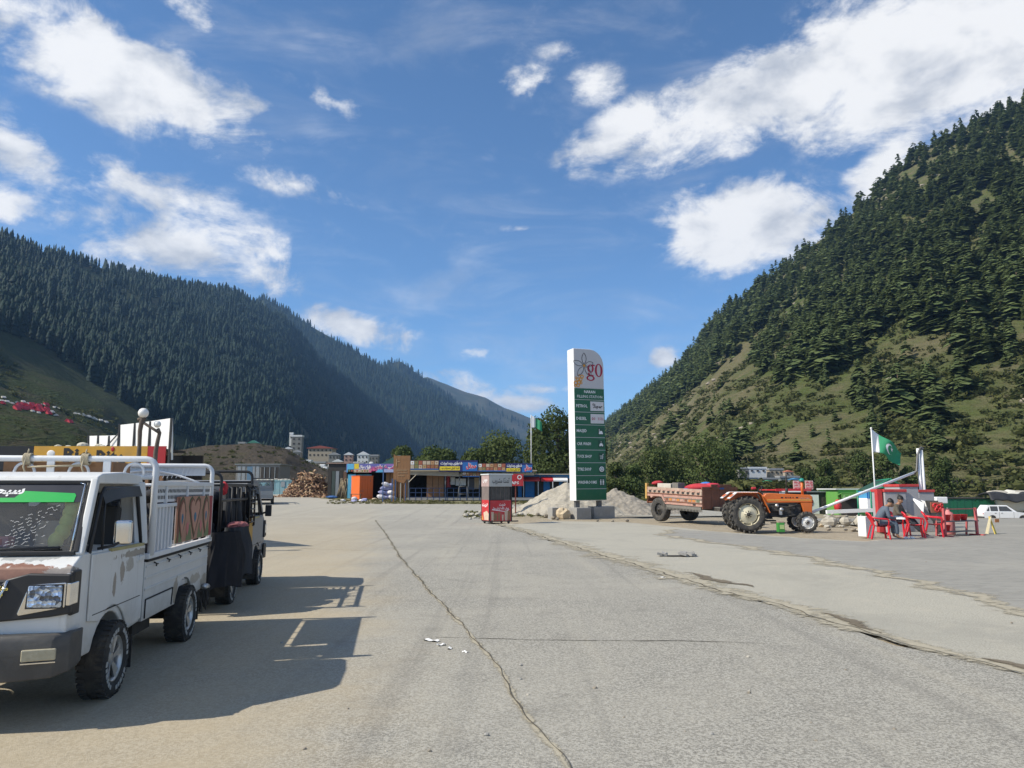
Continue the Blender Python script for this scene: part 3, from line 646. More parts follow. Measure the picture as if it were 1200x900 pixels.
up = in_poly(px, py, upper); H = np.where(up, nrng.uniform(6.5, 14, len(P)) * np.where(nrng.random(len(P)) < .3, .6, 1), np.where((py > 425) & (nrng.random(len(P)) < .65), nrng.uniform(2.0, 5.5, len(P)), nrng.uniform(4.5, 11, len(P)))); P[:, 2] -= 0.4
size = H / P[:, 1] * ((px > -20) & (px < 1215) & (py < 570)); order = np.argsort(-size)
TEMPL = [fluffy_conifer(nrng, 330, .27), fluffy_conifer(nrng, 300, .42, .6), fluffy_conifer(nrng, 300, .34, .5, .18), fluffy_conifer(nrng, 300, .20, .85)]
KINDS_T = [('full green fir with drooping branches on the rocky mountainside', 'fir trees on the right mountainside'),
           ('broad bushy conifer spreading low on the rocky mountainside', 'bushy conifers on the right mountainside'),
           ('flat tiered dark cedar on the rocky mountainside', 'cedars on the right mountainside'),
           ('narrow pointed spruce on the rocky mountainside', 'spruces on the right mountainside')]
trunk_me = MB().tube([(0, 0, -.03), (.004, 0, .5), (0, 0, .97)], [.022, .013, .003], 6).mesh('trunk', M_bark)
protos = []
for i, (tv, tf, tt) in enumerate(TEMPL):
    r = thing('conifer_tree', KINDS_T[i][0], 'tree', group=KINDS_T[i][1]); me = np_mesh('crown', tv, tf, tt); me.materials.append(L_con)
    link('crown', me, r); link('trunk', trunk_me, r); protos.append(r)
used = [False] * 4
for n_, i in enumerate(order[:300]):
    kd = int(nrng.choice(4, p=(.32, .22, .26, .2) if up[i] else (.3, .45, .15, .1))); s = float(H[i])
    if not used[kd]: used[kd] = True; r = protos[kd]; r.location = P[i]; r.scale = (s * 1.15, s * 1.15, s); r.rotation_euler[2] = rnd.uniform(0, 6.28)
    else: copy_tree(protos[kd], P[i], rnd.uniform(0, 6.28), scale=(s * rnd.uniform(1.0, 1.3), s * rnd.uniform(1.0, 1.3), s))
rest = order[300:]
SMALL = [fluffy_conifer(nrng, 62, .29, .7, .08, 1.5), fluffy_conifer(nrng, 58, .40, .6, .08, 1.5), fluffy_conifer(nrng, 60, .33, .5, .15, 1.5), fluffy_conifer(nrng, 54, .21, .85, .08, 1.5)]
crowd('mountainside_forest', SMALL, P[rest], H[rest], nrng.uniform(0.9, 1.3, len(rest)), L_con)
P = scatter(H_right, 22000, 0.9, 0.0, 1.1); px, py = to_px(P); k = (px < 1420) & (px > 640) & (fbm(P[:, 0] * .045, P[:, 1] * .06, 60) > 0.42) & (py > 250); P = P[k]
SH = [leaf_ball(nrng, 26, [((0, 0, .35), (.62, .62, .42)), ((.35, .1, .3), (.4, .4, .34))], .24) for _ in range(4)]
crowd('mountainside_scrub', SH, P, nrng.uniform(0.6, 2.0, len(P)) * nrng.uniform(.7, 1.3, len(P)), nrng.uniform(1.0, 1.7, len(P)), L_shr)
P = scatter(H_grass, 1500, 0.95, 0.15, 1.0); P = P[fbm(P[:, 0] * .03, P[:, 1] * .03, 61) > 0.5]; crowd('grassy_hill_scrub', SH, P, nrng.uniform(0.5, 2.2, len(P)), nrng.uniform(1, 1.6, len(P)), L_shr)
P = scatter(H_low, 500, 0.98, 0.2, 1.0); P = P[fbm(P[:, 0] * .05, P[:, 1] * .05, 62) > 0.5]; crowd('low_hill_scrub', SH, P, nrng.uniform(0.2, 0.7, len(P)), nrng.uniform(1, 1.6, len(P)), L_shr)
P = scatter(H_bank, 500, 0.98, 0.45, 1.0); crowd('bank_scrub', SH, P[:220], nrng.uniform(0.2, 0.7, 220), nrng.uniform(1, 1.6, 220), L_shr)
# rocks of the mountainside
ROCK_V = []
def rock_tpl(r):
    b = MB().ball((0, 0, 0.25), 0.5, 7, 5, (1, .85, .7), 0.28); V = np.array(b.v); F = []
    for f in b.f: F += [(f[0], f[i], f[i + 1]) for i in range(1, len(f) - 1)]
    V += r.normal(0, .035, V.shape); return V, np.array(F), r.random(len(V))
RK = [rock_tpl(nrng) for _ in range(4)]
M_rock = mat('rock', (0.27, 0.235, 0.185), 0.95, var=0.35, scale=0.8, bump=0.5)
P = scatter(H_right, 2600, 1.0, 0.1, 0.8); px, py = to_px(P); n = fbm(P[:, 0] * .02, P[:, 1] * .03, 71)
bk = np.zeros(len(P), bool)
for poly, v in bare[1:] + [([(1030, 170), (1120, 165), (1110, 235), (1030, 250)], 0), ([(715, 490), (800, 440), (800, 520), (720, 540)], 0)]: bk |= in_poly(px, py, poly)
k = (n > 0.66) | (bk & (nrng.random(len(P)) < .75)); P = P[k]; P[:, 2] -= .3
crowd('mountainside_boulders', RK, P, nrng.uniform(0.5, 2.4, len(P)), nrng.uniform(.9, 1.6, len(P)), M_rock)
# ------------------------------------------------------------------ broad-leaved trees
def broad_tree(loc, h, w, label, n=2600, lobes=None, leaf=None, group=None, m=None, seed=1, trunk=0.25, name='broadleaf_tree'):
    r = np.random.default_rng(seed); t = thing(name, label, 'tree', loc, group=group)
    if lobes is None:
        lobes = []
        for i in range(9):
            a = r.uniform(0, 6.28); q = w * .5 * r.uniform(.1, .62); z = r.uniform(.32, .84); s = w * r.uniform(.2, .3) * (1.15 - .5 * z)
            lobes.append(((math.cos(a) * q * (1.2 - z * .7), math.sin(a) * q * (1.2 - z * .7), h * z), (s, s, s * r.uniform(.75, 1.0))))
        lobes.append(((0, 0, h * .84), (w * .22, w * .22, h * .15)))
    V, F, T = leaf_ball(r, n, lobes, leaf or 0.16); me = np_mesh('crown', V, F, T); me.materials.append(m or L_dec); link('crown', me, t)
    tr = MB(); tr.tube([(0, 0, -.3), (.05 * w / 4, 0, h * .3), (0, .04, h * .75)], [.035 * h, .026 * h, .008 * h], 8)
    for c, R in lobes[:6]: tr.tube([(0.02, 0, h * trunk), (c[0] * .5, c[1] * .5, (h * trunk + c[2]) * .55), c], [.018 * h, .012 * h, .005 * h], 6)
    tr.build('trunk', M_bark, t); return t
d = 84
b = at(655, 572, d); zb = ground_z(b.x, b.y)
def lob(px, py, rx, ry, dd=d, dy=0.0):
    q = at(px, py, dd); k = dd / FPX; return ((q.x - b.x, dy, q.z - zb), (rx * k, rx * k * .9, ry * k))
broad_tree((b.x, b.y, zb), 10, 8, 'tall dark poplar-shaped tree standing behind the green and white totem sign', 9000, [lob(648, 520, 26, 34), lob(650, 495, 17, 18, dy=-.5), lob(634, 530, 16, 30, dy=-1), lob(630, 505, 12, 16), lob(664, 510, 14, 26, dy=.6), lob(655, 545, 28, 16, dy=-.8), lob(640, 552, 22, 12, dy=-1.2), lob(668, 535, 14, 26), lob(622, 535, 8, 22)], 0.17, seed=3)
b = at(690, 572, 90); zb = ground_z(b.x, b.y)
broad_tree((b.x, b.y, zb), 9, 6, 'dark tree half hidden behind the lower panels of the totem sign', 4200, [lob(684, 510, 16, 22, 90), lob(700, 528, 12, 24, 90), lob(690, 540, 18, 18, 90, -1)], 0.17, seed=4)
mids = [(470, 537, 18, 34, 'small pale green tree behind the wooden signboard', 5), (507, 536, 22, 32, 'rounded tree over the brown menu banner of the food stall', 6), (523, 538, 17, 28, 'small rounded tree between two taller ones behind the stall roof', 7),
        (557, 538, 20, 30, 'low rounded tree left of the tallest one behind the blue banners', 8), (585, 530, 30, 44, 'taller rounded tree behind the right end of the blue banners', 9)]
for (px, py, wpx, hpx, lab, sd) in mids:
    dd = 96; q = at(px, 572, dd); gz = ground_z(q.x, q.y); top = at(px, py - hpx * .45, dd).z - gz
    broad_tree((q.x, q.y, gz), top, wpx * 2.9 * dd / FPX, lab, 3600, leaf=0.2, seed=sd)
grove = [(742, 548, 28, 'dark leafy tree at the left end of the grove below the mountain'), (768, 528, 44, 'leafy tree second from the left in the grove behind the trailer'), (800, 520, 56, 'broad leafy tree behind the middle of the loaded trailer'),
         (826, 511, 56, 'tallest round leafy tree of the grove behind the trailer'), (850, 522, 40, 'leafy tree at the right end of the grove beside the terraced houses'), (784, 538, 40, 'low leafy tree at the front of the grove behind the trailer'), (722, 545, 24, 'dark small tree just right of the totem sign')]
for i, (px, ptop, wpx, lab) in enumerate(grove):
    dd = 100 + 5 * (i % 3); q = at(px, 572, dd); gz = ground_z(q.x, q.y); top = at(px, ptop - 4, dd).z - gz
    broad_tree((q.x, q.y, gz), top, wpx * 1.45 * dd / FPX, lab, 3600, leaf=0.19, seed=20 + i)
for i, (px, ptop, wpx, lab, dd) in enumerate([(968, 536, 26, 'round tree beside the bare earth scar at the foot of the mountain', 122), (1012, 528, 30, 'dark tree just left of the flagpole at the mountain foot', 118), (1040, 528, 34, 'broad tree behind the flag at the mountain foot', 116),
            (1108, 535, 30, 'pale green leafy tree right of the white mast at the mountain foot', 112), (945, 548, 22, 'small tree over the pink signboards of the black stall', 112), (1066, 545, 22, 'small dark tree between flag and white mast', 116), (906, 515, 0, '', 0)]):
    if not dd: continue
    q = at(px, 575, dd); gz = min(ground_z(q.x, q.y), 0.3); top = at(px, ptop, dd).z - gz
    broad_tree((q.x, q.y, gz), top, wpx * 1.35 * dd / FPX, lab, 2600, leaf=0.2, seed=40 + i)
# rough green at the foot of the right mountain and weeds along the verge
P = np.array([(rnd.uniform(14, 100), rnd.uniform(74, 112), 0) for _ in range(2200)]); P[:, 2] = [ground_z(x, y) - .1 for x, y, _ in P]
P = P[np.abs(P[:, 0] / P[:, 1]) < .85]; crowd('meadow_scrub', SH, P, nrng.uniform(0.3, 1.1, len(P)), nrng.uniform(1, 1.8, len(P)), L_shr)

# weeds on the verge, round the kiosk and along the heaps
W_ = []
for (p0, p1, y0, y1, n) in ((385, 520, 585.5, 591, 420), (480, 620, 588, 591, 160), (545, 562, 600, 607, 90), (600, 640, 596, 606, 90), (590, 660, 590, 600, 90), (455, 482, 584, 590, 120)):
    for k in range(n): q = spot(rnd.uniform(p0, p1), rnd.uniform(y0, y1)); W_.append((q.x, q.y, q.z - .02))
W_ = np.array(W_); crowd('verge_weeds', SH, W_, nrng.uniform(.05, .20, len(W_)), nrng.uniform(.8, 1.6, len(W_)), L_weed)
# ================================================================== pickups
def paint(name, c, patches=(), chips=0.5, rough=0.38, grime=(0.30, 0.26, 0.20), gz=0.75, gamt=0.55):
    """worn paint: grime low down, small chips, and patches (centre, radii, colour) of bare primer or rust"""
    if name in MATS: return MATS[name]
    m, nt = new_mat(name); t = nd(nt, 'ShaderNodeTexCoord').outputs['Object']
    n = noise(nt, t, 3.0, 7, 0.65, 0.4); f = noise(nt, t, 22, 6, 0.7); z = nd(nt, 'ShaderNodeSeparateXYZ', i0=t).outputs[2]
    base = mixc(nt, n, tuple(x * .86 for x in c), c)
    low = mth(nt, 'MULTIPLY', sstep(nt, mth(nt, 'ADD', z, mth(nt, 'MULTIPLY', mth(nt, 'SUBTRACT', n, .5), .5)), gz, gz - .5), gamt)
    base = mixc(nt, mth(nt, 'MULTIPLY', low, mth(nt, 'ADD', .45, f)), base, grime)
    st = noise(nt, vmath(nt, 'MULTIPLY', t, (9, 9, 0.8)), 2.2, 5, 0.6); base = mixc(nt, mth(nt, 'MULTIPLY', sstep(nt, st, .56, .8), .4), base, tuple(x * .7 for x in grime))
    rg = rough
    for (pc, pr, pcol) in patches:
        q = vmath(nt, 'DIVIDE', vmath(nt, 'SUBTRACT', t, pc), pr); d = vmath(nt, 'LENGTH', q, out=1)
        k = sstep(nt, mth(nt, 'ADD', d, mth(nt, 'MULTIPLY', mth(nt, 'SUBTRACT', noise(nt, t, 11, 6, .65, .3), .5), 2.4)), 1.02, 0.90)
        base = mixc(nt, k, base, mixc(nt, f, tuple(x * .6 for x in pcol), tuple(x * 1.3 for x in pcol)))
    if chips:
        ch = sstep(nt, noise(nt, t, 16, 8, .7), .70, .715); base = mixc(nt, mth(nt, 'MULTIPLY', ch, chips), base, (0.12, 0.085, 0.06))
    finish(nt, base, mth(nt, 'ADD', rg, mth(nt, 'MULTIPLY', f, .25)), bump=mth(nt, 'ADD', n, mth(nt, 'MULTIPLY', f, .1)), bstr=.12, bdist=.02, coat=.15); MATS[name] = m; return m
M_white = paint('truck_paint', (0.72, 0.72, 0.70), [((.30, -.66, 1.03), (.36, .16, .055), (.27, .13, .085)), ((.62, -.60, 1.03), (.10, .1, .03), (.35, .30, .26)), ((.38, -.52, 1.12), (.18, .08, .03), (.42, .43, .42))])
M_door = paint('door_paint', (0.70, 0.70, 0.68), [((.72, .55, 1.055), (.3, .36, .030), (.30, .27, .23)), ((.72, .30, .93), (.3, .055, .09), (.33, .29, .25)), ((.72, .14, .83), (.3, .035, .10), (.30, .26, .22)), ((.72, .48, .97), (.3, .09, .06), (.40, .38, .34))])
M_bedp = paint('bed_paint', (0.64, 0.64, 0.62), [((.72, 1.95, .55), (.3, .09, .12), (.34, .30, .24)), ((.72, 2.7, .60), (.3, .25, .05), (.38, .35, .30)), ((.72, 3.1, .50), (.3, .15, .10), (.36, .32, .26))])
M_cage = paint('cage_paint', (0.74, 0.75, 0.76), chips=.6, gz=-5)
M_black = mat('black_plastic', (0.022, 0.022, 0.024), 0.5, var=.3); M_rubber = mat('rubber', (0.028, 0.027, 0.026), 0.85, var=.35, scale=14, bump=.2, dirt=.5, dirtc=(.13, .115, .09))
M_bump = mat('bumper_plastic', (0.058, 0.057, 0.056), 0.55, var=.3, scale=5, dirt=.45, dirtc=(.16, .145, .12), bump=.1)
M_chrome = mat('chrome', (0.75, 0.75, 0.75), 0.12, 1.0, var=.08, dirt=.25, dirtc=(.3, .27, .22)); M_alloy = mat('alloy', (0.55, 0.55, 0.54), 0.38, 0.8, var=.2, dirt=.4, dirtc=(.15, .13, .1))
M_under = mat('underbody', (0.03, 0.028, 0.026), .9, var=.4, dirt=.4, dirtc=(.1, .085, .065)); M_int = mat('cab_interior', (0.035, 0.034, 0.033), .8)
m_, nt_ = new_mat('lamp_glass'); v_ = nd(nt_, 'ShaderNodeTexVoronoi', dict(feature='F1'), Vector=nd(nt_, 'ShaderNodeTexCoord').outputs['Object'], Scale=34.0)
finish(nt_, mixc(nt_, nd(nt_, 'ShaderNodeSeparateColor', Color=v_.outputs['Color']).outputs[0], (0.03, 0.045, 0.07), (0.62, 0.74, 0.92)), 0.07, 0.55, v_.outputs['Distance'], .6, .02, coat=1.0); M_lens = m_; M_amber = mat('indicator_glass', (0.42, 0.38, 0.27), 0.25, var=.25, scale=30)
M_red = mat('red_paint', (0.55, 0.025, 0.03), 0.45, var=.2, dirt=.2); M_green = mat('sticker_green', (0.005, 0.42, 0.07), 0.35, var=.05); M_navy = mat('sticker_navy', (0.016, 0.02, 0.034), .3, var=.1)
M_wtxt = mat('white_print', (0.78, 0.78, 0.77), .5, var=.05); M_ytxt = mat('yellow_print', (0.75, 0.60, 0.12), .5, var=.1); M_wood = mat('wood', (0.24, 0.13, 0.065), .75, var=.4, scale=4, bump=.2, dirt=.4, dirtc=(.12, .09, .06))
M_rope = mat('rope', (0.42, 0.36, 0.25), .95, var=.3, scale=40)
def glass_mat(name, tint, dark=0.8, rough=0.03):
    m, nt = new_mat(name); tr = nd(nt, 'ShaderNodeBsdfTransparent', Color=(*tint, 1)); gl = nd(nt, 'ShaderNodeBsdfGlossy', Color=(1, 1, 1, 1), Roughness=rough)
    df = nd(nt, 'ShaderNodeBsdfDiffuse', Color=(0.19, 0.18, 0.16, 1)); mx0 = nd(nt, 'ShaderNodeMixShader', Fac=mth(nt, 'MULTIPLY', noise(nt, nd(nt, 'ShaderNodeTexCoord').outputs['Object'], 4, 6, .6), .07))
    nt.links.new(tr.outputs[0], mx0.inputs[1]); nt.links.new(df.outputs[0], mx0.inputs[2])
    fr = nd(nt, 'ShaderNodeFresnel', IOR=1.5); mx = nd(nt, 'ShaderNodeMixShader', Fac=mth(nt, 'ADD', fr.outputs[0], 0.04)); nt.links.new(mx0.outputs[0], mx.inputs[1]); nt.links.new(gl.outputs[0], mx.inputs[2])
    nd(nt, 'ShaderNodeOutputMaterial', Surface=mx.outputs[0]); MATS[name] = m; return m
M_glass = glass_mat('windscreen_glass', (0.84, 0.88, 0.90))
def arc(cx, cz, r, a0, a1, n=10): return [(cx + r * math.cos(math.radians(a0 + (a1 - a0) * i / n)), cz + r * math.sin(math.radians(a0 + (a1 - a0) * i / n))) for i in range(n + 1)]
def make_wheel(parent, x, y, r=.285, w=.20, side=1, rim_r=.175, letters=True, spokes=5):
    """tyre with tread blocks, alloy rim"""
    b = MB(); h = w / 2
    prof = [(rim_r, -h * .8), (rim_r + .02, -h * .98), (r * .86, -h), (r * .96, -h * .86), (r, -h * .6), (r, h * .6), (r * .96, h * .86), (r * .86, h), (rim_r + .02, h * .98), (rim_r, h * .8)]
    b.lathe(prof, 36, 'x')
    for k in range(36):
        a = 2 * PI * k / 36
        for s in (-1, 1): b.box((s * h * .62, math.cos(a) * (r - .002), math.sin(a) * (r - .002)), (h * .6, .028, .016), (a - PI / 2 + 0, 0, 0))
    o = b.build('wheel', M_rubber, parent, (x, y, r))
    rb = MB(); e = side * h
    rb.lathe([(rim_r, -h * .8), (rim_r, h * .8), (rim_r * .93, h * .86), (rim_r * .9, h * .5), (rim_r * .88, h * .1)], 30, 'x')
    rb.lathe([(0.0, e * .55), (.035, e * .62), (.055, e * .5), (.06, e * .3)], 16, 'x')
    for k in range(spokes):
        a = 2 * PI * k / spokes + .3
        for da in (-.16, .16):
            p0 = Vector((e * .5, math.cos(a) * .045, math.sin(a) * .045)); p1 = Vector((e * .62, math.cos(a + da) * rim_r * .92, math.sin(a + da) * rim_r * .92)); rb.bar(p0, p1, .022, .03)
    rb.build('rim', M_alloy, o)
    MB().lathe([(0, -.012), (rim_r * .9, -.01), (rim_r * .9, .01), (0, .012)], 24, 'x', (-e * .1, 0, 0)).build('brake_disc', M_under, o)
    if letters:
        lb = MB()
        for k in range(30):
            if k % 15 in (6, 7, 13, 14): continue
            a = 2 * PI * k / 30; R = r * .77; lb.box((e * 1.005, math.cos(a) * R, math.sin(a) * R), (.004, .026 + .012 * (k % 2), .030), (a - PI / 2, 0, 0))
        tag(lb.build('tyre_lettering', mat('tyre_print', (.42, .41, .38), .9, var=.4, scale=30), o), kind='stuff')
    return o
def scribble(mb, o, ux, uy, w, h, r, lift, lines=8):
    """short handwritten strokes in a patch spanned by ux, uy"""
    for i in range(lines):
        y = 1 - (i + .5) / lines; x = r.uniform(.0, .25)
        while x < r.uniform(.6, 1.0):
            L = r.uniform(.03, .13); n = max(3, int(L / .02)); pts = []
            for k in range(n + 1):
                xx = x + L * k / n; yy = y + r.uniform(-.5, .5) * .55 / lines; pts.append(o + ux * (w * xx) + uy * (h * (yy + .55 * xx - .25)) + lift)
            mb.tube(pts, .0016, 4, cap=False); x += L + r.uniform(.02, .12)
def make_truck(label, loc, rz, style):
    t = thing('pickup_truck', label, 'pickup truck', loc, rz)
    white = style == 'white'; P1, P2, P3 = (M_white, M_door, M_bedp) if white else (style_paint[style],) * 3
    W = .70; ax, rx = .12, 2.28
    cabp = [(-.66, .40), (-.685, .62), (-.68, .93), (-.63, 1.06), (-.48, 1.135), (-.30, 1.14), (.86, 1.125), (.86, .44), (.46, .42)] + arc(ax, .29, .35, 22, 158) + [(-.22, .40)]
    b = MB().prism(cabp, -W, W, 'x')
    b.build('body', P1, t, bev=.035, seg=3)
    body = t
    # roof, pillars, rear wall
    rf = MB(); rf.prism([(-.20, 1.635), (-.17, 1.69), (-.08, 1.715), (.4, 1.735), (.80, 1.715), (.875, 1.66), (.875, 1.635)], -.655, .655, 'x'); rf.build('roof', P1, t, bev=.03, seg=3)
    for s in (-1, 1):
        pl = MB(); pl.bar((s * .675, -.475, 1.12), (s * .632, -.165, 1.66), .05, .07); pl.bar((s * .675, -.475, 1.12), (s * .680, .815, 1.112), .03, .02); pl.bar((s * .685, .815, 1.11), (s * .64, .79, 1.65), .045, .11)
        pl.build('pillar', P1, t, bev=.012)
    pl = MB()
    pl.box((0, .855, 1.22), (1.30, .03, .2)); pl.box((0, .86, 1.60), (1.26, .03, .08)); pl.box((-.56, .858, 1.4), (.16, .03, .36)); pl.box((.56, .858, 1.4), (.16, .03, .36))
    pl.build('rear_wall', P1, t, bev=.012)
    MB().box((0, .85, 1.43), (.98, .008, .30)).build('rear_window', M_glass, t)
    # windscreen with rubber surround, sun strip
    A, Bv = Vector((0, -.495, 1.145)), Vector((0, -.185, 1.645)); up = (Bv - A); n = Vector((0, -up.z, up.y)).normalized()
    def ws(s, v, lift=0.0): return A + up * v + Vector((s * (.655 - .05 * v), 0, 0)) + n * lift
    g = MB().quad(ws(-1, 0), ws(1, 0), ws(1, 1), ws(-1, 1)).build('windscreen', M_glass, t)
    fr = MB()
    ring = [ws(-1, 0), ws(1, 0), ws(1, 1), ws(-1, 1)]
    for a, c in zip(ring, ring[1:] + ring[:1]): fr.bar(a, c, .04, .03)
    fr.build('windscreen_seal', M_black, g, bev=.006)
    MB().tube([ws(.955, .0, .02), ws(.955, .5, .02), ws(.955, .95, .02), ws(.9, .965, .02)], .006, 6).build('seal_trim', M_chrome, g)
    if white:
        MB().quad(ws(-.97, .70, .004), ws(.94, .70, .004), ws(.94, .97, .004), ws(-.97, .97, .004)).build('sun_strip', M_navy, g)
        MB().add([ws(s, v, .007) for s, v in ((-.9, .70), (.86, .70), (.87, .80), (.85, .83), (.27, .865), (.19, .765), (-.9, .765))], [(0, 1, 2, 3, 4, 5, 6)]).build('green_stripe', M_green, g)
        rot = Vector((0, 0, 1)).rotation_difference(n); rt = (math.atan2(up.z, up.y), 0, 0)
        text_mesh(urdu('سبحان اللہ'), .10, M_wtxt, g, ws(-.10, .865, .008), rt, 'sun_strip_lettering', fit=.46, bold=.004, shear=.2)
        sb = MB(); scribble(sb, ws(.2, .1), Vector((1, 0, 0)), up.normalized(), .33, .27, random.Random(3), n * .003, 9); sb.build('handwriting', M_wtxt, g)
        wv = MB(); wv.tube([ws(-.3, .02, .02), ws(.2, .03, .024), ws(.84, .055, .02)], .010, 6); wv.tube([ws(-.3, .0, .03), ws(-.25, .05, .03)], .014, 6); wv.build('wiper', M_black, t)
    # door on each side, window trim, rain visor
    for s in (-1, 1):
        dp = [(-.34, 1.12), (.845, 1.105), (.845, .47), (.50, .45)] + [(a, c) for a, c in arc(ax, .29, .40, 24, 128, 9)] + [(-.34, .64)]
        d = MB().prism(dp, s * (W + .001), s * (W + .018), 'x').build('door', P2, t, bev=.010)
        MB().box((s * (W + .03), .72, 1.0), (.02, .13, .04)).box((s * (W + .02), .72, 1.0), (.01, .16, .07)).build('handle', P2, d, bev=.006)
        MB().bar((s * .708, .02, 1.122), (s * .708, .80, 1.112), .03, .024).build('window_ledge', mat('ledge', (.42, .36, .16), .6, var=.3, dirt=.4), d)
        fr = MB(); top = 1.60
        fr.tube([(s * .695, -.36, 1.13), (s * .655, -.10, top - .06), (s * .652, -.03, top), (s * .648, .70, top + .005), (s * .65, .755, top - .05), (s * .69, .80, 1.12)], .016, 6)
        fr.tube([(s * .69, -.10, 1.13), (s * .655, -.015, top)], .010, 6); fr.build('window_frame', M_black, d)
        MB().grid(lambda u, v: (s * (.662 + .030 * v), -.10 + .86 * u, top + .02 - .09 * v - .05 * (1 - u) ** 3), 10, 3).build('rain_visor', M_black, d)
        MB().box((s * (W + .014), .25, .675), (.012, 1.05, .006)).build('door_crease', M_under, d)
    # cab interior
    MB().box((0, .30, 1.10), (1.2, .9, .05)).box((0, -.33, 1.15), (1.28, .18, .06)).build('dashboard', M_int, t)
    for s in (-.33, .33): MB().box((s, .62, 1.27), (.46, .10, .36), (-.15, 0, 0)).box((s, .68, 1.49), (.26, .08, .14)).build('seat', M_int, t, bev=.03)
    MB().tube([(.36 + .17 * math.cos(a), -.14 + .06 * math.sin(a), 1.26 + .15 * math.sin(a)) for a in [2 * PI * k / 18 for k in range(18)]], .012, 6, True).build('steering_wheel', M_black, t)
    # nose: black mask, grille, lamps, bumper
    mk = MB()
    for s in (-1, 1):
        mk.prism([(s * .12, .70), (s * .20, .87), (s * .32, .99), (s * .45, 1.025), (s * .72, 1.015), (s * .73, .755), (s * .60, .735)], -.715, -.655, 'y')
        mk.box((s * .712, -.60, .885), (.03, .13, .30))
    mk.prism([(-.25, .80), (-.34, .985), (.34, .985), (.25, .80), (.12, .70), (-.12, .70)], -.705, -.66, 'y'); mk.build('nose_mask', M_black, t, bev=.012)
    gr = MB()
    for k in range(5): gr.box((0, -.712, .80 + .038 * k), (.46 + .05 * k, .02, .012))
    go = gr.build('grille', mat('grille_plastic', (.04, .04, .045), .4), t)
    MB().tube([(-.33, -.72, .985), (-.27, -.72, .82), (-.14, -.72, .735), (.14, -.72, .735), (.27, -.72, .82), (.33, -.72, .985)], .010, 6).build('grille_trim', M_chrome, go)
    if white:
        for k, tx in enumerate(('ماشاءاللہ', 'ناران', 'کاغان')):
            text_mesh(urdu(tx), .045, M_ytxt, go, (.265 - .02 * k, -.728, .935 - .042 * k), name='grille_lettering', bold=.001, fit=.15 - .02 * k)
    for s in (-1, 1):
        l = MB(); l.prism([(s * .405, .765), (s * .47, .955), (s * .70, .965), (s * .70, .80), (s * .415, .75)], -.728, -.70, 'y'); l.box((s * .716, -.655, .885), (.03, .13, .15))
        lo = l.build('headlight', M_chrome, t, bev=.006)
        MB().box((s * .575, -.735, .875), (.215, .02, .145)).build('lamp_lens', M_lens, lo, bev=.018)
        MB().prism([(s * .455, .795), (s * .462, .955), (s * .69, .955), (s * .69, .795)], -.731, -.726, 'y').build('lamp_surround', M_black, lo)
    bp = MB(); xs = [-.755, -.74, -.66, -.4, 0, .4, .66, .74, .755]; yy = [-.56, -.68, -.755, -.78, -.79, -.78, -.755, -.68, -.56]; zb = [.40, .375, .35, .335, .33, .335, .35, .375, .40]
    vs = []; fs = []
    for x_, y_, z_ in zip(xs, yy, zb): vs += [(x_, y_, z_), (x_, y_ - .015, .50), (x_, y_ - .005, .59), (x_, y_ + .02, .63), (x_ * .97, y_ + .10, .63), (x_ * .97, y_ + .10, z_)]
    for i in range(8):
        for k in range(6): fs.append((i * 6 + k, i * 6 + (k + 1) % 6, i * 6 + 6 + (k + 1) % 6, i * 6 + 6 + k))
    fs += [tuple(range(6)), tuple(range(48, 54))]; bp.add(vs, fs); bo = bp.build('bumper', M_bump, t, bev=.010)
    MB().box((0, -.80, .49), (.62, .02, .09)).build('air_slot', M_under, bo)
    for s in (-1, 1):
        MB().box((s * .585, -.778, .505), (.20, .03, .075), (0, 0, s * .22)).build('fog_lamp', M_amber, bo, bev=.008); MB().box((s * .585, -.776, .455), (.20, .03, .008), (0, 0, s * .22)).build('fog_lamp_trim', M_chrome, bo)
    # load bed
    bd = MB(); bd.box((0, 2.08, .60), (1.36, 2.32, .05))
    for s in (-1, 1):
        bd.m = 0
        bd.prism([(.915, .43), (1.86, .43)] + [(a, c) for a, c in arc(rx, .29, .37, 158, 22)] + [(3.24, .46), (3.24, .935), (.915, .945)], s * .665, s * .705, 'x')
        for z_ in (.80, .70, .90): bd.box((s * .707, 2.08, z_), (.012, 2.28, .022))
        bd.prism([(.99, .455), (1.76, .455), (1.80, .60), (.99, .60)], s * .705, s * .712, 'x')
    bd.box((0, 3.225, .70), (1.34, .03, .48)); bd.box((0, .93, .70), (1.34, .03, .48)); bdo = bd.build('load_bed', P3, t, bev=.006)
    ln = MB()
    for s in (-1, 1):
        for a, c in (((.975, .61), (1.82, .61)), ((.975, .445), (.975, .61)), ((1.80, .445), (1.82, .61))): ln.bar((s * .709, *a), (s * .709, *c), .012, .010)
        ln.bar((s * .70, .93, .957), (s * .70, 3.23, .952), .05, .028)  # dark bar stands in for the shadow in the gap under the cage rail
        for k in range(6):
            y_ = 1.15 + .4 * k; ln.tube([(s * .712, y_, .925), (s * .735, y_, .91), (s * .735, y_, .885)], .007, 5); ln.tube([(s * .735, y_, .905), (s * .735, y_ + .05, .905)], .006, 5)
    ln.build('panel_gap', M_under, bdo)
    un = MB(); un.box((0, 1.3, .40), (.7, 3.6, .14)); un.box((0, ax, .3), (1.1, .08, .08)); un.tube([(-.62, rx, .285), (.62, rx, .285)], .05, 8); un.box((.45, 1.35, .34), (.25, .5, .14))
    un.build('chassis', M_under, t)
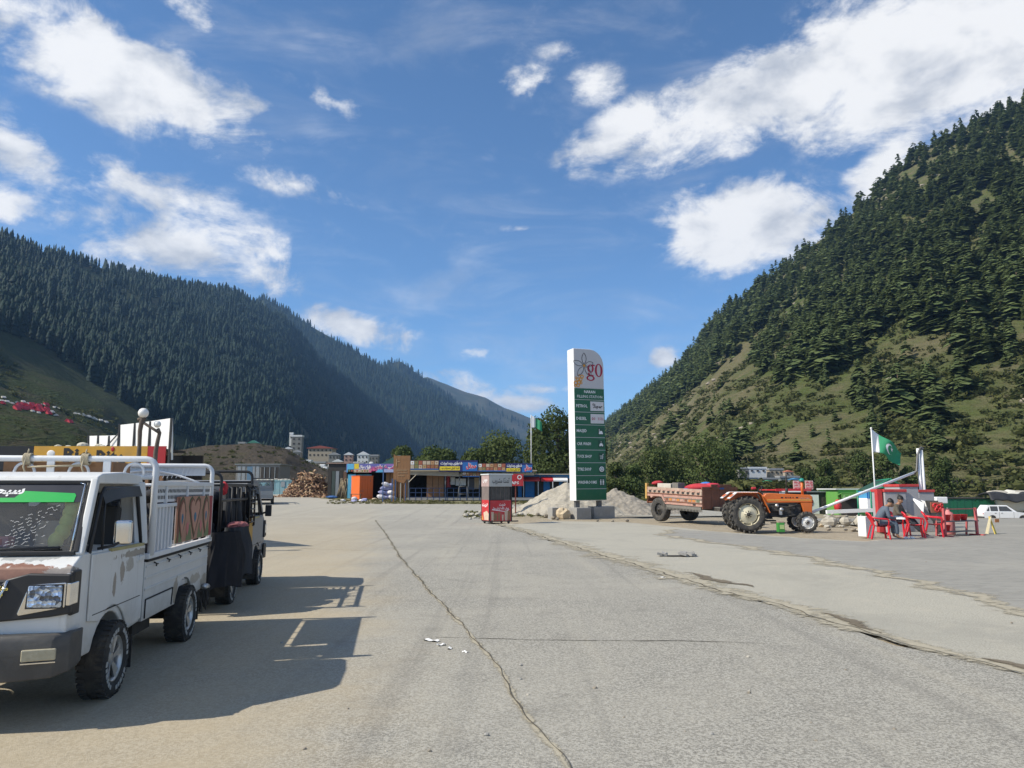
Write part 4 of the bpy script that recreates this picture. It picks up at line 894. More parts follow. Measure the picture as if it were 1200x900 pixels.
    for s in (-1, 1):
        make_wheel(t, s * .685, ax, side=s); make_wheel(t, s * .685, rx, side=s)
        MB().box((s * .66, ax + .40, .26), (.2, .012, .26)).build('mudflap', M_rubber, t)
        MB().box((s * .66, rx + .42, .28), (.2, .012, .26)).build('mudflap', M_rubber, t)
    MB().tube([(-.66, 3.32, .42), (.60, 3.32, .42), (.72, 3.25, .44), (.74, 3.0, .47)], .035, 8).build('rear_bumper', M_alloy, t)
    if white:
        fb = MB(); r = random.Random(5)
        for k in range(70):
            y_ = 2.72 + r.uniform(0, .42); x_ = .72 + r.uniform(-.03, .05); L = r.uniform(.12, .24); fb.bar((x_, y_, .44), (x_ + r.uniform(-.03, .03), y_ + r.uniform(-.04, .04), .44 - L), .012, .006)
        fb.build('chain_fringe', mat('fringe', (.045, .04, .036), .6, .3, var=.4, scale=40), t)
    # cage over the bed
    K = M_cage if white else M_black; r0 = .0225 if white else .018
    c = MB()
    for s in (-1, 1): c.box((s * .715, 2.08, .995), (.05, 2.36, .05))
    def hoop(y, top, rr=.09):
        p = [(-.735, y, 1.0), (-.735, y, top - rr)] + [(-.735 + rr - rr * math.cos(a), y, top - rr + rr * math.sin(a)) for a in (.4, .8, 1.2)] + [(-.735 + rr, y, top)]
        return p + [(-x, y_, z_) for x, y_, z_ in reversed(p)]
    cage = c.build('cage_rail', K, t, bev=.006)
    f = MB(); f.tube(hoop(.945, 1.865), r0 * 1.25, 10); f.tube([(-.735, .945, 1.70), (.735, .945, 1.70)], r0, 8); f.build('front_hoop', K, cage)
    if white:
        for x in (-.62, -.15, .32): MB().box((x, .93, 1.785), (.062, .018, .14)).build('upright_post', K, cage)
        for x in (-.37, .08, .55): MB().tube([(x + .085 * math.cos(a), .945, 1.71 + .115 * math.sin(a) ** .7) for a in [PI * k / 12 for k in range(13)]], .013, 7).build('ring', K, cage)
    rear = MB(); rear.tube(hoop(3.13, 1.87 if white else 1.80), r0 * 1.1, 10); rear.tube([(-.735, 3.13, 1.64), (.735, 3.13, 1.64)], r0 * .8, 8)
    if white:
        rear.tube([(-.6 + 1.2 * k / 14, 3.13, 1.66 + .15 * math.sin(PI * k / 14)) for k in range(15)], .014, 6)
        for k in range(26): x = -.62 + 1.24 * k / 25; rear.bar((x, 3.13, 1.78 if abs(x) > .45 else 1.72), (x + .04, 3.13, 1.855), .006, .006); 
        rear.box((0, 3.15, 1.80), (1.3, .006, .10))
    rear.build('rear_hoop', K, cage)
    for s in (-1, 1):
        sd = MB()
        for z_, h_ in ((1.645, .045), (1.44, .035)): sd.box((s * .735, 2.04, z_), (.035, 2.16, h_))
        for y_ in (1.30, 2.05, 2.75): sd.box((s * .735, y_, 1.545), (.03, .035, .17))
        so = sd.build('side_frame', K, cage, bev=.005)
        if white:
            MB().box((s * .725, 2.04, 1.545), (.006, 2.1, .15)).build('perforated_strip', K, so)
            hb = MB()
            for k in range(44):
                for j in (0, 1):
                    y_ = 1.04 + .0466 * k; a = .45 if (j == 0) else -.45; hb.box((s * .7295, y_, 1.515 + .06 * j), (.004, .014, .034), (a, 0, 0))
            hb.build('perforation', M_under, so)
            for k in range(6): MB().box((s * .735, 1.02 + .105 * k, 1.23), (.02, .042, .40)).build('slat', K, so)
            for k in range(5): MB().box((s * .735, 1.70 + .33 * k, 1.23), (.016, .03, .40)).build('slat', K, so)
            MB().box((s * .735, 3.10, 1.23), (.03, .05, .42)).build('corner_post', K, so)
        elif style == 'dark':
            for k in range(7): MB().tube([(s * .735, 1.1 + .33 * k, 1.0), (s * .735, 1.1 + .33 * k, 1.64)], .012, 6).build('slat', K, so)
    if white:
        bo = MB().box((.755, 2.36, 1.285), (.016, 1.44, .46)).build('painted_board', mat('board_salmon', (.44, .22, .15), .7, var=.35, scale=5, dirt=.3, dirtc=(.25, .24, .12)), t, rot=(0, 0, 0))
        dkg, mot, blue, pink, red_ = mat('motif_green', (.05, .10, .04), .7), mat('motif_brown', (.20, .075, .045), .7, var=.3), mat('motif_blue', (.03, .15, .24), .6), mat('motif_pink', (.55, .17, .16), .7), mat('motif_red', (.30, .03, .04), .6)
        sal = mat('motif_salmon', (.50, .26, .18), .7, var=.25); olive = mat('motif_olive', (.17, .20, .09), .7, var=.3)
        def motif(pts, m, lift, nm='painted_motif'):
            MB().prism(pts, .763 + lift - .002, .763 + lift, 'x').build(nm, m, bo)
        def leafp(cy, cz, w, h): return [(cy, cz - h / 2), (cy + w * .38, cz - h * .15), (cy + w * .5, cz + h * .15), (cy + w * .25, cz + h * .42), (cy, cz + h / 2), (cy - w * .25, cz + h * .42), (cy - w * .5, cz + h * .15), (cy - w * .38, cz - h * .15)]
        def heart(cy, cz, w, h): return [(cy, cz - h / 2), (cy + w * .3, cz - h * .1), (cy + w * .5, cz + h * .25), (cy + w * .46, cz + h * .42), (cy + w * .28, cz + h * .5), (cy + w * .08, cz + h * .42), (cy, cz + h * .3), (cy - w * .08, cz + h * .42), (cy - w * .28, cz + h * .5), (cy - w * .46, cz + h * .42), (cy - w * .5, cz + h * .25), (cy - w * .3, cz - h * .1)]
        for cy in (1.72, 2.10, 2.56, 2.86): motif([(cy - .12, 1.06), (cy + .12, 1.06), (cy + .05, 1.22), (cy - .05, 1.22)], olive, .001)
        for cy in (1.80, 2.78): motif(leafp(cy, 1.30, .30, .44), dkg, .002); motif(leafp(cy, 1.30, .25, .40), mot, .004); motif(leafp(cy + .01, 1.29, .18, .34), sal, .006)
        motif(heart(2.30, 1.29, .50, .45), dkg, .002); motif(heart(2.30, 1.295, .45, .41), mot, .004); motif(heart(2.30, 1.30, .36, .35), sal, .006)
        for cy, w in ((1.80, .07), (2.30, .10), (2.78, .07)): motif(leafp(cy, 1.29, w, .11), blue, .008)
        for cy in (2.03, 2.58): motif(leafp(cy, 1.18, .10, .14), pink, .003)
        motif([(2.96, 1.06), (3.08, 1.06), (3.08, 1.51), (2.94, 1.51), (2.99, 1.3)], red_, .003); motif([(1.64, 1.06), (1.70, 1.06), (1.74, 1.28), (1.70, 1.51), (1.64, 1.51)], mot, .002)
        m2 = MB(); ml = MB().tube([(.70, -.22, 1.15), (.80, -.20, 1.17), (.84, -.14, 1.20)], .012, 6).build('mirror_arm', M_black, t)
        m2.box((.845, -.13, 1.265), (.125, .07, .185), (0, 0, .15)); m2.build('mirror', M_chrome, ml, bev=.022, seg=3)
    return t
style_paint = {'dark': paint('dark_truck_paint', (.24, .245, .25), chips=.5, rough=.5), 'grey': paint('grey_truck_paint', (.30, .31, .31), chips=.4, rough=.5)}
TRUCK_RZ = math.radians(9.1); TRUCK_O = Vector((-3.84, 5.80, 0))
truck1 = make_truck('white pickup with rust on its nose and a white cage holding a painted heart board', TRUCK_O, TRUCK_RZ, 'white')
# ================================================================== what rides on and around the pickups
def tmat(o): return Matrix.Translation(o.location) @ Matrix.Rotation(o.rotation_euler[2], 4, 'Z')
T1 = tmat(truck1)
def on_truck(x, y, z, T=T1): return T @ Vector((x, y, z))
def lump(name, pts, m, label, cat, group=None):
    """a soft bundle: overlapping squashed balls joined by remeshing"""
    b = MB()
    for c, r, sq in pts: b.ball(c, r, 12, 8, sq)
    o = b.build(name, m); md = o.modifiers.new('r', 'REMESH'); md.mode = 'VOXEL'; md.voxel_size = 0.03; md.use_smooth_shade = True
    tx = bpy.data.textures.get('folds') or bpy.data.textures.new('folds', 'CLOUDS'); tx.noise_scale = .16
    d = o.modifiers.new('d', 'DISPLACE'); d.texture = tx; d.strength = .09; d.mid_level = .5
    return tag(o, label, cat, group)
M_tarp = mat('dark_tarp', (.025, .026, .03), .7, var=.5, scale=5); M_cloth_b = mat('black_cloth', (.014, .014, .017), .9, var=.5, scale=6); M_cloth_g = mat('charcoal_cloth', (.035, .037, .042), .9, var=.4, scale=6); M_cloth_r = mat('red_cloth', (.42, .03, .04), .85, var=.3)
b = lump('cargo_bundle', [((-.25, 1.4, .9), .42, (1, 1, .8)), ((.2, 1.6, .95), .4, (1, 1.1, .9)), ((0, 2.2, .85), .45, (1.1, 1.2, .7)), ((-.2, 1.35, 1.2), .32, (1.2, .9, .9)), ((.1, 2.7, .8), .35, (1.2, 1, .6))], M_tarp, 'dark tarpaulin bundle loaded in the bed of the white pickup', 'bundle')
b.location = truck1.location; b.rotation_euler = truck1.rotation_euler
cr = thing('wooden_crate', 'brown wooden crate on the load behind the roof bars of the white pickup', 'crate', on_truck(-.12, 1.25, 1.55), TRUCK_RZ)
for k in range(2): bx('plank', (0, -.22, .075 + .145 * k), (.92, .022, .135), M_wood, cr)
for k in range(2): bx('plank', (0, .22, .075 + .145 * k), (.92, .022, .135), M_wood, cr)
bx('plank', (-.45, 0, .15), (.022, .42, .28), M_wood, cr); bx('plank', (.45, 0, .15), (.022, .42, .28), M_wood, cr); bx('crate_floor', (0, 0, .012), (.9, .42, .02), M_wood, cr)
# ropes on the roof bars
for (x, lab) in ((-.35, 'frayed rope knotted round the roof bar over the green sun strip'), (.13, 'frayed rope knotted round the roof bar by the middle ring')):
    r = MB()
    for k in range(5): r.tube([on_truck(x + .012 * k - .02 + .03 * math.cos(a) * 0, .945 + .046 * math.cos(a), 1.86 + .048 * math.sin(a)) for a in [2 * PI * i / 10 for i in range(10)]], .009, 5, True)
    r.tube([on_truck(x, .90, 1.86), on_truck(x - .01, .895, 1.79), on_truck(x + .02, .9, 1.70)], .008, 5); r.tube([on_truck(x, .93, 1.90), on_truck(x + .01, .93, 1.95)], .007, 5)
    tag(r.build('rope', M_rope), lab, 'rope')
r = MB().tube([on_truck(-.33, .905, 1.79), on_truck(-.1, .905, 1.797), on_truck(.12, .905, 1.803)], .009, 5); tag(r.build('rope', M_rope), 'slack rope strung between the two knots on the roof bar', 'rope')
gl = thing('flower_garland', 'garland of yellow balls hanging inside the windscreen edge', 'garland', on_truck(0, 0, 0), TRUCK_RZ)
for k, (x, v) in enumerate(((.50, .68), (.505, .545), (.505, .41), (.495, .275), (.47, .15))):
    p = Vector((x, -.495 + .31 * v + .072, 1.145 + .5 * v)); MB().ball((0, 0, 0), .058, 12, 8, (.9, .9, 1.1)).build('pompom', mat('marigold', (.88, .84, .28), .9, var=.12, scale=40, bump=.4), gl, p)
MB().tube([(.575, -.23, 1.55), (.58, -.30, 1.45), (.57, -.42, 1.2)], .004, 5).build('string', M_rope, gl)
tb = thing('tissue_box', 'small pink and red box on the dashboard of the white pickup', 'box', on_truck(.05, -.32, 1.182), TRUCK_RZ); bx('carton', (0, 0, .035), (.2, .1, .07), mat('pink_card', (.6, .22, .25), .7), tb, .005); bx('sticker', (0, -.052, .035), (.12, .003, .04), M_red, tb)
# second pickup, dark, close behind
truck2 = make_truck('dark grey pickup with a clothes filled black pipe cage behind the white one', on_truck(-.08, 7.15, 0), TRUCK_RZ + PI, 'dark'); T2 = T1 @ Matrix.Translation((0, 4.45, 0))
lf = MB()
for y in (1.0, 1.45): lf.tube([(-.80, y, 1.02), (-.80, y, 1.58), (-.76, y, 1.64)], .016, 6)
for k in range(6): lf.tube([(-.80, 1.0, 1.08 + .1 * k), (-.80, 1.45, 1.08 + .1 * k)], .012, 6)
lf.tube([(-.74, 1.0, 1.02), (-.80, 1.0, 1.02)], .014, 6); lf.build('side_rack', M_black, truck2)
MB().box((-.86, .0, 1.22), (.10, .07, .19)).bar((-.72, -.05, 1.16), (-.84, 0, 1.2), .03).build('mirror', M_black, truck2, bev=.01)
def jacket(loc, rz, w, h, m, label, group=None, seed=1, cat='jacket', name='hanging_jacket', sleeves=True):
    """a coat hung by its collar: folded, wider at the hem, with two limp sleeves"""
    r = random.Random(seed); t = thing(name, label, cat, loc, rz, group); ph = [r.uniform(0, 6) for _ in range(6)]
    def shell(u, v):
        a = 2 * PI * u; ww = w * .5 * ((.42 if sleeves else .78) + (.58 if sleeves else .22) * min(1, v * 2.2)) * (1 - .12 * v * math.sin(3 * a + ph[0])); dd = w * .17 * (.7 + .6 * v)
        f = .035 * v * math.sin(9 * a + ph[1]) + .02 * math.sin(15 * a + 5 * v + ph[2])
        return (math.cos(a) * (ww + f) + .03 * math.sin(4 * v + ph[3]), math.sin(a) * (dd + f), -h * v + .03 * math.sin(2 * a + ph[4]) * v)
    MB().grid(shell, 40, 12).build('body_cloth', m, t)
    for s in (() if cat != 'jacket' or not sleeves else (-1, 1)):
        MB().grid(lambda u, v: (s * (w * .42 + .10 * v) + .055 * math.cos(2 * PI * u) * (1 + .2 * math.sin(9 * v + ph[5])), -.05 + .06 * math.sin(2 * PI * u) - .04 * v, -.10 * h - .72 * h * v), 12, 10).build('sleeve', m, t)
    if sleeves: MB().tube([(-.08, 0, .0), (0, .04, .02), (.08, 0, .0)], .018, 8).build('collar', m, t)
    return t
jacket(T2 @ Vector((.74, -.50, 1.04)), TRUCK_RZ + 1.0, .60, .70, M_cloth_b, 'black jacket hanging between the white and the dark pickup', seed=2, sleeves=False)
jacket(T2 @ Vector((.80, .02, 1.08)), TRUCK_RZ + 1.2, .60, .66, M_cloth_g, 'charcoal jacket hanging on the outside of the dark pickup', seed=5, sleeves=False)
jacket(T2 @ Vector((.52, 1.2, 1.60)), TRUCK_RZ + 1.3, .5, .56, M_cloth_b, 'black coat hanging inside the front of the pipe cage', seed=8)
jacket(T2 @ Vector((.52, 0.65, 1.60)), TRUCK_RZ + 1.5, .45, .58, M_cloth_g, 'grey coat with limp sleeves hanging in the middle of the pipe cage', seed=9)
rc = MB().ball((0, 0, 0), .07, 10, 7, (.8, .7, 1.3), .1).build('red_cloth', M_cloth_r, None, T2 @ Vector((.66, -.30, 1.60))); tag(rc, 'small red cloth tied at the near top corner of the pipe cage', 'cloth')
rc = MB().ball((0, 0, 0), .15, 14, 8, (1.5, .7, .40), .16).build('scarf', mat('red_white_scarf', (.30, .10, .10), .9, var=.8, scale=18), None, T2 @ Vector((.78, .10, 1.09)), (0, 0, TRUCK_RZ + 1.3)); tag(rc, 'crumpled red and white scarf lying on the rail of the dark pickup', 'scarf')
b = lump('cargo_bundle', [((-.2, 1.5, 1.0), .45, (1, 1.2, 1)), ((.2, 2.1, 1.05), .45, (.9, 1.1, 1)), ((-.1, 2.7, .95), .42, (1.2, 1, .9)), ((0, 1.8, 1.45), .34, (1.5, 2.2, .5)), ((0, 2.6, 1.5), .28, (1.8, 1.4, .4))], M_cloth_b, 'black heap of cloth filling the pipe cage of the dark pickup', 'bundle'); b.location = truck2.location; b.rotation_euler = truck2.rotation_euler
bx_ = thing('plastic_crate', 'yellow crate inside the lower cage of the dark pickup', 'crate', T2 @ Vector((.55, 1.5, .64)), TRUCK_RZ)
bx('crate_body', (0, 0, .22), (.3, .5, .44), mat('crate_yellow', (.55, .30, .05), .6, dirt=.4), bx_, .01)
p3 = spot(297, 591); truck3 = make_truck('grey pickup parked far along the left shoulder', (p3.x, p3.y + 2, ground_z(p3.x, p3.y) + .02), math.radians(198), 'grey')
# ------------------------------------------------------------------ food stall with yellow fascia, globe lamps and white hoarding
D = 20.0
def wp(px, py, d=D): return at(px, py, d)
st = thing('food_stall', 'roadside stall with a yellow and red fascia behind the white pickup', 'stall', (wp(100, 572).x, D, 0))
ox = st.location.x; zt = wp(0, 523).z; x0, x1 = wp(-60, 523).x - ox, wp(196, 523).x - ox; xm = wp(42, 523).x - ox; xr = wp(175, 523).x - ox
M_dkwall = mat('dark_boarding', (.03, .026, .024), .8, var=.4); M_yel = mat('fascia_yellow', (.62, .33, .03), .5, var=.22, scale=2.5, dirt=.25); M_fred = mat('fascia_red', (.42, .02, .025), .5, var=.15); M_ink = mat('black_print', (.02, .018, .018), .5)
bx('back_wall', (-.3, 1.1, zt / 2 - .1), (x1 - x0, .08, zt - .2), M_dkwall, st); bx('side_wall', (x1 - .05, .55, zt / 2 - .12), (.08, 1.0, zt - .24), M_dkwall, st); bx('roof', ((x0 + x1) / 2, .55, zt - .10), (x1 - x0, 1.2, .06), M_dkwall, st)
bx('counter', ((x0 + x1) / 2, .2, .5), (x1 - x0, .5, 1.0), M_wood, st, .01)
f1 = bx('fascia_board', ((x0 + xm) / 2, -.05, zt - .32), (xm - x0 - .01, .05, .64), mat('fascia_black', (.015, .014, .015), .4), st); f2 = bx('fascia_board', ((xm + xr) / 2, -.05, zt - .32), (xr - xm - .01, .05, .64), M_yel, st); f3 = bx('fascia_board', ((xr + x1) / 2, -.05, zt - .32), (x1 - xr, .05, .64), M_fred, st)
for (pc, txt, w) in ((92, 'Big', .68), (133, 'Bite', .80)): text_mesh(txt, .50, M_ink, f2, (wp(pc, 523).x - ox - (xm + xr) / 2, -.03, .02), fit=w, bold=.02)
MB().ball((wp(134, 526).x - ox - (xm + xr) / 2, -.03, .24), .05, 10, 6, (1, .2, 1.3)).build('red_dot', M_fred, f2); MB().ball((wp(62, 528).x - ox - (xm + xr) / 2, -.02, .12), .12, 12, 8, (1, .15, .8)).build('white_emblem', M_wtxt, f2)
for k, x in enumerate((x0 + .1, xm, xr, x1 - .1)): bx('post', (x, .02, zt / 2 - .2), (.09, .09, zt - .4), M_wood, st)
for i, (px, w) in enumerate(((68, .22), (80, .2), (97, .32), (116, .26), (120, .2))):
    s_ = MB().ball((0, 0, 0), w / 2, 9, 6, (1, .8, .62), .08).build('sandbag', mat('sack_pale', (.50, .47, .38), .9, var=.2)); q = wp(px, 523, D + .3 + .12 * (i % 2)); s_.location = (q.x, q.y, zt - .07 + w * .31); tag(s_, 'pale weight sack on the stall roof, one of five along its front', 'sack', 'pale sacks on the stall roof')
def hq(px, py): return at(px, py, 25.5 - (px - 104) / 97.0 * 5.5)
hb_ = hq(150, 572); hd = thing('hoarding', 'white hoarding panels with dark frame above the yellow stall', 'billboard', (hb_.x, hb_.y, 0)); ho_ = hd.location
M_hw = mat('hoarding_white', (.80, .80, .78), .6, var=.04, dirt=.1); M_frame = mat('dark_steel', (.06, .06, .06), .6, .4)
for (a, ya, b_, yb, ybot) in ((140.5, 498, 158, 496, 526), (158.5, 496, 176, 493.6, 526), (176.5, 493.6, 200.5, 490, 539), (104.5, 510.8, 115, 510.6, 526), (115.8, 510.6, 127.5, 510.4, 526), (128.5, 510.4, 139.8, 510, 526)):
    slab('panel', [hq(a, ybot) - ho_, hq(b_, ybot) - ho_, hq(b_, yb) - ho_, hq(a, ya) - ho_], .05, M_hw, hd)
fv = Vector((.02, -.04, 0))
for a, yt in ((104, 510), (115.3, 510), (128, 511), (140.2, 497), (158.2, 496), (176.2, 494), (200.9, 490)):
    q = hq(a, yt) - ho_ + fv; MB().bar((q.x, q.y, .05), q, .05, .05).build('post', M_frame, hd)
MB().bar(hq(139, 508) - ho_ + fv * 3, hq(123, 526) - ho_ + fv * 6, .03).build('stay', M_frame, hd)
lp = thing('globe_lamp', 'tall globe lamp on a crooked branch post above the yellow stall', 'lamp', (wp(163, 572, 18.6).x, 18.6, 0)); lx = lp.location.x; dl = 18.6
M_branch = mat('branch', (.13, .105, .085), .95, var=.4, scale=12, bump=.4); M_globe = mat('globe_white', (.80, .79, .75), .25, var=.04)
def lq(px, py, dy=0): q = at(px, py, dl); return (q.x - lx, dy, q.z)
MB().tube([(.02, 0, 0), lq(162, 545), lq(163.5, 520), lq(164, 505), lq(166, 494), lq(167, 490)], [.07, .06, .05, .055, .06, .05], 8).build('post', M_branch, lp)
MB().tube([lq(165, 493), lq(172, 498), lq(180, 503), lq(186, 507)], .035, 7).build('arm', M_branch, lp); MB().ball(lq(168, 484), .125, 18, 12).build('globe', M_globe, lp)
MB().tube([lq(162, 492), lq(165, 491), lq(170, 491)], .05, 7).build('socket', M_branch, lp)
lp2 = thing('globe_lamp', 'smaller globe lamp on a short branch post beside the taller one', 'lamp', (wp(183, 572, 18.6).x, 18.6, 0)); l2 = lp2.location.x
def lq2(px, py): q = at(px, py, dl); return (q.x - l2, .05, q.z)
MB().tube([(0, 0.05, 0), lq2(180, 545), lq2(181.5, 528), lq2(184, 515), lq2(186, 507), lq2(184, 502)], [.07, .06, .055, .05, .045, .04], 8).build('post', M_branch, lp2); MB().ball(lq2(183.5, 497), .085, 16, 10).build('globe', M_globe, lp2)
# ================================================================== totem sign
SD = 39.0; ST = math.radians(21.7); sp = at(675.4, 572, SD); sg = thing('totem_sign', 'tall white and green filling station totem sign on concrete blocks', 'sign', (sp.x, SD, 0), ST)
sg.rotation_euler = (0, math.radians(-.5), ST)
SW, STh = 1.80, .76
M_sgreen = mat('sign_green', (.006, .105, .045), .38, var=.06, dirt=.08); M_sgrey = mat('sign_silver', (.52, .50, .50), .45, .1, var=.04); M_swhite = mat('sign_white', (.82, .82, .82), .45, var=.03, dirt=.06); M_crim = mat('crimson', (.36, .008, .04), .45, var=.05); M_orange = mat('logo_orange', (.70, .30, .03), .5); M_steel = mat('steel_grey', (.16, .16, .16), .6, .5)
def sz(py): return zat(py, SD)
ztop, zbot = sz(408), sz(587); R = .86
prof = [(0, zbot), (SW, zbot), (SW, ztop - R)] + [(SW - R + R * math.sin(a), ztop - R + R * math.cos(a) * 1.0) for a in [PI / 2 * k / 10 for k in range(9, -1, -1)]] + [(0, ztop)]
MB().prism(prof, .03, STh, 'y').build('cabinet', M_swhite, sg, bev=.02)
topz = sz(454.6)
MB().prism([(.02, topz + .015), (SW - .02, topz + .015), (SW - .02, ztop - R)] + [(SW - R + (R - .02) * math.sin(a), ztop - R + (R - .02) * math.cos(a)) for a in [PI / 2 * k / 10 for k in range(9, -1, -1)]] + [(.02, ztop - .02)], 0, .028, 'y').build('logo_panel', M_sgrey, sg)
rows = [454.6, 468, 482.6, 497.6, 512.4, 527.2, 542.2, 557.4, 573.0, 586.4]; names = ['', 'PETROL', 'DIESEL', 'MASJID', 'CAR WASH', 'TUCK SHOP', 'TYRE SHOP', 'WASHROOMS', '']
pans = []
for k in range(9):
    za, zb_ = sz(rows[k]), sz(rows[k + 1]); p = bx('sign_panel', (SW / 2, .014, (za + zb_) / 2), (SW - .03, .028, za - zb_ - .012), M_sgreen, sg); pans.append((p, (za - zb_)))
    if k < 8: bx('divider', (SW / 2, .012, zb_), (SW - .02, .03, .022), M_sgrey, sg)
text_mesh('NARAN', .21, M_wtxt, pans[0][0], (.02, -.017, .13), bold=.004, fit=.66); text_mesh('FILLING STATION', .2, M_wtxt, pans[0][0], (.02, -.017, -.13), bold=.001, fit=1.5)
for k in range(1, 8):
    w = {'PETROL': .66, 'DIESEL': .60, 'MASJID': .60, 'CAR WASH': .82, 'TUCK SHOP': .86, 'TYRE SHOP': .82, 'WASHROOMS': 1.12}[names[k]]
    text_mesh(names[k], .22, M_wtxt, pans[k][0], (-SW / 2 + .10 + w / 2, -.017, 0), bold=.004, fit=w)
    p = pans[k][0]; X = SW / 2
    if k < 3:
        pl = bx('grade_plate', (X - .46, -.019, 0), (.80, .012, .50), mat('plate_white', (.62, .60, .60), .5), p)
        if k == 2: text_mesh('GO', .20, M_crim, p, (X - .70, -.028, 0), fit=.22, bold=.006); MB().lathe([(.10, 0), (.10, .004), (.07, .004), (.07, 0)], 16, 'y', (X - .50, -.028, 0)).build('ring_mark', M_ink, p); text_mesh('ESEL', .20, M_crim, p, (X - .24, -.028, 0), fit=.34)
        else:
            text_mesh('Go', .17, M_ink, p, (X - .66, -.028, .10), fit=.2, shear=.3, bold=.004); text_mesh('Super', .24, M_ink, p, (X - .42, -.028, -.04), fit=.56, shear=.3, bold=.008)
    else:
        i_ = bx('icon_plate', (X - .27, -.018, 0), (.34, .010, .40), mat('icon_green', (.004, .06, .03), .4), p); b = MB(); e = .008
        def q(x0, z0, x1, z1): b.box(((x0 + x1) / 2, -.010, (z0 + z1) / 2), (abs(x1 - x0), .006, abs(z1 - z0)))
        if k == 3: q(-.12, -.14, .12, -.07); b.lathe([(.085, -.003), (0, -.003)], 12, 'y', (0.01, -.011, -.05)); b.lathe([(.085, -.003), (.085, .003)], 12, 'y', (0.01, -.011, -.05)); q(-.11, -.08, -.08, .13)
        elif k == 4: q(-.11, -.10, .11, -.03); q(-.07, -.03, .07, .03); q(-.01, .07, .01, .14); q(-.10, -.13, -.05, -.10); q(.05, -.13, .10, -.10)
        elif k == 5: q(-.10, .02, .08, .04); q(-.08, -.04, .07, -.02); q(-.08, -.10, .07, -.08); q(.07, -.10, .09, .12); q(.09, .10, .13, .13); q(-.06, -.14, -.03, -.11); q(.03, -.14, .06, -.11)
        elif k == 6: b.lathe([(.14, 0), (.14, -.005), (.09, -.005), (.09, 0)], 20, 'y', (0, -.007, 0)); b.lathe([(.06, 0), (.06, -.005), (.02, -.005), (.02, 0)], 14, 'y', (0, -.007, 0))
        else:
            for s in (-.08, .08): b.lathe([(.03, 0), (.03, -.005), (0, -.005)], 10, 'y', (s, -.007, .11)); q(s - .035, -.02, s + .035, .07); q(s - .028, -.14, s - .006, -.02); q(s + .006, -.14, s + .028, -.02)
            q(-.004, -.15, .004, .15)
        b.build('icon', M_wtxt, i_)
# logo: outlined flower, orange bubbles, red letters
lg = bx('logo', (.82, -.006, sz(430)), (.02, .004, .02), M_orange, sg); M_line = mat('logo_line', (.05, .05, .06), .5)
fc = Vector((-.20, -.004, .10))
for k in range(5):
    a = math.radians(90 + 72 * k); ax_ = Vector((math.cos(a), 0, math.sin(a))); sd_ = Vector((-ax_.z, 0, ax_.x)); L = .62 if k != 4 else .5
    MB().tube([fc + ax_ * (.07 + L * (t if t < 1 else 2 - t)) * 1.0 + sd_ * .13 * math.sin(PI * min(t, 2 - t)) ** .8 * (1 if t < 1 else -1) for t in [2 * i / 22 for i in range(22)]], .014, 5, True).build('petal', M_line, lg)
MB().lathe([(.075, 0), (.075, -.006), (0, -.006)], 14, 'y', fc).build('flower_centre', M_orange, lg)
def ell_ring(b, cx, cz, rx, rz_, ix, iz, n=28, y=-.004):
    vs = [(cx + rx * math.cos(2 * PI * i / n), y, cz + rz_ * math.sin(2 * PI * i / n)) for i in range(n)] + [(cx + ix * math.cos(2 * PI * i / n), y, cz + iz * math.sin(2 * PI * i / n)) for i in range(n)]
    b.add(vs, [(i, (i + 1) % n, n + (i + 1) % n, n + i) for i in range(n)])
gb = MB(); ell_ring(gb, .18, -.04, .19, .22, .085, .185); ell_ring(gb, .17, -.56, .25, .15, .15, .095); gb.box((.08, -.004, -.34), (.10, .004, .14), (0, -.5, 0)); gb.box((.22, -.004, -.42), (.26, .004, .08)); gb.box((.36, -.004, .14), (.14, .004, .07)); gb.build('letter_g', M_crim, lg)
ob = MB(); ell_ring(ob, .67, -.12, .23, .36, .115, .315); ob.build('letter_o', M_crim, lg)
for i, (x, z, r_) in enumerate(((-.72, -.86, .13), (-.52, -.82, .12), (-.60, -.66, .10), (-.42, -.66, .10), (-.70, -.58, .07), (-.34, -.50, .11), (-.48, -.52, .07), (-.40, -.84, .08), (-.58, -.98, .10), (-.76, -1.0, .09), (-.50, -.42, .05))):
    b = MB(); ell_ring(b, x, z, r_, r_, r_ * .5, r_ * .5, 14); b.build('bubble', M_orange, lg)
for x in (.22, SW - .28): bx('post', (x, STh / 2, zbot / 2 + .2), (.24, .2, zbot - .36), M_steel, sg); bx('base_plate', (x, STh / 2, .56), (.4, .36, .03), M_steel, sg)
M_conc = mat('concrete', (.30, .29, .27), .9, var=.3, scale=3, bump=.3, dirt=.4, dirtc=(.2, .18, .15))
for (c, d_, lab) in (((.18, -.05, .30), (.86, .8, .62), 'grey concrete cube under the left leg of the totem sign'), ((1.66, .45, .32), (1.25, .8, .66), 'wide concrete block under the right leg of the totem sign'), ((.95, .75, .27), (.60, .5, .56), 'dark concrete block between the two legs of the totem sign'), ((-.85, .62, .30), (.75, .6, .62), 'pale concrete block left behind the totem sign')):
    w = Matrix.Translation(sg.location) @ Matrix.Rotation(ST, 4, 'Z') @ Vector(c); o = MB().box((0, 0, 0), d_).build('concrete_block', M_conc, None, w, (0, 0, ST + rnd.uniform(-.08, .08)), bev=.02); tag(o, lab, 'concrete block')
def rock(px, py, r, label, m=None, sq=(1, .85, .7), seed=0, cat='stone', group=None, name='stone'):
    p = spot(px, py); o = MB().ball((0, 0, 0), r, 9, 6, sq, .16).build(name, m or M_rock, None, (p.x, p.y, p.z + r * sq[2] * .7), (0, 0, rnd.uniform(0, 6))); return tag(o, label, cat, group)
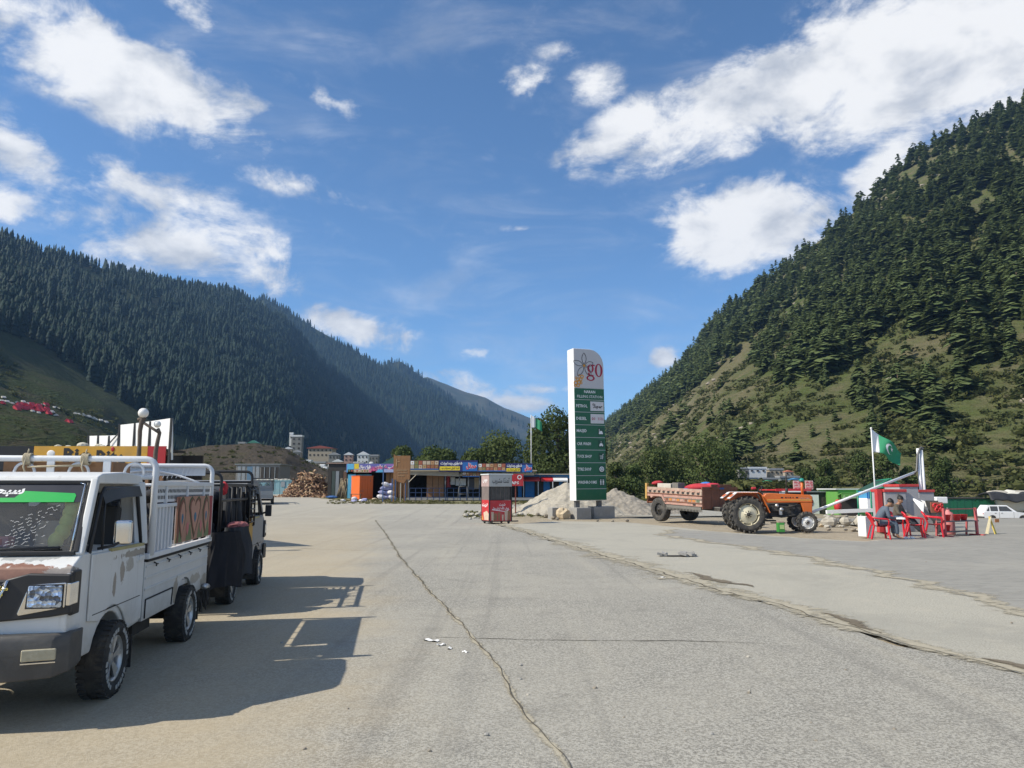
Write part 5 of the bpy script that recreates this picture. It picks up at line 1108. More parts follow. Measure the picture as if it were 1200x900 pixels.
M_tan = mat('tan_stone', (.50, .40, .27), .9, var=.25, bump=.3, scale=5)
rock(660, 608, .36, 'large tan stone leaning at the left of the concrete cube under the sign', M_tan, (1, .8, .95))
for i, (px, py, r_) in enumerate(((640, 606, .14), (648, 608, .12), (653, 609, .10), (700, 611, .08), (718, 612, .09), (735, 611, .1), (630, 604, .13), (644, 603, .12))): rock(px, py, r_, 'small stone lying at the foot of the gravel heap near the sign', group='small stones below the gravel heap')
# gravel heaps behind it
def heap(cx, cy, rx, ry, h, label, m, seed, pw=1.1):
    r = np.random.default_rng(seed); n = 120; g = np.linspace(-1.15, 1.15, n); X, Y = np.meshgrid(g, g); q = np.sqrt(X ** 2 + Y ** 2) * (1 + .22 * (fbm(np.arctan2(Y, X) * 1.2 + 9, np.zeros_like(X), seed) - .5))
    Z = h * np.clip(1 - q, 0, None) ** pw * (.9 + .35 * (fbm(X * 3 + 5, Y * 3 + 5, seed + 1) - .5)) + ((fbm(X * 9, Y * 9, seed + 2) - .5) * .26 + (fbm(X * 26, Y * 26, seed + 3, 3) - .5) * .16) * (q < 1.02) - .06
    V = np.stack([X * rx, Y * ry, Z], -1).reshape(-1, 3); I, J = np.meshgrid(np.arange(n - 1), np.arange(n - 1), indexing='ij'); a = (I * n + J).ravel()
    me = np_mesh('gravel_heap', V, np.stack([a, a + 1, a + n + 1, a + n], 1), smooth=True); me.materials.append(m); o = link('gravel_heap', me, None, (cx, cy, ground_z(cx, cy) - .02)); return tag(o, label, 'gravel heap')
M_grav = mat('gravel_pale', (.40, .365, .30), .95, var=.4, scale=9, bump=.9, dirt=.5, dirtc=(.27, .235, .18)); M_grav2 = mat('gravel_grey', (.30, .27, .225), .95, var=.45, scale=8, bump=.9, dirt=.5, dirtc=(.19, .165, .13))
p = at(664, 572, 44.5); heap(p.x, 44.5, 4.0, 3.0, 2.1, 'pale gravel heap to the left behind the totem sign', M_grav, 5)
p = at(722, 572, 45.5); heap(p.x, 45.5, 3.5, 2.8, 1.75, 'greyer gravel heap to the right behind the totem sign', M_grav2, 9, 1.0)
p = at(760, 572, 47); heap(p.x, 47, 3.0, 2.0, .9, 'low spread of gravel behind the loaded trailer', M_grav2, 12, 1.0)
# ================================================================== red drinks kiosk on wheels
kp = spot(573.5, 614.5); KR = math.radians(24); k_ = thing('vending_kiosk', 'small red vending kiosk on wheels at the road edge', 'kiosk', (kp.x, kp.y, kp.z), KR); KW, KT = 1.08, .92
M_kred = mat('kiosk_red', (.50, .022, .028), .42, var=.12, scale=2.5, dirt=.22, dirtc=(.45, .3, .25)); M_kgrey = mat('kiosk_panel', (.44, .44, .42), .5, var=.2, dirt=.35, dirtc=(.3, .27, .22)); M_kdark = mat('kiosk_shutter', (.060, .055, .050), .6, var=.4, dirt=.5, dirtc=(.13, .11, .09)); M_kside = mat('kiosk_side', (.17, .135, .125), .6, var=.3, dirt=.4)
for x in (0, KW):
    for y in (0, KT): bx('corner_post', (x, y, 1.2), (.05, .05, 2.1), M_black, k_)
lo = bx('front_panel', (KW / 2, 0, .60), (KW - .05, .04, .92), M_kred, k_); ls = bx('side_panel', (0, KT / 2, .62), (.035, KT - .05, .92), M_kred, k_); bx('side_panel', (KW, KT / 2, .60), (.035, KT - .05, .92), M_kred, k_); bx('rear_panel', (KW / 2, KT, 1.2), (KW - .05, .03, 2.1), M_kside, k_)
bx('shutter', (KW / 2, .05, 1.38), (KW - .06, .03, .60), M_kdark, k_); su = bx('side_window', (-.002, KT / 2, 1.38), (.03, KT - .05, .60), M_kside, k_); bx('side_window', (KW, KT / 2, 1.38), (.03, KT - .05, .60), M_kside, k_)
for i in range(5): bx('slat', (.12 + .21 * i, .03, 1.38), (.012, .02, .58), M_kside, k_)
hd_ = bx('header_panel', (KW / 2, -.02, 1.94), (KW + .02, .05, .52), M_kgrey, k_, .01); hs = bx('header_panel', (-.01, KT / 2, 1.94), (.04, KT, .52), mat('kiosk_side_head', (.42, .30, .28), .5, var=.3, dirt=.3), k_)
bx('roof', (KW / 2, KT / 2, 2.23), (KW + .12, KT + .12, .05), mat('kiosk_roof', (.62, .66, .66), .45, var=.1), k_, .01)
text_mesh(urdu('ٹھنڈا مشروب'), .30, M_ink, hd_, (0, -.028, .0), fit=.84, shear=.15, bold=.004); text_mesh(urdu('جوس'), .26, M_wtxt, hs, (-.023, 0, 0), (PI / 2, 0, -PI / 2), fit=.55, bold=.006)
text_mesh(urdu('شربت'), .16, M_wtxt, lo, (.08, -.023, .26), fit=.30, bold=.004); text_mesh(urdu('خوش ذائقہ ٹھنڈی بوتل'), .14, M_wtxt, lo, (.0, -.023, .10), fit=.80, bold=.004)
M_cup, M_cup2 = mat('print_brown', (.28, .14, .07), .5, var=.5, scale=9), mat('print_cream', (.58, .45, .33), .5, var=.35, scale=9)
for i, (x, w, h_, mm) in enumerate(((-.40, .12, .38, M_cup2), (-.26, .18, .32, M_cup), (-.08, .12, .36, M_cup), (.27, .16, .44, M_cup2), (.42, .13, .42, M_cup), (.10, .09, .26, M_cup2))):
    MB().prism([(x - w * .4, -.44), (x + w * .4, -.44), (x + w * .5, -.44 + h_), (x - w * .5, -.44 + h_)], -.024, -.020, 'y').build('printed_glass', mm, lo)
MB().prism([(-.42, .06), (.20, -.02), (.42, .06), (.42, .03), (.2, -.05), (-.42, .03)], -.0235, -.020, 'y').build('printed_swoosh', M_wtxt, lo)
text_mesh(urdu('شربت'), .2, M_wtxt, ls, (-.02, .02, .22), (PI / 2, 0, -PI / 2), fit=.7, bold=.01); MB().prism([(-.40, -.44), (.1, -.44), (.22, -.12), (-.2, -.02), (-.42, -.16)], -.022, -.018, 'x').build('printed_glass', M_cup2, ls); MB().prism([(.2, -.44), (.42, -.44), (.40, -.2)], -.022, -.018, 'x').build('printed_glass', mat('print_orange', (.6, .25, .04), .5), ls)
bx('chassis_frame', (KW / 2, KT / 2, .13), (KW, KT, .05), M_black, k_)
for x in (.12, KW - .12):
    for y in (.05, KT - .05): MB().lathe([(0, -.03), (.09, -.03), (.11, 0), (.09, .03), (0, .03)], 14, 'x').build('wheel', M_rubber, k_, (x, y, .11))
bx('tow_bar', (KW + .18, .1, .12), (.4, .05, .05), M_black, k_)
M_pebble = mat('pebble', (.42, .39, .33), .9, var=.3, scale=6)
for i, (px, py, r_) in enumerate(((546, 606, .17), (549, 603, .13), (553, 605, .16), (556, 608, .12), (560, 605, .18), (563, 601, .12), (567, 609, .1), (551, 609, .09), (605, 601, .24), (611, 604, .14), (617, 601, .13), (604, 605, .12), (613, 598, .18))): rock(px, py, r_, 'pale roadside stone lying in the weeds around the red kiosk', M_pebble, group='stones around the red kiosk')
# red sign on two posts behind the kiosk
rp = at(597, 572, 43); rs = thing('red_sign', 'red signboard on two rusty posts behind the kiosk', 'sign', (rp.x, 43, ground_z(rp.x, 43)), math.radians(8)); gz = rs.location.z
bd = bx('board', (0, 0, zat(562.5, 43) - gz), (1.62, .05, .68), M_kred, rs, .006); text_mesh('CHAPS', .22, M_wtxt, bd, (.12, -.03, -.16), fit=.86, bold=.006); b = MB(); ell_ring(b, .58, .16, .13, .13, .08, .08, 18, -.03); b.build('ring_emblem', M_wtxt, bd)
for x in (-.22, .06): bx('post', (x + .3, .04, (zat(568, 43) - gz) / 2), (.06, .06, zat(568, 43) - gz), mat('rusty_post', (.20, .05, .035), .7, var=.4), rs)
# ================================================================== restaurant shed with menu banners
RD = 62.0
def rq(px, py, d=RD): return at(px, py, d)
rb = rq(540, 572); re_ = thing('restaurant_shed', 'open fronted restaurant shed with menu banners along its roof edge', 'shop', (rb.x, RD, ground_z(rb.x, RD))); RZ0 = re_.location.z
def rl(px, py, dy=0.0): q = at(px, py, RD + dy); return Vector((q.x - re_.location.x, dy, q.z - RZ0))
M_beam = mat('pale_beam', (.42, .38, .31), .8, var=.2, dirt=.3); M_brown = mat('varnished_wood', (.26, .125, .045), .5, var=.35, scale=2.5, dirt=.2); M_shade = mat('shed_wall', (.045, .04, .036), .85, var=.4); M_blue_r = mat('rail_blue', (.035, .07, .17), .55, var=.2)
xl, xr_ = rl(478, 572).x, rl(626, 572).x; zc = rl(540, 554).z
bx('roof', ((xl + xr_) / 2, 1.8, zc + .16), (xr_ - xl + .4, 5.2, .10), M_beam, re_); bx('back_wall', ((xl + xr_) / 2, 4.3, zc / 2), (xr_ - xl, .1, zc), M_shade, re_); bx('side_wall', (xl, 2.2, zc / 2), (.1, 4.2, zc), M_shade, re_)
MB().bar(rl(480, 554, -.6), rl(538, 556, -.6), .10, .34).build('front_beam', M_beam, re_); MB().bar(rl(538.5, 556.5, -.55), rl(626, 555.5, -.55), .10, .20).build('front_beam', M_beam, re_)
bx('floor_plinth', ((xl + xr_) / 2, 1.8, .10), (xr_ - xl, 5.0, .2), M_conc, re_)
for px in (479, 522, 538.5, 549, 562, 590): q = rl(px, 556, -.5); bx('post', (q.x, -.5, q.z / 2), (.10, .10, q.z), M_steel, re_)
MB().bar(rl(479, 565, -.55), rl(488, 556, -.9), .05).build('brace', M_beam, re_)
for i, (a, b_) in enumerate(((500, 506.6), (507, 513.4), (513.8, 520))):
    x0, x1 = rl(a, 572, .2).x, rl(b_, 572, .2).x; bx('wall_board', ((x0 + x1) / 2, .2, 1.25), (x1 - x0, .06, 2.0), M_brown, re_)
rr = MB()
for (a, b_, n) in ((480, 522, 7), (524, 562, 6)):
    for z in (.25, .62, .98): rr.bar((rl(a, 572, -.7).x, -.7, z), (rl(b_, 572, -.7).x, -.7, z), .035)
    for k in range(n): x = rl(a + (b_ - a) * k / (n - 1), 572, -.7).x; rr.bar((x, -.7, .0), (x, -.7, 1.0), .035)
tag(rr.build('railing', M_blue_r, re_), kind='stuff')
for (a, b_, ya, yb, m_) in ((527, 533, 559, 568, M_wtxt), (534, 546, 561, 569, M_wtxt), (523.5, 528, 558, 571, M_kred), (548, 556, 561, 574, mat('cooler_dark', (.08, .08, .09), .5)), (556, 561, 560, 573, mat('menu_cream', (.45, .33, .2), .6))):
    q0, q1 = rl(a, ya, 1.2), rl(b_, yb, 1.2); bx('counter_poster', ((q0.x + q1.x) / 2, 1.2, (q0.z + q1.z) / 2), (q1.x - q0.x, .25, abs(q0.z - q1.z)), m_, re_)
q = rl(545, 578, -1.3); ld = MB(); ld.tube([(q.x - .6, -1.3, .0), (q.x - .5, -1.2, 1.1)], .025, 5); ld.tube([(q.x + .2, -1.3, .0), (q.x + .15, -1.2, 1.1)], .025, 5); ld.tube([(q.x - .55, -1.25, .5), (q.x + .18, -1.25, .5)], .02, 5); ld.tube([(q.x - .5, -1.2, 1.1), (q.x + .15, -1.2, 1.1)], .02, 5); tag(ld.build('metal_stand', M_steel, None, re_.location), 'empty metal frame stand in front of the restaurant railing', 'stand')
M_ban = mat('banner_navy', (.018, .022, .12), .5, var=.2, scale=3); M_bblue = mat('banner_blue', (.02, .13, .40), .5, var=.25, scale=2); M_byel = mat('banner_yellow', (.75, .58, .03), .5, var=.08); M_bred = mat('banner_red', (.65, .03, .05), .5); M_food = [mat('food_brown', (.30, .12, .05), .6, var=.5, scale=7), mat('food_tan', (.45, .27, .13), .6, var=.5, scale=7), mat('food_red', (.38, .10, .06), .6, var=.5, scale=7), mat('food_cream', (.52, .42, .30), .6, var=.4, scale=7), mat('food_green', (.20, .22, .08), .6, var=.5, scale=7)]
M_bbase = mat('banner_maroon', (.10, .045, .035), .6, var=.3)
def banner_food(px0, px1, y0, y1, cols, label, d=RD - 1.2, seed=1, first_white=True):
    a, b_ = at(px0, y0, d), at(px1, y1, d); o = thing('menu_banner', label, 'banner', ((a.x + b_.x) / 2, d, (a.z + b_.z) / 2)); W_, H_ = b_.x - a.x, a.z - b_.z; r = random.Random(seed)
    bs = bx('cloth', (0, 0, 0), (W_, .04, H_), M_bbase, o); bx('hem', (0, -.01, -H_ / 2 + .05), (W_, .04, .08), M_bblue, o)
    for j in range(2):
        for i in range(cols):
            w = W_ / cols; m_ = M_wtxt if (first_white and i == 0 and j == 0) else r.choice(M_food); c = (-W_ / 2 + w * (i + .5), -.023, H_ * (.24 - .42 * j)); e = bx('dish_picture', c, (w * .86, .012, H_ * .38), m_, bs)
            MB().ball((0, -.008, 0), min(w, H_) * .16, 8, 5, (1.3, .08, 1)).build('dish', r.choice(M_food), e)
def banner_text(px0, px1, y0, y1, label, d=RD - 1.25):
    a, b_ = at(px0, y0, d), at(px1, y1, d); o = thing('shop_banner', label, 'banner', ((a.x + b_.x) / 2, d, (a.z + b_.z) / 2)); W_, H_ = b_.x - a.x, a.z - b_.z
    bs = bx('cloth', (0, 0, 0), (W_, .04, H_), M_ban, o); bx('blue_field', (W_ * .30, -.022, -.06), (W_ * .38, .008, H_ * .8), M_bblue, bs); y_ = bx('yellow_strip', (-W_ * .22, -.024, -H_ * .22), (W_ * .52, .010, H_ * .36), M_byel, bs)
    text_mesh(urdu('شنواری ریسٹورنٹ'), .3, M_wtxt, bs, (-W_ * .18, -.026, H_ * .22), fit=W_ * .56, bold=.014); text_mesh(urdu('لذیذ کھانے دستیاب ہیں'), .2, M_ink, y_, (0, -.008, 0), fit=W_ * .48, bold=.006)
    text_mesh(urdu('محفل'), .52, M_wtxt, bs, (W_ * .33 + .02, -.030, -.04), fit=W_ * .27, bold=.05); text_mesh(urdu('محفل'), .52, M_bred, bs, (W_ * .33, -.034, -.03), fit=W_ * .26, bold=.02)
banner_food(481, 514, 539.5, 550.5, 7, 'brown menu banner of dishes right of the wooden signboard', seed=1); banner_text(514.5, 559.8, 539.5, 552.5, 'large navy banner with yellow strip over the middle of the restaurant')
banner_food(560.2, 592.4, 543, 552.6, 7, 'menu banner of dishes between the two navy banners', seed=4); banner_text(592.8, 624, 543, 553.5, 'smaller navy banner with yellow strip at the right end of the restaurant')
banner_food(542, 562, 553.5, 559, 5, 'small strip of dish pictures hung under the restaurant roof', RD - .9, 7)
# ================================================================== blue shop, cabin, signboard, sacks, firewood, sheds
def boxed(name, px0, px1, py0, py1, d, depth, m, label, cat, rz=0.0, roof=None, over=.15, side_m=None):
    """a plain building volume: front, sides, back and roof as separate walls, front toward the viewer"""
    a, b_ = at(px0, py0, d), at(px1, py1, d); g = min(ground_z((a.x + b_.x) / 2, d), b_.z); o = thing(name, label, cat, ((a.x + b_.x) / 2, d, g), rz); W_, H_ = (b_.x - a.x) / max(.5, math.cos(rz)), a.z - g
    bx('front_wall', (0, 0, H_ / 2), (W_, .08, H_), m, o); bx('back_wall', (0, depth, H_ / 2), (W_, .08, H_), side_m or m, o)
    for s in (-1, 1): bx('side_wall', (s * (W_ / 2 - .04), depth / 2, H_ / 2), (.08, depth - .08, H_), side_m or m, o)
    bx('roof', (0, depth / 2, H_ + .05), (W_ + over * 2, depth + over * 2, .08), roof or M_beam, o)
    return o, W_, H_
BD = 66.0; M_sky = mat('sky_blue_paint', (.10, .42, .62), .6, var=.15, scale=1.5, dirt=.2); M_ply = mat('plywood', (.42, .22, .09), .65, var=.3, scale=1.2, dirt=.2); M_tin = mat('tin_grey', (.28, .30, .31), .5, .3, var=.25, dirt=.3)
b0 = at(444, 572, BD); g0 = ground_z(b0.x, BD); shop = thing('blue_shop', 'sky blue shop front under a colourful banner behind the orange cabin', 'shop', (b0.x, BD, g0))
def bl(px, py, dy=0.0): q = at(px, py, BD + dy); return Vector((q.x - b0.x, dy, q.z - g0))
zr = bl(440, 553).z; xa, xb = bl(406, 570).x, bl(480, 570).x
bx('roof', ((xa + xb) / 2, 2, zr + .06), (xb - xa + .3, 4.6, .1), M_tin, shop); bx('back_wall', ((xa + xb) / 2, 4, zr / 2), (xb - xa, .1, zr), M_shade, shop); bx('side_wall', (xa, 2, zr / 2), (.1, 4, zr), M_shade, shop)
q0, q1 = bl(408, 570), bl(417, 570); bx('blue_pier', ((q0.x + q1.x) / 2, -.05, zr / 2 - .1), (q1.x - q0.x, .3, zr - .2), M_sky, shop); q0, q1 = bl(417, 570, .6), bl(435, 570, .6); bx('blue_wall', ((q0.x + q1.x) / 2, .6, zr / 2 - .1), (q1.x - q0.x, .1, zr - .2), M_sky, shop)
for (a, c) in ((452, 456.5), (457, 461), (461.5, 466), (466.5, 472), (472.5, 477.5)): q0, q1 = bl(a, 570, .7), bl(c, 570, .7); bx('wall_board', ((q0.x + q1.x) / 2, .7 + rnd.uniform(0, .05), zr / 2), (q1.x - q0.x - .02, .05, zr - .1), M_ply, shop)
d = BD - .4; a, c = at(406, 543.5, d), at(480, 553.5, d); fb = thing('shop_banner', 'pink, blue and yellow banner along the roof of the blue shop', 'banner', ((a.x + c.x) / 2, d, (a.z + c.z) / 2)); FW, FH = c.x - a.x, a.z - c.z
cl = bx('cloth', (0, 0, 0), (FW, .05, FH), mat('banner_purple', (.14, .15, .42), .5, var=.3, scale=1.2), fb); M_pink = mat('banner_pink', (.72, .12, .28), .5); M_cyan = mat('banner_cyan', (.12, .45, .70), .5)
def fx(px): return at(px, 572, d).x - fb.location.x
for (p0, p1, z0, z1, m_) in ((406, 414, -.5, .5, M_cyan), (407, 440, -.5, -.16, M_food[3]), (414.5, 420, -.1, .5, M_byel), (434, 448, -.5, -.2, M_cyan), (449, 480, -.5, -.14, mat('banner_lilac', (.40, .45, .66), .5)), (452, 480, .22, .5, mat('banner_violet', (.30, .16, .45), .5))): bx('printed_field', ((fx(p0) + fx(p1)) / 2, -.027, FH * (z0 + z1) / 2), (fx(p1) - fx(p0), .01, FH * (z1 - z0)), m_, cl)
text_mesh(urdu('ناران ہوٹل'), .34, M_wtxt, cl, (fx(427), -.034, .05), fit=fx(434) - fx(420), bold=.03); text_mesh(urdu('کاغان'), .5, M_pink, cl, (fx(437), -.036, -.12), fit=fx(442) - fx(432), bold=.03); text_mesh(urdu('شنواری'), .34, M_wtxt, cl, (fx(446), -.032, .08), fit=fx(453) - fx(439), bold=.05); text_mesh(urdu('شنواری'), .34, M_pink, cl, (fx(446), -.036, .08), fit=fx(453) - fx(439), bold=.015)
text_mesh(urdu('تکہ کڑاہی'), .34, M_wtxt, cl, (fx(466), -.034, .06), fit=fx(479) - fx(454), bold=.05); text_mesh(urdu('تکہ کڑاہی'), .34, M_pink, cl, (fx(466), -.038, .06), fit=fx(479) - fx(454), bold=.015)
for p0 in range(409, 432, 3): MB().ball((fx(p0), -.03, -FH * .33), .09, 8, 5, (1.1, .1, 1)).build('dish', rnd.choice(M_food), cl)
# orange cabin
d = 63.0; q = at(421.5, 572, d); M_cab = mat('cabin_orange', (.72, .14, .022), .5, var=.12, scale=2, dirt=.15); cb = thing('portable_cabin', 'bright orange sheet metal cabin in front of the blue shop', 'cabin', (q.x, d, ground_z(q.x, d) + .02), math.radians(38)); H_ = zat(557.5, d) - cb.location.z - .05; W1, W2 = 1.22, 1.55
for k in range(5): bx('front_panel', (W1 * (k + .5) / 5, 0, H_ / 2), (W1 / 5 - .012, .03 + .012 * (k % 2), H_), M_cab, cb)
for k in range(6): bx('side_panel', (W1, W2 * (k + .5) / 6, H_ / 2), (.03 + .012 * (k % 2), W2 / 6 - .012, H_), M_cab, cb)
bx('side_panel', (0, W2 / 2, H_ / 2), (.03, W2, H_), M_cab, cb); bx('rear_panel', (W1 / 2, W2, H_ / 2), (W1, .03, H_), M_cab, cb); bx('roof', (W1 / 2, W2 / 2, H_ + .03), (W1 + .08, W2 + .08, .05), M_cab, cb); bx('hasp', (W1 * .15, -.03, H_ * .36), (.34, .03, .03), M_steel, cb); bx('hinge', (W1 * .8, -.03, H_ * .8), (.05, .03, .08), M_steel, cb)
# heap of sacks
M_sackb = mat('sack_blue_print', (.30, .31, .50), .7, var=.75, scale=4); M_sackw = mat('sack_white', (.62, .60, .62), .75, var=.2); sd = 62.0
for i, (px, py) in enumerate(((446, 582), (451, 583), (456, 582), (460, 583), (448, 577), (453, 577.5), (458, 577), (450, 572), (455, 572.5), (452, 567.5), (457, 569))):
    q = at(px, py, sd + .15 * (i % 3)); s_ = MB().ball((0, 0, 0), .34, 10, 7, (1.0, .55, .52), .07).build('sack', M_sackb if i % 3 else M_sackw, None, (q.x, q.y, max(q.z, ground_z(q.x, q.y) + .15)), (rnd.uniform(-.2, .2), rnd.uniform(-.25, .25), rnd.uniform(-.4, .4))); tag(s_, 'blue and white printed sack in the heap right of the orange cabin', 'sack', 'sacks heaped beside the orange cabin')
q = at(419, 572, 64); sk = MB().ball((0, 0, 0), .62, 12, 8, (.62, .5, 1.25), .05).build('rolled_sheet', mat('white_sheet', (.72, .70, .70), .7, var=.1), None, (q.x, 64.6, ground_z(q.x, 64) + .95)); tag(sk, 'tall white wrapped bundle leaning between blue wall and orange cabin', 'bundle')
q = at(417, 580, 61.5); bn = thing('bench', 'low dark bench with white bags left of the orange cabin', 'bench', (q.x, 61.5, ground_z(q.x, 61.5))); bx('seat', (0, 0, .5), (.9, .4, .05), M_wood, bn)
for x in (-.38, .38):
    for y in (-.15, .15): bx('leg', (x, y, .24), (.05, .05, .48), M_wood, bn)
q = at(415, 580, 61.2); tag(MB().ball((0, 0, 0), .2, 9, 6, (1.3, .8, .8), .1).build('bag', M_sackw, None, (q.x, 61.3, ground_z(q.x, 61) + .16)), 'white bag lying under the low bench', 'bag')
# wooden signboard and blue posts
d = 58.0; q = at(470.5, 572, d); g = ground_z(q.x, d); wsn = thing('wooden_signboard', 'brown wooden signboard on two thin posts before the shops', 'sign', (q.x, d, g)); z0, z1 = zat(562, d) - g, zat(534, d) - g; ww = (480 - 461.5) * d / FPX
for k in range(5): bx('plank', (-ww / 2 + ww * (k + .5) / 5, 0, (z0 + z1) / 2), (ww / 5 - .006, .05, z1 - z0), M_brown, wsn)
for x in (-ww / 2, ww / 2): bx('frame_post', (x, .02, (z1 + .1) / 2 if x < 0 else (z1 + z0) / 2), (.07, .07, z1 + .1 if x < 0 else z1 - z0), M_brown, wsn)
M_cut = mat('pale_carving', (.45, .30, .16), .7)
for (c, dd_) in (((-.42, -.04, z0 + 1.30), (.05, .015, .55)), ((-.30, -.04, z0 + 1.38), (.26, .015, .05)), ((0, -.04, z0 + .72), (.8, .015, .035)), ((.05, -.04, z0 + .52), (.7, .015, .03)), ((-.05, -.04, z0 + .3), (.5, .015, .03))): bx('carved_line', c, dd_, M_cut, wsn)
MB().prism([(-.5, z0), (.35, z0), (.18, z0 - .30), (-.28, z0 - .16)], -.02, .03, 'y').build('apron_board', M_brown, wsn)
for x, m_ in ((-.08, M_beam), (.22, M_wood)): bx('post', (x, .05, z0 / 2 - .1), (.07, .07, z0 - .2), m_, wsn)
for (px, yt, dd_, lab) in ((448.8, 545, 58.5, 'tallest blue post left of the wooden signboard'), (459.5, 561, 59, 'short blue post under the left edge of the wooden signboard'), (463.3, 561, 59.5, 'pale blue short post beside the wooden signboard'), (475, 566, 60, 'purple short post below the wooden signboard')):
    q = at(px, 572, dd_); g = ground_z(q.x, dd_); h_ = zat(yt, dd_) - g; o = thing('blue_post', lab, 'post', (q.x, dd_, g)); bx('shaft', (0, 0, h_ / 2), (.075, .075, h_), mat('post_blue', (.05, .11, .26), .5, dirt=.2), o); bx('foot', (0, 0, .03), (.2, .2, .05), M_steel, o)
# dark tin shed, firewood, container, grey shack
o, W_, H_ = boxed('tin_shed', 385, 406, 543.5, 580, 68, 3.5, M_shade, 'dark tin shed between the firewood and the blue shop', 'shed', roof=mat('rust_roof', (.34, .22, .17), .7, var=.4))
for k in range(5): bx('wall_sheet', (-W_ / 2 + W_ * (k + .5) / 5, -.06, H_ * .40), (W_ / 5 - .05, .03, H_ * .76), [M_shade, mat('tin_green', (.05, .07, .06), .6, var=.5), M_tin, M_shade, mat('rust_sheet', (.16, .09, .06), .8, var=.4)][k], o)
b = MB(); q = at(403, 575, 66)
for k in range(26): b.tube([(rnd.uniform(-.7, .7), rnd.uniform(-.2, .3), 0), (rnd.uniform(-.35, .35), rnd.uniform(0, .4), rnd.uniform(.9, 1.8))], .05, 5)
tag(b.build('brushwood', mat('brushwood', (.24, .19, .12), .95, var=.4), None, (q.x, 66, ground_z(q.x, 66))), 'bundle of brushwood leaning before the tin shed', 'brushwood')
M_logs = [mat('split_wood', (.36, .22, .13), .9, var=.45, scale=3), mat('bark_wood', (.17, .10, .065), .95, var=.4, scale=3), mat('pale_wood', (.50, .36, .22), .9, var=.3, scale=3)]
q = at(362, 572, 70); fw = thing('firewood_pile', 'brown heap of split firewood beside the road bend', 'firewood', (q.x, 70, ground_z(q.x, 70) - .1)); lg_ = MB(); r = random.Random(4)
for k in range(1100):
    u = r.uniform(-1, 1); v = r.uniform(-1, 1); q_ = math.hypot(u - .12 * math.sin(u * 5), v); hgt = 2.75 * max(0, 1 - q_) ** .95 * r.uniform(.55, 1.0) + .06
    c = Vector((u * 2.75, v * 1.8, hgt)); a = Vector((r.normalvariate(0, 1), r.normalvariate(0, 1), r.normalvariate(0, .5))).normalized() * r.uniform(.16, .34); lg_.m = r.choice((0, 0, 1, 1, 2)); lg_.bar(c - a, c + a, r.uniform(.07, .15), r.uniform(.06, .12))
tag(lg_.build('logs', M_logs, fw), kind='stuff'); heap_ = MB().grid(lambda u, v: ((u * 2 - 1) * 2.7, (v * 2 - 1) * 1.75, 2.3 * max(0, 1 - math.hypot(u * 2 - 1, v * 2 - 1)) - .1), 24, 12).build('core', M_logs[1], fw)
for k in range(14): q = spot(rnd.uniform(400, 440), rnd.uniform(581, 588)); o = MB().ball((0, 0, 0), rnd.uniform(.10, .22), 8, 5, (1.3, .9, .6), .2).build('rubbish_bag', rnd.choice([M_sackw, M_tan, M_sackb]), None, (q.x, q.y, q.z + .06)); tag(o, 'pale scrap of rubbish on the verge before the blue shop', 'rubbish', 'rubbish on the verge before the shops')
q = spot(389, 584); o = MB().ball((0, 0, 0), .5, 10, 6, (1.1, .6, .28), .12).build('blue_tarp', mat('tarp_blue', (.04, .12, .32), .6, var=.3), None, (q.x, q.y, q.z + .1)); tag(o, 'crumpled blue tarpaulin on the verge by the road bend', 'tarpaulin')
M_teal = mat('container_teal', (.20, .36, .40), .55, var=.15, scale=1.2, dirt=.35, dirtc=(.25, .22, .18)); d = 76.0; a = at(291, 572, d); c = at(342, 572, d); g = ground_z(a.x, d) - .15; ct = thing('container', 'pale teal shipping container beyond the parked pickups', 'container', ((a.x + c.x) / 2, d, g), math.radians(-3)); CW = c.x - a.x; CH = zat(563, d) - g
for k in range(18): bx('corrugation', (-CW / 2 + CW * (k + .5) / 18, .02 * (k % 2), CH / 2), (CW / 18, .05, CH - .1), M_teal, ct)
bx('box', (0, 1.25, CH / 2), (CW - .02, 2.35, CH - .12), M_teal, ct); bx('top_rail', (0, -.01, CH - .04), (CW + .04, .1, .1), M_teal, ct); bx('bottom_rail', (0, -.01, .06), (CW + .04, .1, .12), M_tin, ct); bx('end_door', (CW / 2 + .02, 1.25, CH / 2), (.06, 2.3, CH - .1), mat('door_dark', (.12, .14, .15), .6), ct); bx('vent_plate', (CW * .30, -.05, CH * .75), (.4, .03, .5), M_tin, ct)
for k in range(10): q = at(303 + 4 * k, 562, d + .8); tag(MB().ball((0, 0, 0), rnd.uniform(.14, .26), 8, 5, (1.3, 1, .6), .15).build('stone', M_pebble, None, (q.x, q.y, g + CH + .06)), 'weight stone lying along the roof of the teal container', 'stone', 'weight stones on the container roof')
o, W_, H_ = boxed('grey_shack', 277, 327, 544.5, 566, 84, 4, mat('shack_board', (.20, .19, .175), .8, var=.3, dirt=.3), 'grey boarded shack with blue door behind the teal container', 'shack', roof=M_tin)
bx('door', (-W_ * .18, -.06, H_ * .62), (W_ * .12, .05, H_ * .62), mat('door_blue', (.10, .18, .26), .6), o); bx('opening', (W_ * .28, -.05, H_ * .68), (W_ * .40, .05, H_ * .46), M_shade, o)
for k in range(4): bx('board', (-W_ * .42 + W_ * .1 * k + (W_ * .12 if k > 1 else 0), -.055, H_ * .6), (W_ * .07, .03, H_ * .7), M_tin, o)
for k in range(3): bx('mullion', (W_ * (.16 + .12 * k), -.09, H_ * .68), (.08, .04, H_ * .46), M_tin, o)
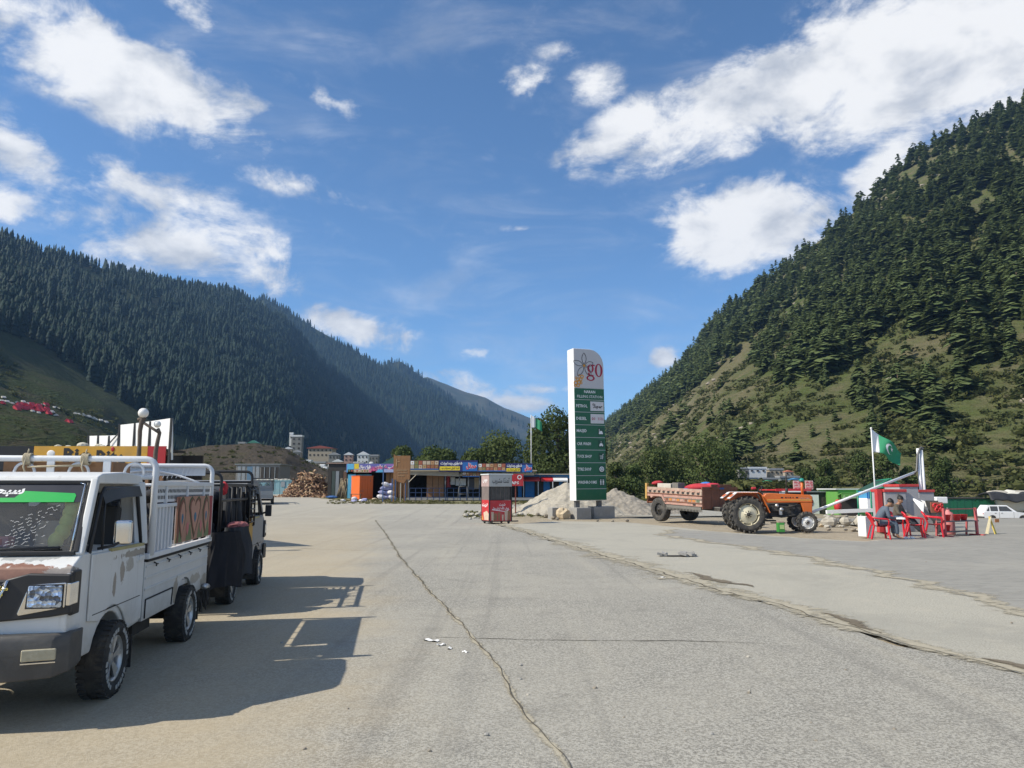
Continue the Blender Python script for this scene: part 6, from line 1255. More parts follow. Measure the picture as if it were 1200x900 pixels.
# green tin gable behind the shops
g_ = at(466, 572, 74); gb_ = thing('gabled_hut', 'green tin gabled hut roof rising behind the wooden signboard', 'hut', (g_.x, 74, ground_z(g_.x, 74))); zt_ = zat(533, 74) - gb_.location.z; ze = zat(545, 74) - gb_.location.z; M_gtin = mat('green_tin', (.055, .14, .115), .5, .2, var=.2)
MB().prism([(-1.9, ze), (0, zt_), (1.9, ze), (1.9, ze - .08), (-1.9, ze - .08)], 0, 4, 'y').build('roof', M_gtin, gb_); bx('walls', (0, 2, ze / 2), (3.4, 3.6, ze - .1), M_shade, gb_)
# blue canteen with red umbrellas, hedge, fence right of the restaurant
d = 66.0; o, W_, H_ = boxed('blue_canteen', 607, 672, 556.5, 586, d, 4, mat('canteen_blue', (.02, .20, .50), .55, var=.2, dirt=.2), 'bright blue canteen with red canopies left of the gravel heap', 'canteen', roof=M_beam, over=.5)
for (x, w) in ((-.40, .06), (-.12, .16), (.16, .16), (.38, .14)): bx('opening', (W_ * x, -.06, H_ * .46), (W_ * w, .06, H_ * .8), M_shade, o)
for k, (x, w, m_) in enumerate(((-.26, .30, M_kred), (.02, .22, M_kred), (.26, .26, M_wtxt))): MB().prism([(-.9, H_ * .80), (0, H_ * .93), (0, H_ * .90), (-.9, H_ * .74)], W_ * (x - w / 2), W_ * (x + w / 2), 'x').build('canopy', m_, o)
for k in range(4): bx('canopy_post', (W_ * (-.40 + .26 * k), -.85, H_ * .38), (.06, .06, H_ * .76), M_wtxt, o)
# ================================================================== tractor and loaded trailer
M_tor = mat('tractor_orange', (.62, .145, .025), .45, var=.15, scale=3, dirt=.22, dirtc=(.25, .16, .09)); M_tyre = mat('farm_tyre', (.045, .043, .040), .9, var=.35, scale=10, dirt=.55, dirtc=(.2, .175, .14)); M_cream = mat('cream_rim', (.62, .57, .42), .5, var=.18, dirt=.4, dirtc=(.3, .26, .18)); M_eng = mat('engine', (.035, .034, .033), .65, .3, var=.5, scale=12, dirt=.4)
def farm_wheel(par, c, r, w, rim_r, lugs, hub=M_cream, face=-1):
    b = MB(); h = w / 2; b.lathe([(rim_r, -h * .75), (r * .8, -h), (r * .93, -h * .85), (r * .95, 0), (r * .93, h * .85), (r * .8, h), (rim_r, h * .75)], 36, 'y')
    for k in range(lugs):
        a = 2 * PI * k / lugs
        for s in (-1, 1):
            aa = a + (PI / lugs if s > 0 else 0); p0 = Vector((math.cos(aa) * r * .96, s * h * .95, math.sin(aa) * r * .96)); p1 = Vector((math.cos(aa + .18) * r * .985, s * h * .05, math.sin(aa + .18) * r * .985)); b.bar(p0, p1, .05 * r / .6, .07 * r / .6)
    o = b.build('wheel', M_tyre, par, c); e = face * h
    rb = MB(); rb.lathe([(rim_r, -h * .75), (rim_r * .98, -h * .5), (rim_r * .93, 0), (rim_r * .98, h * .5), (rim_r, h * .75), (rim_r * 1.03, h * .8)], 30, 'y'); rb.lathe([(rim_r * .86, e * .30), (rim_r * .62, e * .55), (rim_r * .22, e * .62), (rim_r * .2, e * .8), (0, e * .82)], 26, 'y')
    for k in range(5): a = 2 * PI * k / 5; rb.bar((math.cos(a) * rim_r * .8, e * .35, math.sin(a) * rim_r * .8), (math.cos(a) * rim_r * .97, e * .35, math.sin(a) * rim_r * .97), .16 * rim_r / .4, .03)
    rb.build('rim', hub, o); hb = MB(); hb.lathe([(rim_r * .2, e * .6), (rim_r * .18, e * .95), (0, e * .97)], 12, 'y')
    for k in range(8): a = 2 * PI * k / 8; hb.ball((math.cos(a) * rim_r * .3, e * .66, math.sin(a) * rim_r * .3), .02, 6, 4)
    hb.build('hub', M_eng, o); return o
tr = thing('tractor', 'orange tractor with cream wheels standing at the paving edge', 'tractor', (8.72, 28.35, 0), math.radians(-5))
for y in (-.66, .66): farm_wheel(tr, (0, y, .655), .655, .36, .40, 20, face=-1 if y < 0 else 1)
for y in (-.60, .60): farm_wheel(tr, (2.12, y, .375), .375, .20, .235, 16, hub=mat('white_rim', (.74, .74, .72), .5, var=.1, dirt=.3), face=-1 if y < 0 else 1)
hdm = MB(); hdm.prism([(.70, 1.30), (.78, 1.40), (.95, 1.42), (2.38, 1.36), (2.46, 1.30), (2.46, 1.08), (.86, 1.06)], -.27, .27, 'y'); hood = hdm.build('bonnet', M_tor, tr, bev=.025, seg=3)
MB().prism([(2.02, 1.08), (2.46, 1.08), (2.42, .62), (2.14, .62), (2.10, .86)], -.26, .26, 'y').build('nose_panel', M_tor, tr, bev=.02)
for y in (-.272, .272):
    bx('bonnet_line', (1.62, y, 1.17), (1.60, .006, .018), M_ytxt, hood); em = MB()
    for x, w in ((1.36, .08), (1.50, .05), (1.58, .03), (1.66, .05), (1.76, .03), (1.90, .08)): em.box((x, y * 1.006, 1.26), (w, .004, .045))
    tag(em.build('bonnet_marks', M_ink, hood), kind='stuff')
text_mesh('SPECIAL', .085, M_beam, hood, (2.18, -.277, 1.23), fit=.38)
bx('grille', (2.47, 0, 1.15), (.02, .42, .30), M_eng, tr); bx('headlight', (2.48, -.16, 1.0), (.03, .11, .11), M_lens, tr, .01); bx('headlight', (2.48, .16, 1.0), (.03, .11, .11), M_lens, tr, .01)
e = MB(); e.box((1.45, 0, .78), (1.2, .40, .48)).box((.55, 0, .70), (.9, .44, .46)).box((0, 0, .66), (.5, .8, .30)).box((1.1, -.26, .86), (.3, .16, .2)).box((1.7, -.25, .92), (.2, .14, .16)).tube([(1.2, -.3, .95), (1.5, -.34, .9), (1.9, -.3, 1.0)], .03, 6).tube([(.9, -.28, .6), (1.3, -.32, .55), (1.8, -.28, .62)], .035, 6); e.build('engine', M_eng, tr, bev=.01)
MB().ball((1.14, -.34, .96), .075, 10, 7).ball((1.30, -.34, .82), .085, 10, 7).box((1.26, -.34, .74), (.10, .10, .22)).build('filter_bowl', M_alloy, tr); bx('front_axle', (2.12, 0, .40), (.12, 1.1, .12), M_eng, tr); bx('foot_plate', (.75, -.42, .42), (.55, .4, .05), M_eng, tr); bx('side_step', (1.12, -.46, .34), (.5, .14, .04), M_eng, tr)
MB().tube([(1.58, -.12, 1.38), (1.58, -.12, 1.62)], .05, 10).tube([(1.58, -.12, 1.62), (1.58, -.12, 2.02), (1.60, -.12, 2.10)], .025, 8).build('exhaust_pipe', M_eng, tr); ap = MB().tube([(2.20, .05, 1.34), (2.20, .05, 1.86)], .05, 10).build('air_intake', M_tor, tr); MB().lathe([(0, 0), (.09, .0), (.10, .05), (.06, .12), (0, .13)], 12, 'z', (2.20, .05, 1.85)).build('intake_cap', mat('teal_cap', (.02, .25, .20), .5), ap)
for s in (-1, 1):
    fp = [(-.66, 1.22), (-.58, 1.32), (-.38, 1.44), (.38, 1.44), (.48, 1.38), (.72, .82), (.76, .72)]; f = MB()
    for (a, b_) in zip(fp, fp[1:]): f.bar((a[0], s * .66, a[1]), (b_[0], s * .66, b_[1]), .42, .022)
    fo = f.build('mudguard', M_tor, tr); MB().prism([(-.66, 1.20), (-.38, 1.42), (.38, 1.42), (.72, .80), (.60, .80), (.40, 1.16), (-.1, 1.32), (-.55, 1.14)], s * .47, s * .49, 'y').build('mudguard_plate', M_tor, fo)
    for k in range(9): bx('white_rib', (-.34 + .085 * k, s * .66, 1.462), (.05, .40, .02), M_wtxt, fo)
    MB().bar((-.68, s * .66, 1.225), (-.40, s * .66, 1.445), .43, .02).build('white_flap', M_wtxt, fo)
MB().tube([(.62 + .2 * math.cos(a) * .45, .2 * math.sin(a), 1.52 + .2 * math.cos(a) * .8) for a in [2 * PI * k / 16 for k in range(16)]], .018, 6, True).tube([(.62, 0, 1.52), (.85, 0, 1.25)], .02, 6).build('steering_wheel', M_black, tr)
MB().box((.10, 0, 1.08), (.42, .46, .09)).box((-.12, 0, 1.26), (.08, .44, .34)).build('seat', M_black, tr, bev=.03); bx('red_cushion', (.42, .05, 1.60), (.16, .2, .1), M_cloth_r, tr, .03)
MB().bar((-.2, 0, .5), (-.75, 0, .48), .10, .08).build('hitch', M_eng, tr)
TL = thing('farm_trailer', 'painted tipping trailer with cut-out sides loaded with cloth bundles', 'trailer', (6.62, 36.9, .05), math.radians(-62.7)); L, Wd = 3.95, 2.0; TL.rotation_euler = (0, math.radians(2.0), math.radians(-62.7)); TL.location.z = .035
M_tr1 = mat('trailer_buff', (.42, .32, .25), .7, var=.55, scale=4.5, dirt=.45, dirtc=(.30, .10, .06)); M_tr2 = mat('trailer_pink', (.48, .27, .21), .7, var=.5, scale=6, dirt=.5, dirtc=(.20, .17, .14)); M_tr3 = mat('trailer_rust', (.20, .075, .04), .75, var=.5, scale=5, dirt=.5, dirtc=(.08, .06, .05)); M_tr4 = mat('trailer_grey', (.17, .16, .14), .8, var=.4, scale=8)
for (z, h_, m_, y) in ((1.60, .12, M_tr1, .0), (1.45, .20, M_tr1, -.015), (1.275, .13, M_tr2, .0), (1.12, .16, M_tr1, -.012), (.955, .15, M_tr2, .0)):
    for s in (0, 1): x0 = 0.0 if z > 1.2 else 1.35; bx('side_plank', ((x0 + L) / 2, s * Wd + y * (1 if s == 0 else -1), z), (L - x0, .05, h_ - .012), m_, TL)
for k in range(11):
    x = .28 + .345 * k; c_ = MB().ball((0, 0, 0), .085, 10, 6, (1.15, .10, .72)).build('cut_out', M_shade, TL, (x, -.042, 1.45)); bx('cut_out_hood', (x + .02, -.05, 1.53), (.20, .03, .035), M_tr2, TL)
for k in range(9): bx('painted_tile', (1.55 + .27 * k, -.04, 1.12), (.20, .02, .10), rnd.choice([M_tr3, M_cream, mat('trailer_orange', (.5, .2, .05), .6, var=.3), mat('trailer_green', (.12, .16, .1), .6, var=.3), M_tr2]), TL)
bx('side_lamp_hole', (3.45, -.042, .97), (.16, .02, .09), M_shade, TL)
for (z, m_) in ((1.365, M_tr3), (1.195, M_tr4), (1.03, M_tr3)): bx('rail', (L / 2 + (.5 if z < 1.2 else 0), -.035, z), (L - (1.0 if z < 1.2 else 0), .04, .035), m_, TL)
bx('under_skirt', (2.6, .04, .80), (2.5, .06, .16), M_tr4, TL); fr_ = MB()
for k in range(26): fr_.box((1.4 + .1 * k, .0, .69), (.05, .02, .10))
tag(fr_.build('chain_fringe', M_tr4, TL), kind='stuff')
for k in range(4): bx('front_board', (L, Wd * (k + .5) / 4, 1.22), (.05, Wd / 4 - .012, .86), M_tr3, TL)
bx('front_rail', (L + .02, Wd / 2, 1.70), (.07, Wd + .1, .12), M_tr3, TL); bx('front_crest', (L, Wd * .55, 1.80), (.05, Wd * .6, .16), M_tr3, TL); bx('painted_tile', (L + .045, .5, 1.70), (.02, .26, .08), mat('trailer_orange', (.5, .2, .05), .6), TL); bx('painted_tile', (L + .045, 1.1, 1.70), (.02, .26, .08), M_bblue, TL)
bx('rear_board', (0, Wd / 2, 1.25), (.05, Wd, .80), M_tr3, TL); bx('rear_post', (-.02, .0, 1.45), (.12, .12, .75), mat('trailer_yellow', (.55, .33, .10), .6, var=.3), TL); bx('bed_floor', (L / 2, Wd / 2, .92), (L, Wd - .1, .06), M_tr3, TL); bx('chassis_frame', (L / 2 + .3, Wd / 2, .78), (L + .4, .9, .14), M_eng, TL)
MB().prism([(.35, 1.20), (.55, 1.32), (1.25, 1.32), (1.48, 1.02), (1.40, 1.0), (1.2, 1.22), (.6, 1.22), (.42, 1.12)], -.10, .35, 'y').build('wheel_arch', M_tr2, TL, bev=.01)
for y in (.0, Wd - .05): farm_wheel(TL, (.92, y + (.10 if y == 0 else -.10), .60), .60, .36, .30, 0, hub=M_eng, face=-1 if y == 0 else 1)
bx('axle', (.92, Wd / 2, .60), (.10, Wd - .3, .10), M_eng, TL); MB().bar((L, Wd / 2 - .1, .78), (L + 2.7, Wd / 2 - .45, .60), .16, .14).build('drawbar', M_tr3, TL); bx('chock', (L + .25, .65, .86), (.5, .16, .05), M_tr4, TL)
def on_tl(x, y, z): return TL.matrix_basis @ Vector((x, y, z))
def soft(name, c, r, sq, m, label, cat, n=(14, 9), rz=0.0, group=None):
    o = MB().ball((0, 0, 0), r, *n, sq, .07).build(name, m, None, c, (rnd.uniform(-.12, .12), rnd.uniform(-.12, .12), rz)); o.data.polygons.foreach_set('use_smooth', [True] * len(o.data.polygons)); return tag(o, label, cat, group)
M_bcl = mat('blue_cloth', (.03, .12, .38), .85, var=.3)
soft('cloth_bundle', on_tl(3.0, .75, 1.66), .78, (1.15, .75, .30), M_cloth_r, 'large red cloth bundle draped over the trailer load', 'bundle', rz=TL.rotation_euler[2]); soft('cloth_bundle', on_tl(3.55, .95, 1.78), .5, (.9, .8, .30), mat('crimson_cloth', (.50, .03, .06), .85, var=.25), 'crimson cloth bundle at the front end of the trailer load', 'bundle', rz=TL.rotation_euler[2])
soft('cloth_bundle', on_tl(2.9, .42, 1.48), .7, (1.35, .5, .34), M_bcl, 'blue folded sheet hanging below the red bundle on the trailer', 'bundle', rz=TL.rotation_euler[2]); soft('cloth_bundle', on_tl(3.0, 1.0, 1.86), .26, (1, .9, .4), mat('bright_blue_cloth', (.05, .2, .55), .8), 'small bright blue cloth on top of the red bundle', 'bundle')
o = MB().box((0, 0, 0), (.9, .6, .34)).build('carton', mat('carton_pale', (.55, .50, .42), .8, var=.2), None, on_tl(.95, .55, 1.66), (0, .03, TL.rotation_euler[2] + .1), bev=.015); tag(o, 'pale carton at the rear end of the trailer load', 'carton'); o = MB().box((0, 0, 0), (.42, .42, .5)).build('dark_box', M_tr4, None, on_tl(1.75, .5, 1.64), (0, .03, TL.rotation_euler[2]), bev=.015); tag(o, 'dark box between carton and red bundle on the trailer', 'box'); soft('cloth_bundle', on_tl(.3, .4, 1.84), .24, (1.2, .9, .45), M_cloth_r, 'small red cloth at the rear corner of the trailer', 'bundle')
soft('load_base', on_tl(2.0, 1.0, 1.15), 1.0, (1.7, .80, .42), M_tarp, 'dark load filling the bottom of the trailer', 'load', rz=TL.rotation_euler[2])
q = spot(915, 624.5); cn = thing('oil_can', 'green and yellow oil can standing beneath the tractor', 'can', (q.x, q.y, 0.022)); M_can = mat('can_green', (.05, .26, .05), .4, var=.15); MB().box((0, 0, .17), (.25, .2, .34)).build('can_body', M_can, cn, bev=.02); bx('can_label', (.02, -.104, .19), (.16, .006, .15), mat('can_label', (.42, .55, .22), .5), cn); bx('can_lid', (0, 0, .36), (.2, .16, .05), mat('can_lid', (.35, .25, .2), .6), cn, .01)
# ================================================================== chairs, people and what stands round them
M_plas = mat('red_plastic', (.62, .018, .03), .38, var=.06, spec=.5)
def plastic_chair(label, loc, rz):
    t = thing('plastic_chair', label, 'chair', loc, rz, 'red plastic armchairs on the forecourt')     # faces +x
    MB().grid(lambda u, v: (-.20 + .43 * u, (v - .5) * (.40 + .06 * u), .43 - .02 * math.sin(PI * u) - .015 * math.sin(PI * v) + (.0 if u < .95 else -.015)), 8, 8).grid(lambda u, v: (-.20 + .43 * u, (v - .5) * (.40 + .06 * u), .405 - .02 * math.sin(PI * u)), 4, 4).build('seat', M_plas, t)
    bk = MB()
    for k in range(5):
        y = -.17 + .085 * k; bk.bar((-.20 + .02 * abs(k - 2) * .5, y * .9, .43), (-.31 + .02 * abs(k - 2), y, .76), .074, .016)
    bk.tube([(-.17, -.215, .55), (-.26, -.225, .68), (-.31, -.19, .77), (-.335, -.09, .80), (-.34, 0, .81), (-.335, .09, .80), (-.31, .19, .77), (-.26, .225, .68), (-.17, .215, .55)], .028, 8); bk.build('backrest', M_plas, t)
    for s in (-1, 1):
        MB().tube([(-.26, s * .225, .68), (-.10, s * .25, .645), (.10, s * .262, .63), (.21, s * .255, .62), (.235, s * .25, .56), (.22, s * .24, .42)], [.024, .026, .028, .028, .026, .024], 8).build('armrest', M_plas, t)
        MB().bar((.205, s * .225, .43), (.245, s * .262, 0), .055, .042).build('leg', M_plas, t, bev=.008); MB().bar((-.19, s * .195, .43), (-.30, s * .245, 0), .055, .042).build('leg', M_plas, t, bev=.008)
    return t
cz = .021
def gp(px, py): q = spot(px, py); return Vector((q.x, q.y, cz))
c1 = gp(1035, 632.5); c2 = gp(1052, 629); c3 = gp(1073, 631); c4 = gp(1096, 630)
c1 += Vector((-.10, 0, 0)); c2 += Vector((.13, .10, 0))
plastic_chair('red plastic chair under the man in blue grey', c1, math.radians(-12)); plastic_chair('red plastic chair under the man in the brown top', c2, math.radians(-48)); plastic_chair('empty red plastic chair right beside the seated men', c3, math.radians(-20)); plastic_chair('empty red plastic chair nearest the red bucket stand', c4, math.radians(-30))
M_skin = mat('skin', (.30, .155, .09), .6, var=.1, scale=12); M_hair = mat('black_hair', (.012, .010, .009), .6, var=.3, scale=40)
def skinned(name, chains, m, parent, root=0, sub=1):
    """chains: lists of ((x,y,z), radius); equal points are joined"""
    V, R, E, key = [], [], [], {}
    for ch in chains:
        last = None
        for p, r_ in ch:
            k = tuple(round(c, 4) for c in p)
            if k not in key: key[k] = len(V); V.append(p); R.append(r_)
            i = key[k]
            if last is not None and i != last: E.append((last, i))
            last = i
    me = bpy.data.meshes.new(name); me.from_pydata(V, E, []); o = link(name, me, parent); me.materials.append(m)
    md = o.modifiers.new('skin', 'SKIN'); md.use_smooth_shade = True
    for i, r_ in enumerate(R):
        sv = me.skin_vertices[0].data[i]; sv.radius = (r_, r_) if not isinstance(r_, tuple) else r_; sv.use_root = (i == root)
    s = o.modifiers.new('sub', 'SUBSURF'); s.levels = sub; s.render_levels = sub; return o
def hand(wrist, palm_dir, side, up):
    d = Vector(palm_dir).normalized(); u = Vector(up); u = (u - d * u.dot(d)).normalized(); s = d.cross(u) * side; w = Vector(wrist); palm = w + d * .055; k = w + d * .085; out = [[(tuple(w), .024), (tuple(palm), (.036, .018)), (tuple(k), (.034, .014))]]
    for i, (off, L) in enumerate(((-.030, .062), (-.010, .074), (.010, .070), (.029, .054))):
        b = k + s * off; out.append([(tuple(k), (.034, .014)), (tuple(b + d * .012), .0095), (tuple(b + d * L * .55 - u * .012), .009), (tuple(b + d * L * .9 - u * .036), .0075)])
    t0 = palm - s * .030; out.append([(tuple(palm), (.036, .018)), (tuple(t0 + d * .008), .0115), (tuple(t0 - s * .014 + d * .032 - u * .01), .0095), (tuple(t0 - s * .010 + d * .055 - u * .02), .008)]); return out
def person(label, loc, rz, J, colors, shoes=None):
    t = thing('person', label, 'person', loc, rz); H = {k: Vector(v) for k, v in J.items()}; f = (H['nose'] - H['head']).normalized(); upv = (H['crown'] - H['head']).normalized(); lf_ = upv.cross(f)
    T = lambda v: tuple(v)
    ch = [[(T(H['hip']), .135), (T(H['waist']), .125), (T(H['chest']), (.155, .12)), (T(H['neck']), .058), (T(H['neck'] * .4 + H['head'] * .6 - upv * .03), .062), (T(H['head']), (.080, .092)), (T(H['crown']), (.066, .075))]]
    ch.append([(T(H['head']), (.080, .092)), (T(H['head'] + f * .085 - upv * .012), .020), (T(H['head'] + f * .118 - upv * .026), .013)]); ch.append([(T(H['head']), (.080, .092)), (T(H['head'] + f * .05 - upv * .075), .042), (T(H['head'] + f * .072 - upv * .092), .026)])
    for s in (-1, 1): ch.append([(T(H['head']), (.080, .092)), (T(H['head'] + lf_ * s * .084 - upv * .005), .018), (T(H['head'] + lf_ * s * .096 + upv * .012 - f * .012), (.010, .022))])
    for s, n in ((1, 'l'), (-1, 'r')):
        ch.append([(T(H['chest']), (.155, .12)), (T(H['sho' + n]), .062), (T(H['sho' + n] * .5 + H['elb' + n] * .5), .048), (T(H['elb' + n]), .040), (T(H['elb' + n] * .5 + H['wri' + n] * .5), .036), (T(H['wri' + n]), .024)]); ch += hand(H['wri' + n], H['wri' + n] - H['elb' + n], s, (0, 0, 1))
        ch.append([(T(H['hip']), .135), (T(H['hj' + n]), .09), (T(H['kne' + n]), .058), (T(H['kne' + n] * .6 + H['ank' + n] * .4), .052), (T(H['ank' + n]), .036), (T(H['ank' + n] + (H['toe' + n] - H['ank' + n]) * .55), (.038, .026)), (T(H['toe' + n]), (.036, .016))])
    body = skinned('body', ch, M_skin, t)
    top, bottom = colors; sl = lambda a, b_, k: T(a * (1 - k) + b_ * k)
    tp = [[(T(H['hip'] - (H['waist'] - H['hip']) * .2), (.175, .165)), (T(H['waist']), (.158, .15)), (T(H['chest']), (.185, .145)), (sl(H['chest'], H['neck'], .62), .085), (sl(H['chest'], H['neck'], .85), .068)]]
    for n in 'lr': tp.append([(T(H['chest']), (.185, .145)), (T(H['sho' + n]), .082), (sl(H['sho' + n], H['elb' + n], .5), .066), (T(H['elb' + n]), .058), (sl(H['elb' + n], H['wri' + n], .5), .052), (sl(H['elb' + n], H['wri' + n], .92), .046)])
    skinned('shirt', tp, top, t)
    sk = [[(T(H['hip']), (.165, .15)), (T(H['hip'] + Vector((.05, 0, .02))), (.16, .14))]]
    for n in 'lr': sk.append([(T(H['hip']), (.165, .15)), (T(H['hj' + n]), .115), (sl(H['hj' + n], H['kne' + n], .55), .100), (T(H['kne' + n]), .088), (sl(H['kne' + n], H['ank' + n], .45), .080), (sl(H['kne' + n], H['ank' + n], .85), .066)])
    skinned('trousers', sk, bottom, t)
    hr = MB(); hm_ = H['head']; n_ = 14
    R3 = Matrix((lf_, f, upv)).transposed()
    def cap(u, v):
        a = 2 * PI * u; th = (.02 + .98 * v) * (1.62 if math.sin(a) > .35 else 2.15 if math.sin(a) < -.2 else 1.95) * .82; r_ = .104 + .010 * math.sin(a * 7 + v * 5)
        return hm_ + R3 @ Vector((math.cos(a) * math.sin(th) * r_ * .92, math.sin(a) * math.sin(th) * r_ * 1.06, math.cos(th) * r_ * 1.16 + .022))
    hr.grid(cap, 18, 7); hr.build('hair', M_hair, t)
    ft = MB()
    for s in (-1, 1): ft.ball(hm_ + f * .083 + lf_ * s * .032 + upv * .012, .010, 8, 5); ft.tube([hm_ + f * .088 + lf_ * s * .016 + upv * .032, hm_ + f * .086 + lf_ * s * .048 + upv * .030], .006, 5)
    ft.tube([hm_ + f * .088 + lf_ * x - upv * .054 for x in (-.022, 0, .022)], .006, 5); tag(ft.build('face_features', M_hair, t), kind='stuff')
    return t
M_kam = mat('kameez_blue_grey', (.10, .125, .16), .9, var=.22, scale=7, bump=.3); M_khaki = mat('brown_top', (.115, .10, .075), .9, var=.25, scale=8, bump=.3); M_dshal = mat('dark_shalwar', (.045, .050, .058), .9, var=.3, scale=7, bump=.3)
A = dict(hip=(-.05, 0, .53), waist=(.02, 0, .68), chest=(.17, 0, .90), neck=(.26, 0, 1.035), head=(.36, 0, 1.115), crown=(.375, 0, 1.20), nose=(.45, 0, 1.065), shol=(.17, .19, .945), shor=(.17, -.19, .945), elbl=(.20, .25, .68), elbr=(.22, -.25, .68), wril=(.43, .10, .66), wrir=(.43, -.12, .66),
         hjl=(0, .10, .51), hjr=(0, -.10, .51), knel=(.42, .14, .50), kner=(.42, -.14, .50), ankl=(.42, .13, .09), ankr=(.46, -.12, .09), toel=(.60, .16, .03), toer=(.64, -.14, .03))
person('man in blue grey shalwar kameez bent over the papers in his lap', c1 + Vector((.03, 0, 0)), math.radians(-10), A, (M_kam, M_kam))
B = dict(hip=(-.06, 0, .53), waist=(-.05, 0, .70), chest=(-.01, 0, .93), neck=(.04, 0, 1.09), head=(.09, .0, 1.20), crown=(.10, 0, 1.285), nose=(.17, -.05, 1.165), shol=(-.01, .19, 1.00), shor=(-.01, -.19, 1.00), elbl=(.10, .25, .74), elbr=(.10, -.26, .74), wril=(.33, .08, .68), wrir=(.33, -.10, .68),
         hjl=(0, .10, .51), hjr=(0, -.10, .51), knel=(.42, .12, .52), kner=(.42, -.12, .53), ankl=(.70, -.02, .16), ankr=(.70, .04, .10), toel=(.88, -.05, .15), toer=(.88, .06, .07))
person('man in brown top and dark shalwar sitting with bare crossed feet', c2 + Vector((.02, .03, 0)), math.radians(-48), B, (M_khaki, M_dshal))
q = c1 + Matrix.Rotation(math.radians(-10), 3, 'Z') @ Vector((.53, 0, .66)); pp = MB().grid(lambda u, v: (u * .26 - .05, (v - .5) * .4, .03 * math.sin(v * 6.3) + .05 * u), 6, 8).build('newspaper', mat('newsprint', (.66, .65, .62), .8, var=.12, scale=30), None, q, (.25, .2, -.2)); md = pp.modifiers.new('s', 'SOLIDIFY'); md.thickness = .003; tag(pp, 'white sheets of paper held in the lap of the man in blue grey', 'paper')
q = c2 + Matrix.Rotation(math.radians(-48), 3, 'Z') @ Vector((.36, .0, .655)); o = MB().grid(lambda u, v: ((u - .5) * .36, (v - .5) * .46, .02 * math.sin(v * 6.3) - .05 * (u - .4) ** 2), 6, 8).build('shawl', mat('cream_shawl', (.40, .35, .27), .9, var=.15, scale=15), None, q); md = o.modifiers.new('s', 'SOLIDIFY'); md.thickness = .02; tag(o, 'folded cream shawl on the knees of the man in the brown top', 'shawl')
for i, (dx, dy, a_) in enumerate(((.0, 0, -.5), (.22, .04, -.25))):
    q = gp(1060, 632); s_ = thing('slipper', ('left' if i == 0 else 'right') + ' one of the two white slippers on the ground by the bare feet', 'slipper', (q.x + dx, q.y + dy, cz), a_); MB().prism([(-.13, -.035), (-.10, -.045), (.08, -.05), (.13, -.02), (.13, .02), (.08, .05), (-.10, .045), (-.13, .035)], 0, .025, 'z').build('sole', M_wtxt, s_, bev=.006); MB().grid(lambda u, v: (.0 + .1 * u, -.052 * math.cos(PI * v), .02 + .055 * math.sin(PI * v) * (1 - .5 * u)), 4, 8).build('strap', M_wtxt, s_)
q = gp(1018, 630); o = MB().box((0, 0, .33), (.36, .34, .66)).build('white_box', mat('foam_white', (.74, .73, .70), .6, var=.06, dirt=.15), None, (q.x, q.y + .15, cz), (0, 0, math.radians(22)), bev=.015); tag(o, 'white foam box left of the seated men', 'box')
# service ramp: grey walls with red copings
M_rgrey = mat('ramp_grey', (.36, .35, .36), .75, var=.15, scale=2, dirt=.25); M_rred = mat('ramp_red', (.50, .04, .04), .6, var=.2, scale=2.5, dirt=.2, dirtc=(.4, .25, .2)); rx_ = at(1062, 572, 28); rp_ = thing('service_ramp', 'grey vehicle service ramp with red copings behind the seated men', 'ramp', (rx_.x, 28, 0)); ro = rp_.location
def wallseg(pa, pb, d, py, depth, red=True, n='wall'):
    a, b_ = at(pa, 572, d).x - ro.x, at(pb, 572, d).x - ro.x; z = zat(py, d); bx(n, ((a + b_) / 2, d - 28 + depth / 2, (z - .1) / 2), (b_ - a, depth, z - .1), M_rgrey, rp_, .01)
    if red: bx('coping', ((a + b_) / 2, d - 28 + depth / 2, z - .045), (b_ - a + .06, depth + .06, .10), M_rred, rp_, .008)
wallseg(1036.4, 1061, 27.6, 573.5, 1.0); wallseg(1054, 1076, 28.9, 567.5, 1.2); wallseg(1076.3, 1094, 30.3, 574.0, .5)
a = at(1033.4, 572, 27.5); bx('end_pier', (a.x - ro.x, -.2, zat(573.2, 27.5) / 2), (.19, .22, zat(573.2, 27.5)), M_rred, rp_, .01)
def rr_(px, py, d): q = at(px, py, d); return (q.x - ro.x, q.y - 28, q.z)
slab('ramp_side', [rr_(1061, 576.5, 27.7), rr_(1076, 582, 27.7), rr_(1096, 610, 27.7), (rr_(1098, 620, 27.7)[0], -.3, .03), (rr_(1061, 620, 27.7)[0], -.3, .03)], 1.2, M_rgrey, rp_)
slab('sun_patch_slab', [rr_(1066.5, 581.8, 27.8), rr_(1082.5, 590, 27.2), rr_(1082, 601, 27.2)], .03, M_swhite, rp_); slab('sun_patch_slab', [rr_(1080, 586, 28.2), rr_(1086, 588, 27.6), rr_(1086, 594, 27.6)], .03, M_swhite, rp_)  # added white slabs stand in for the sun patch on the ramp wall
bx('drain_pipe', (at(1053, 572, 27.5).x - ro.x, -.46, 1.25), (.05, .05, .35), M_steel, rp_)
for k in range(3): p0, p1 = at(1087.5 + 4 * k, 587, 27.6), at(1101 + 4.5 * k, 620, 26.9); o = MB().bar((0, 0, 0), Vector((p1.x - p0.x, p1.y - p0.y, .06 - p0.z)), .20, .05).build('rubber_strip', M_rubber, None, p0); tag(o, ('first', 'second', 'third')[k] + ' from the left of the black rubber strips leaning by the service ramp', 'rubber strip', 'black strips leaning by the service ramp')
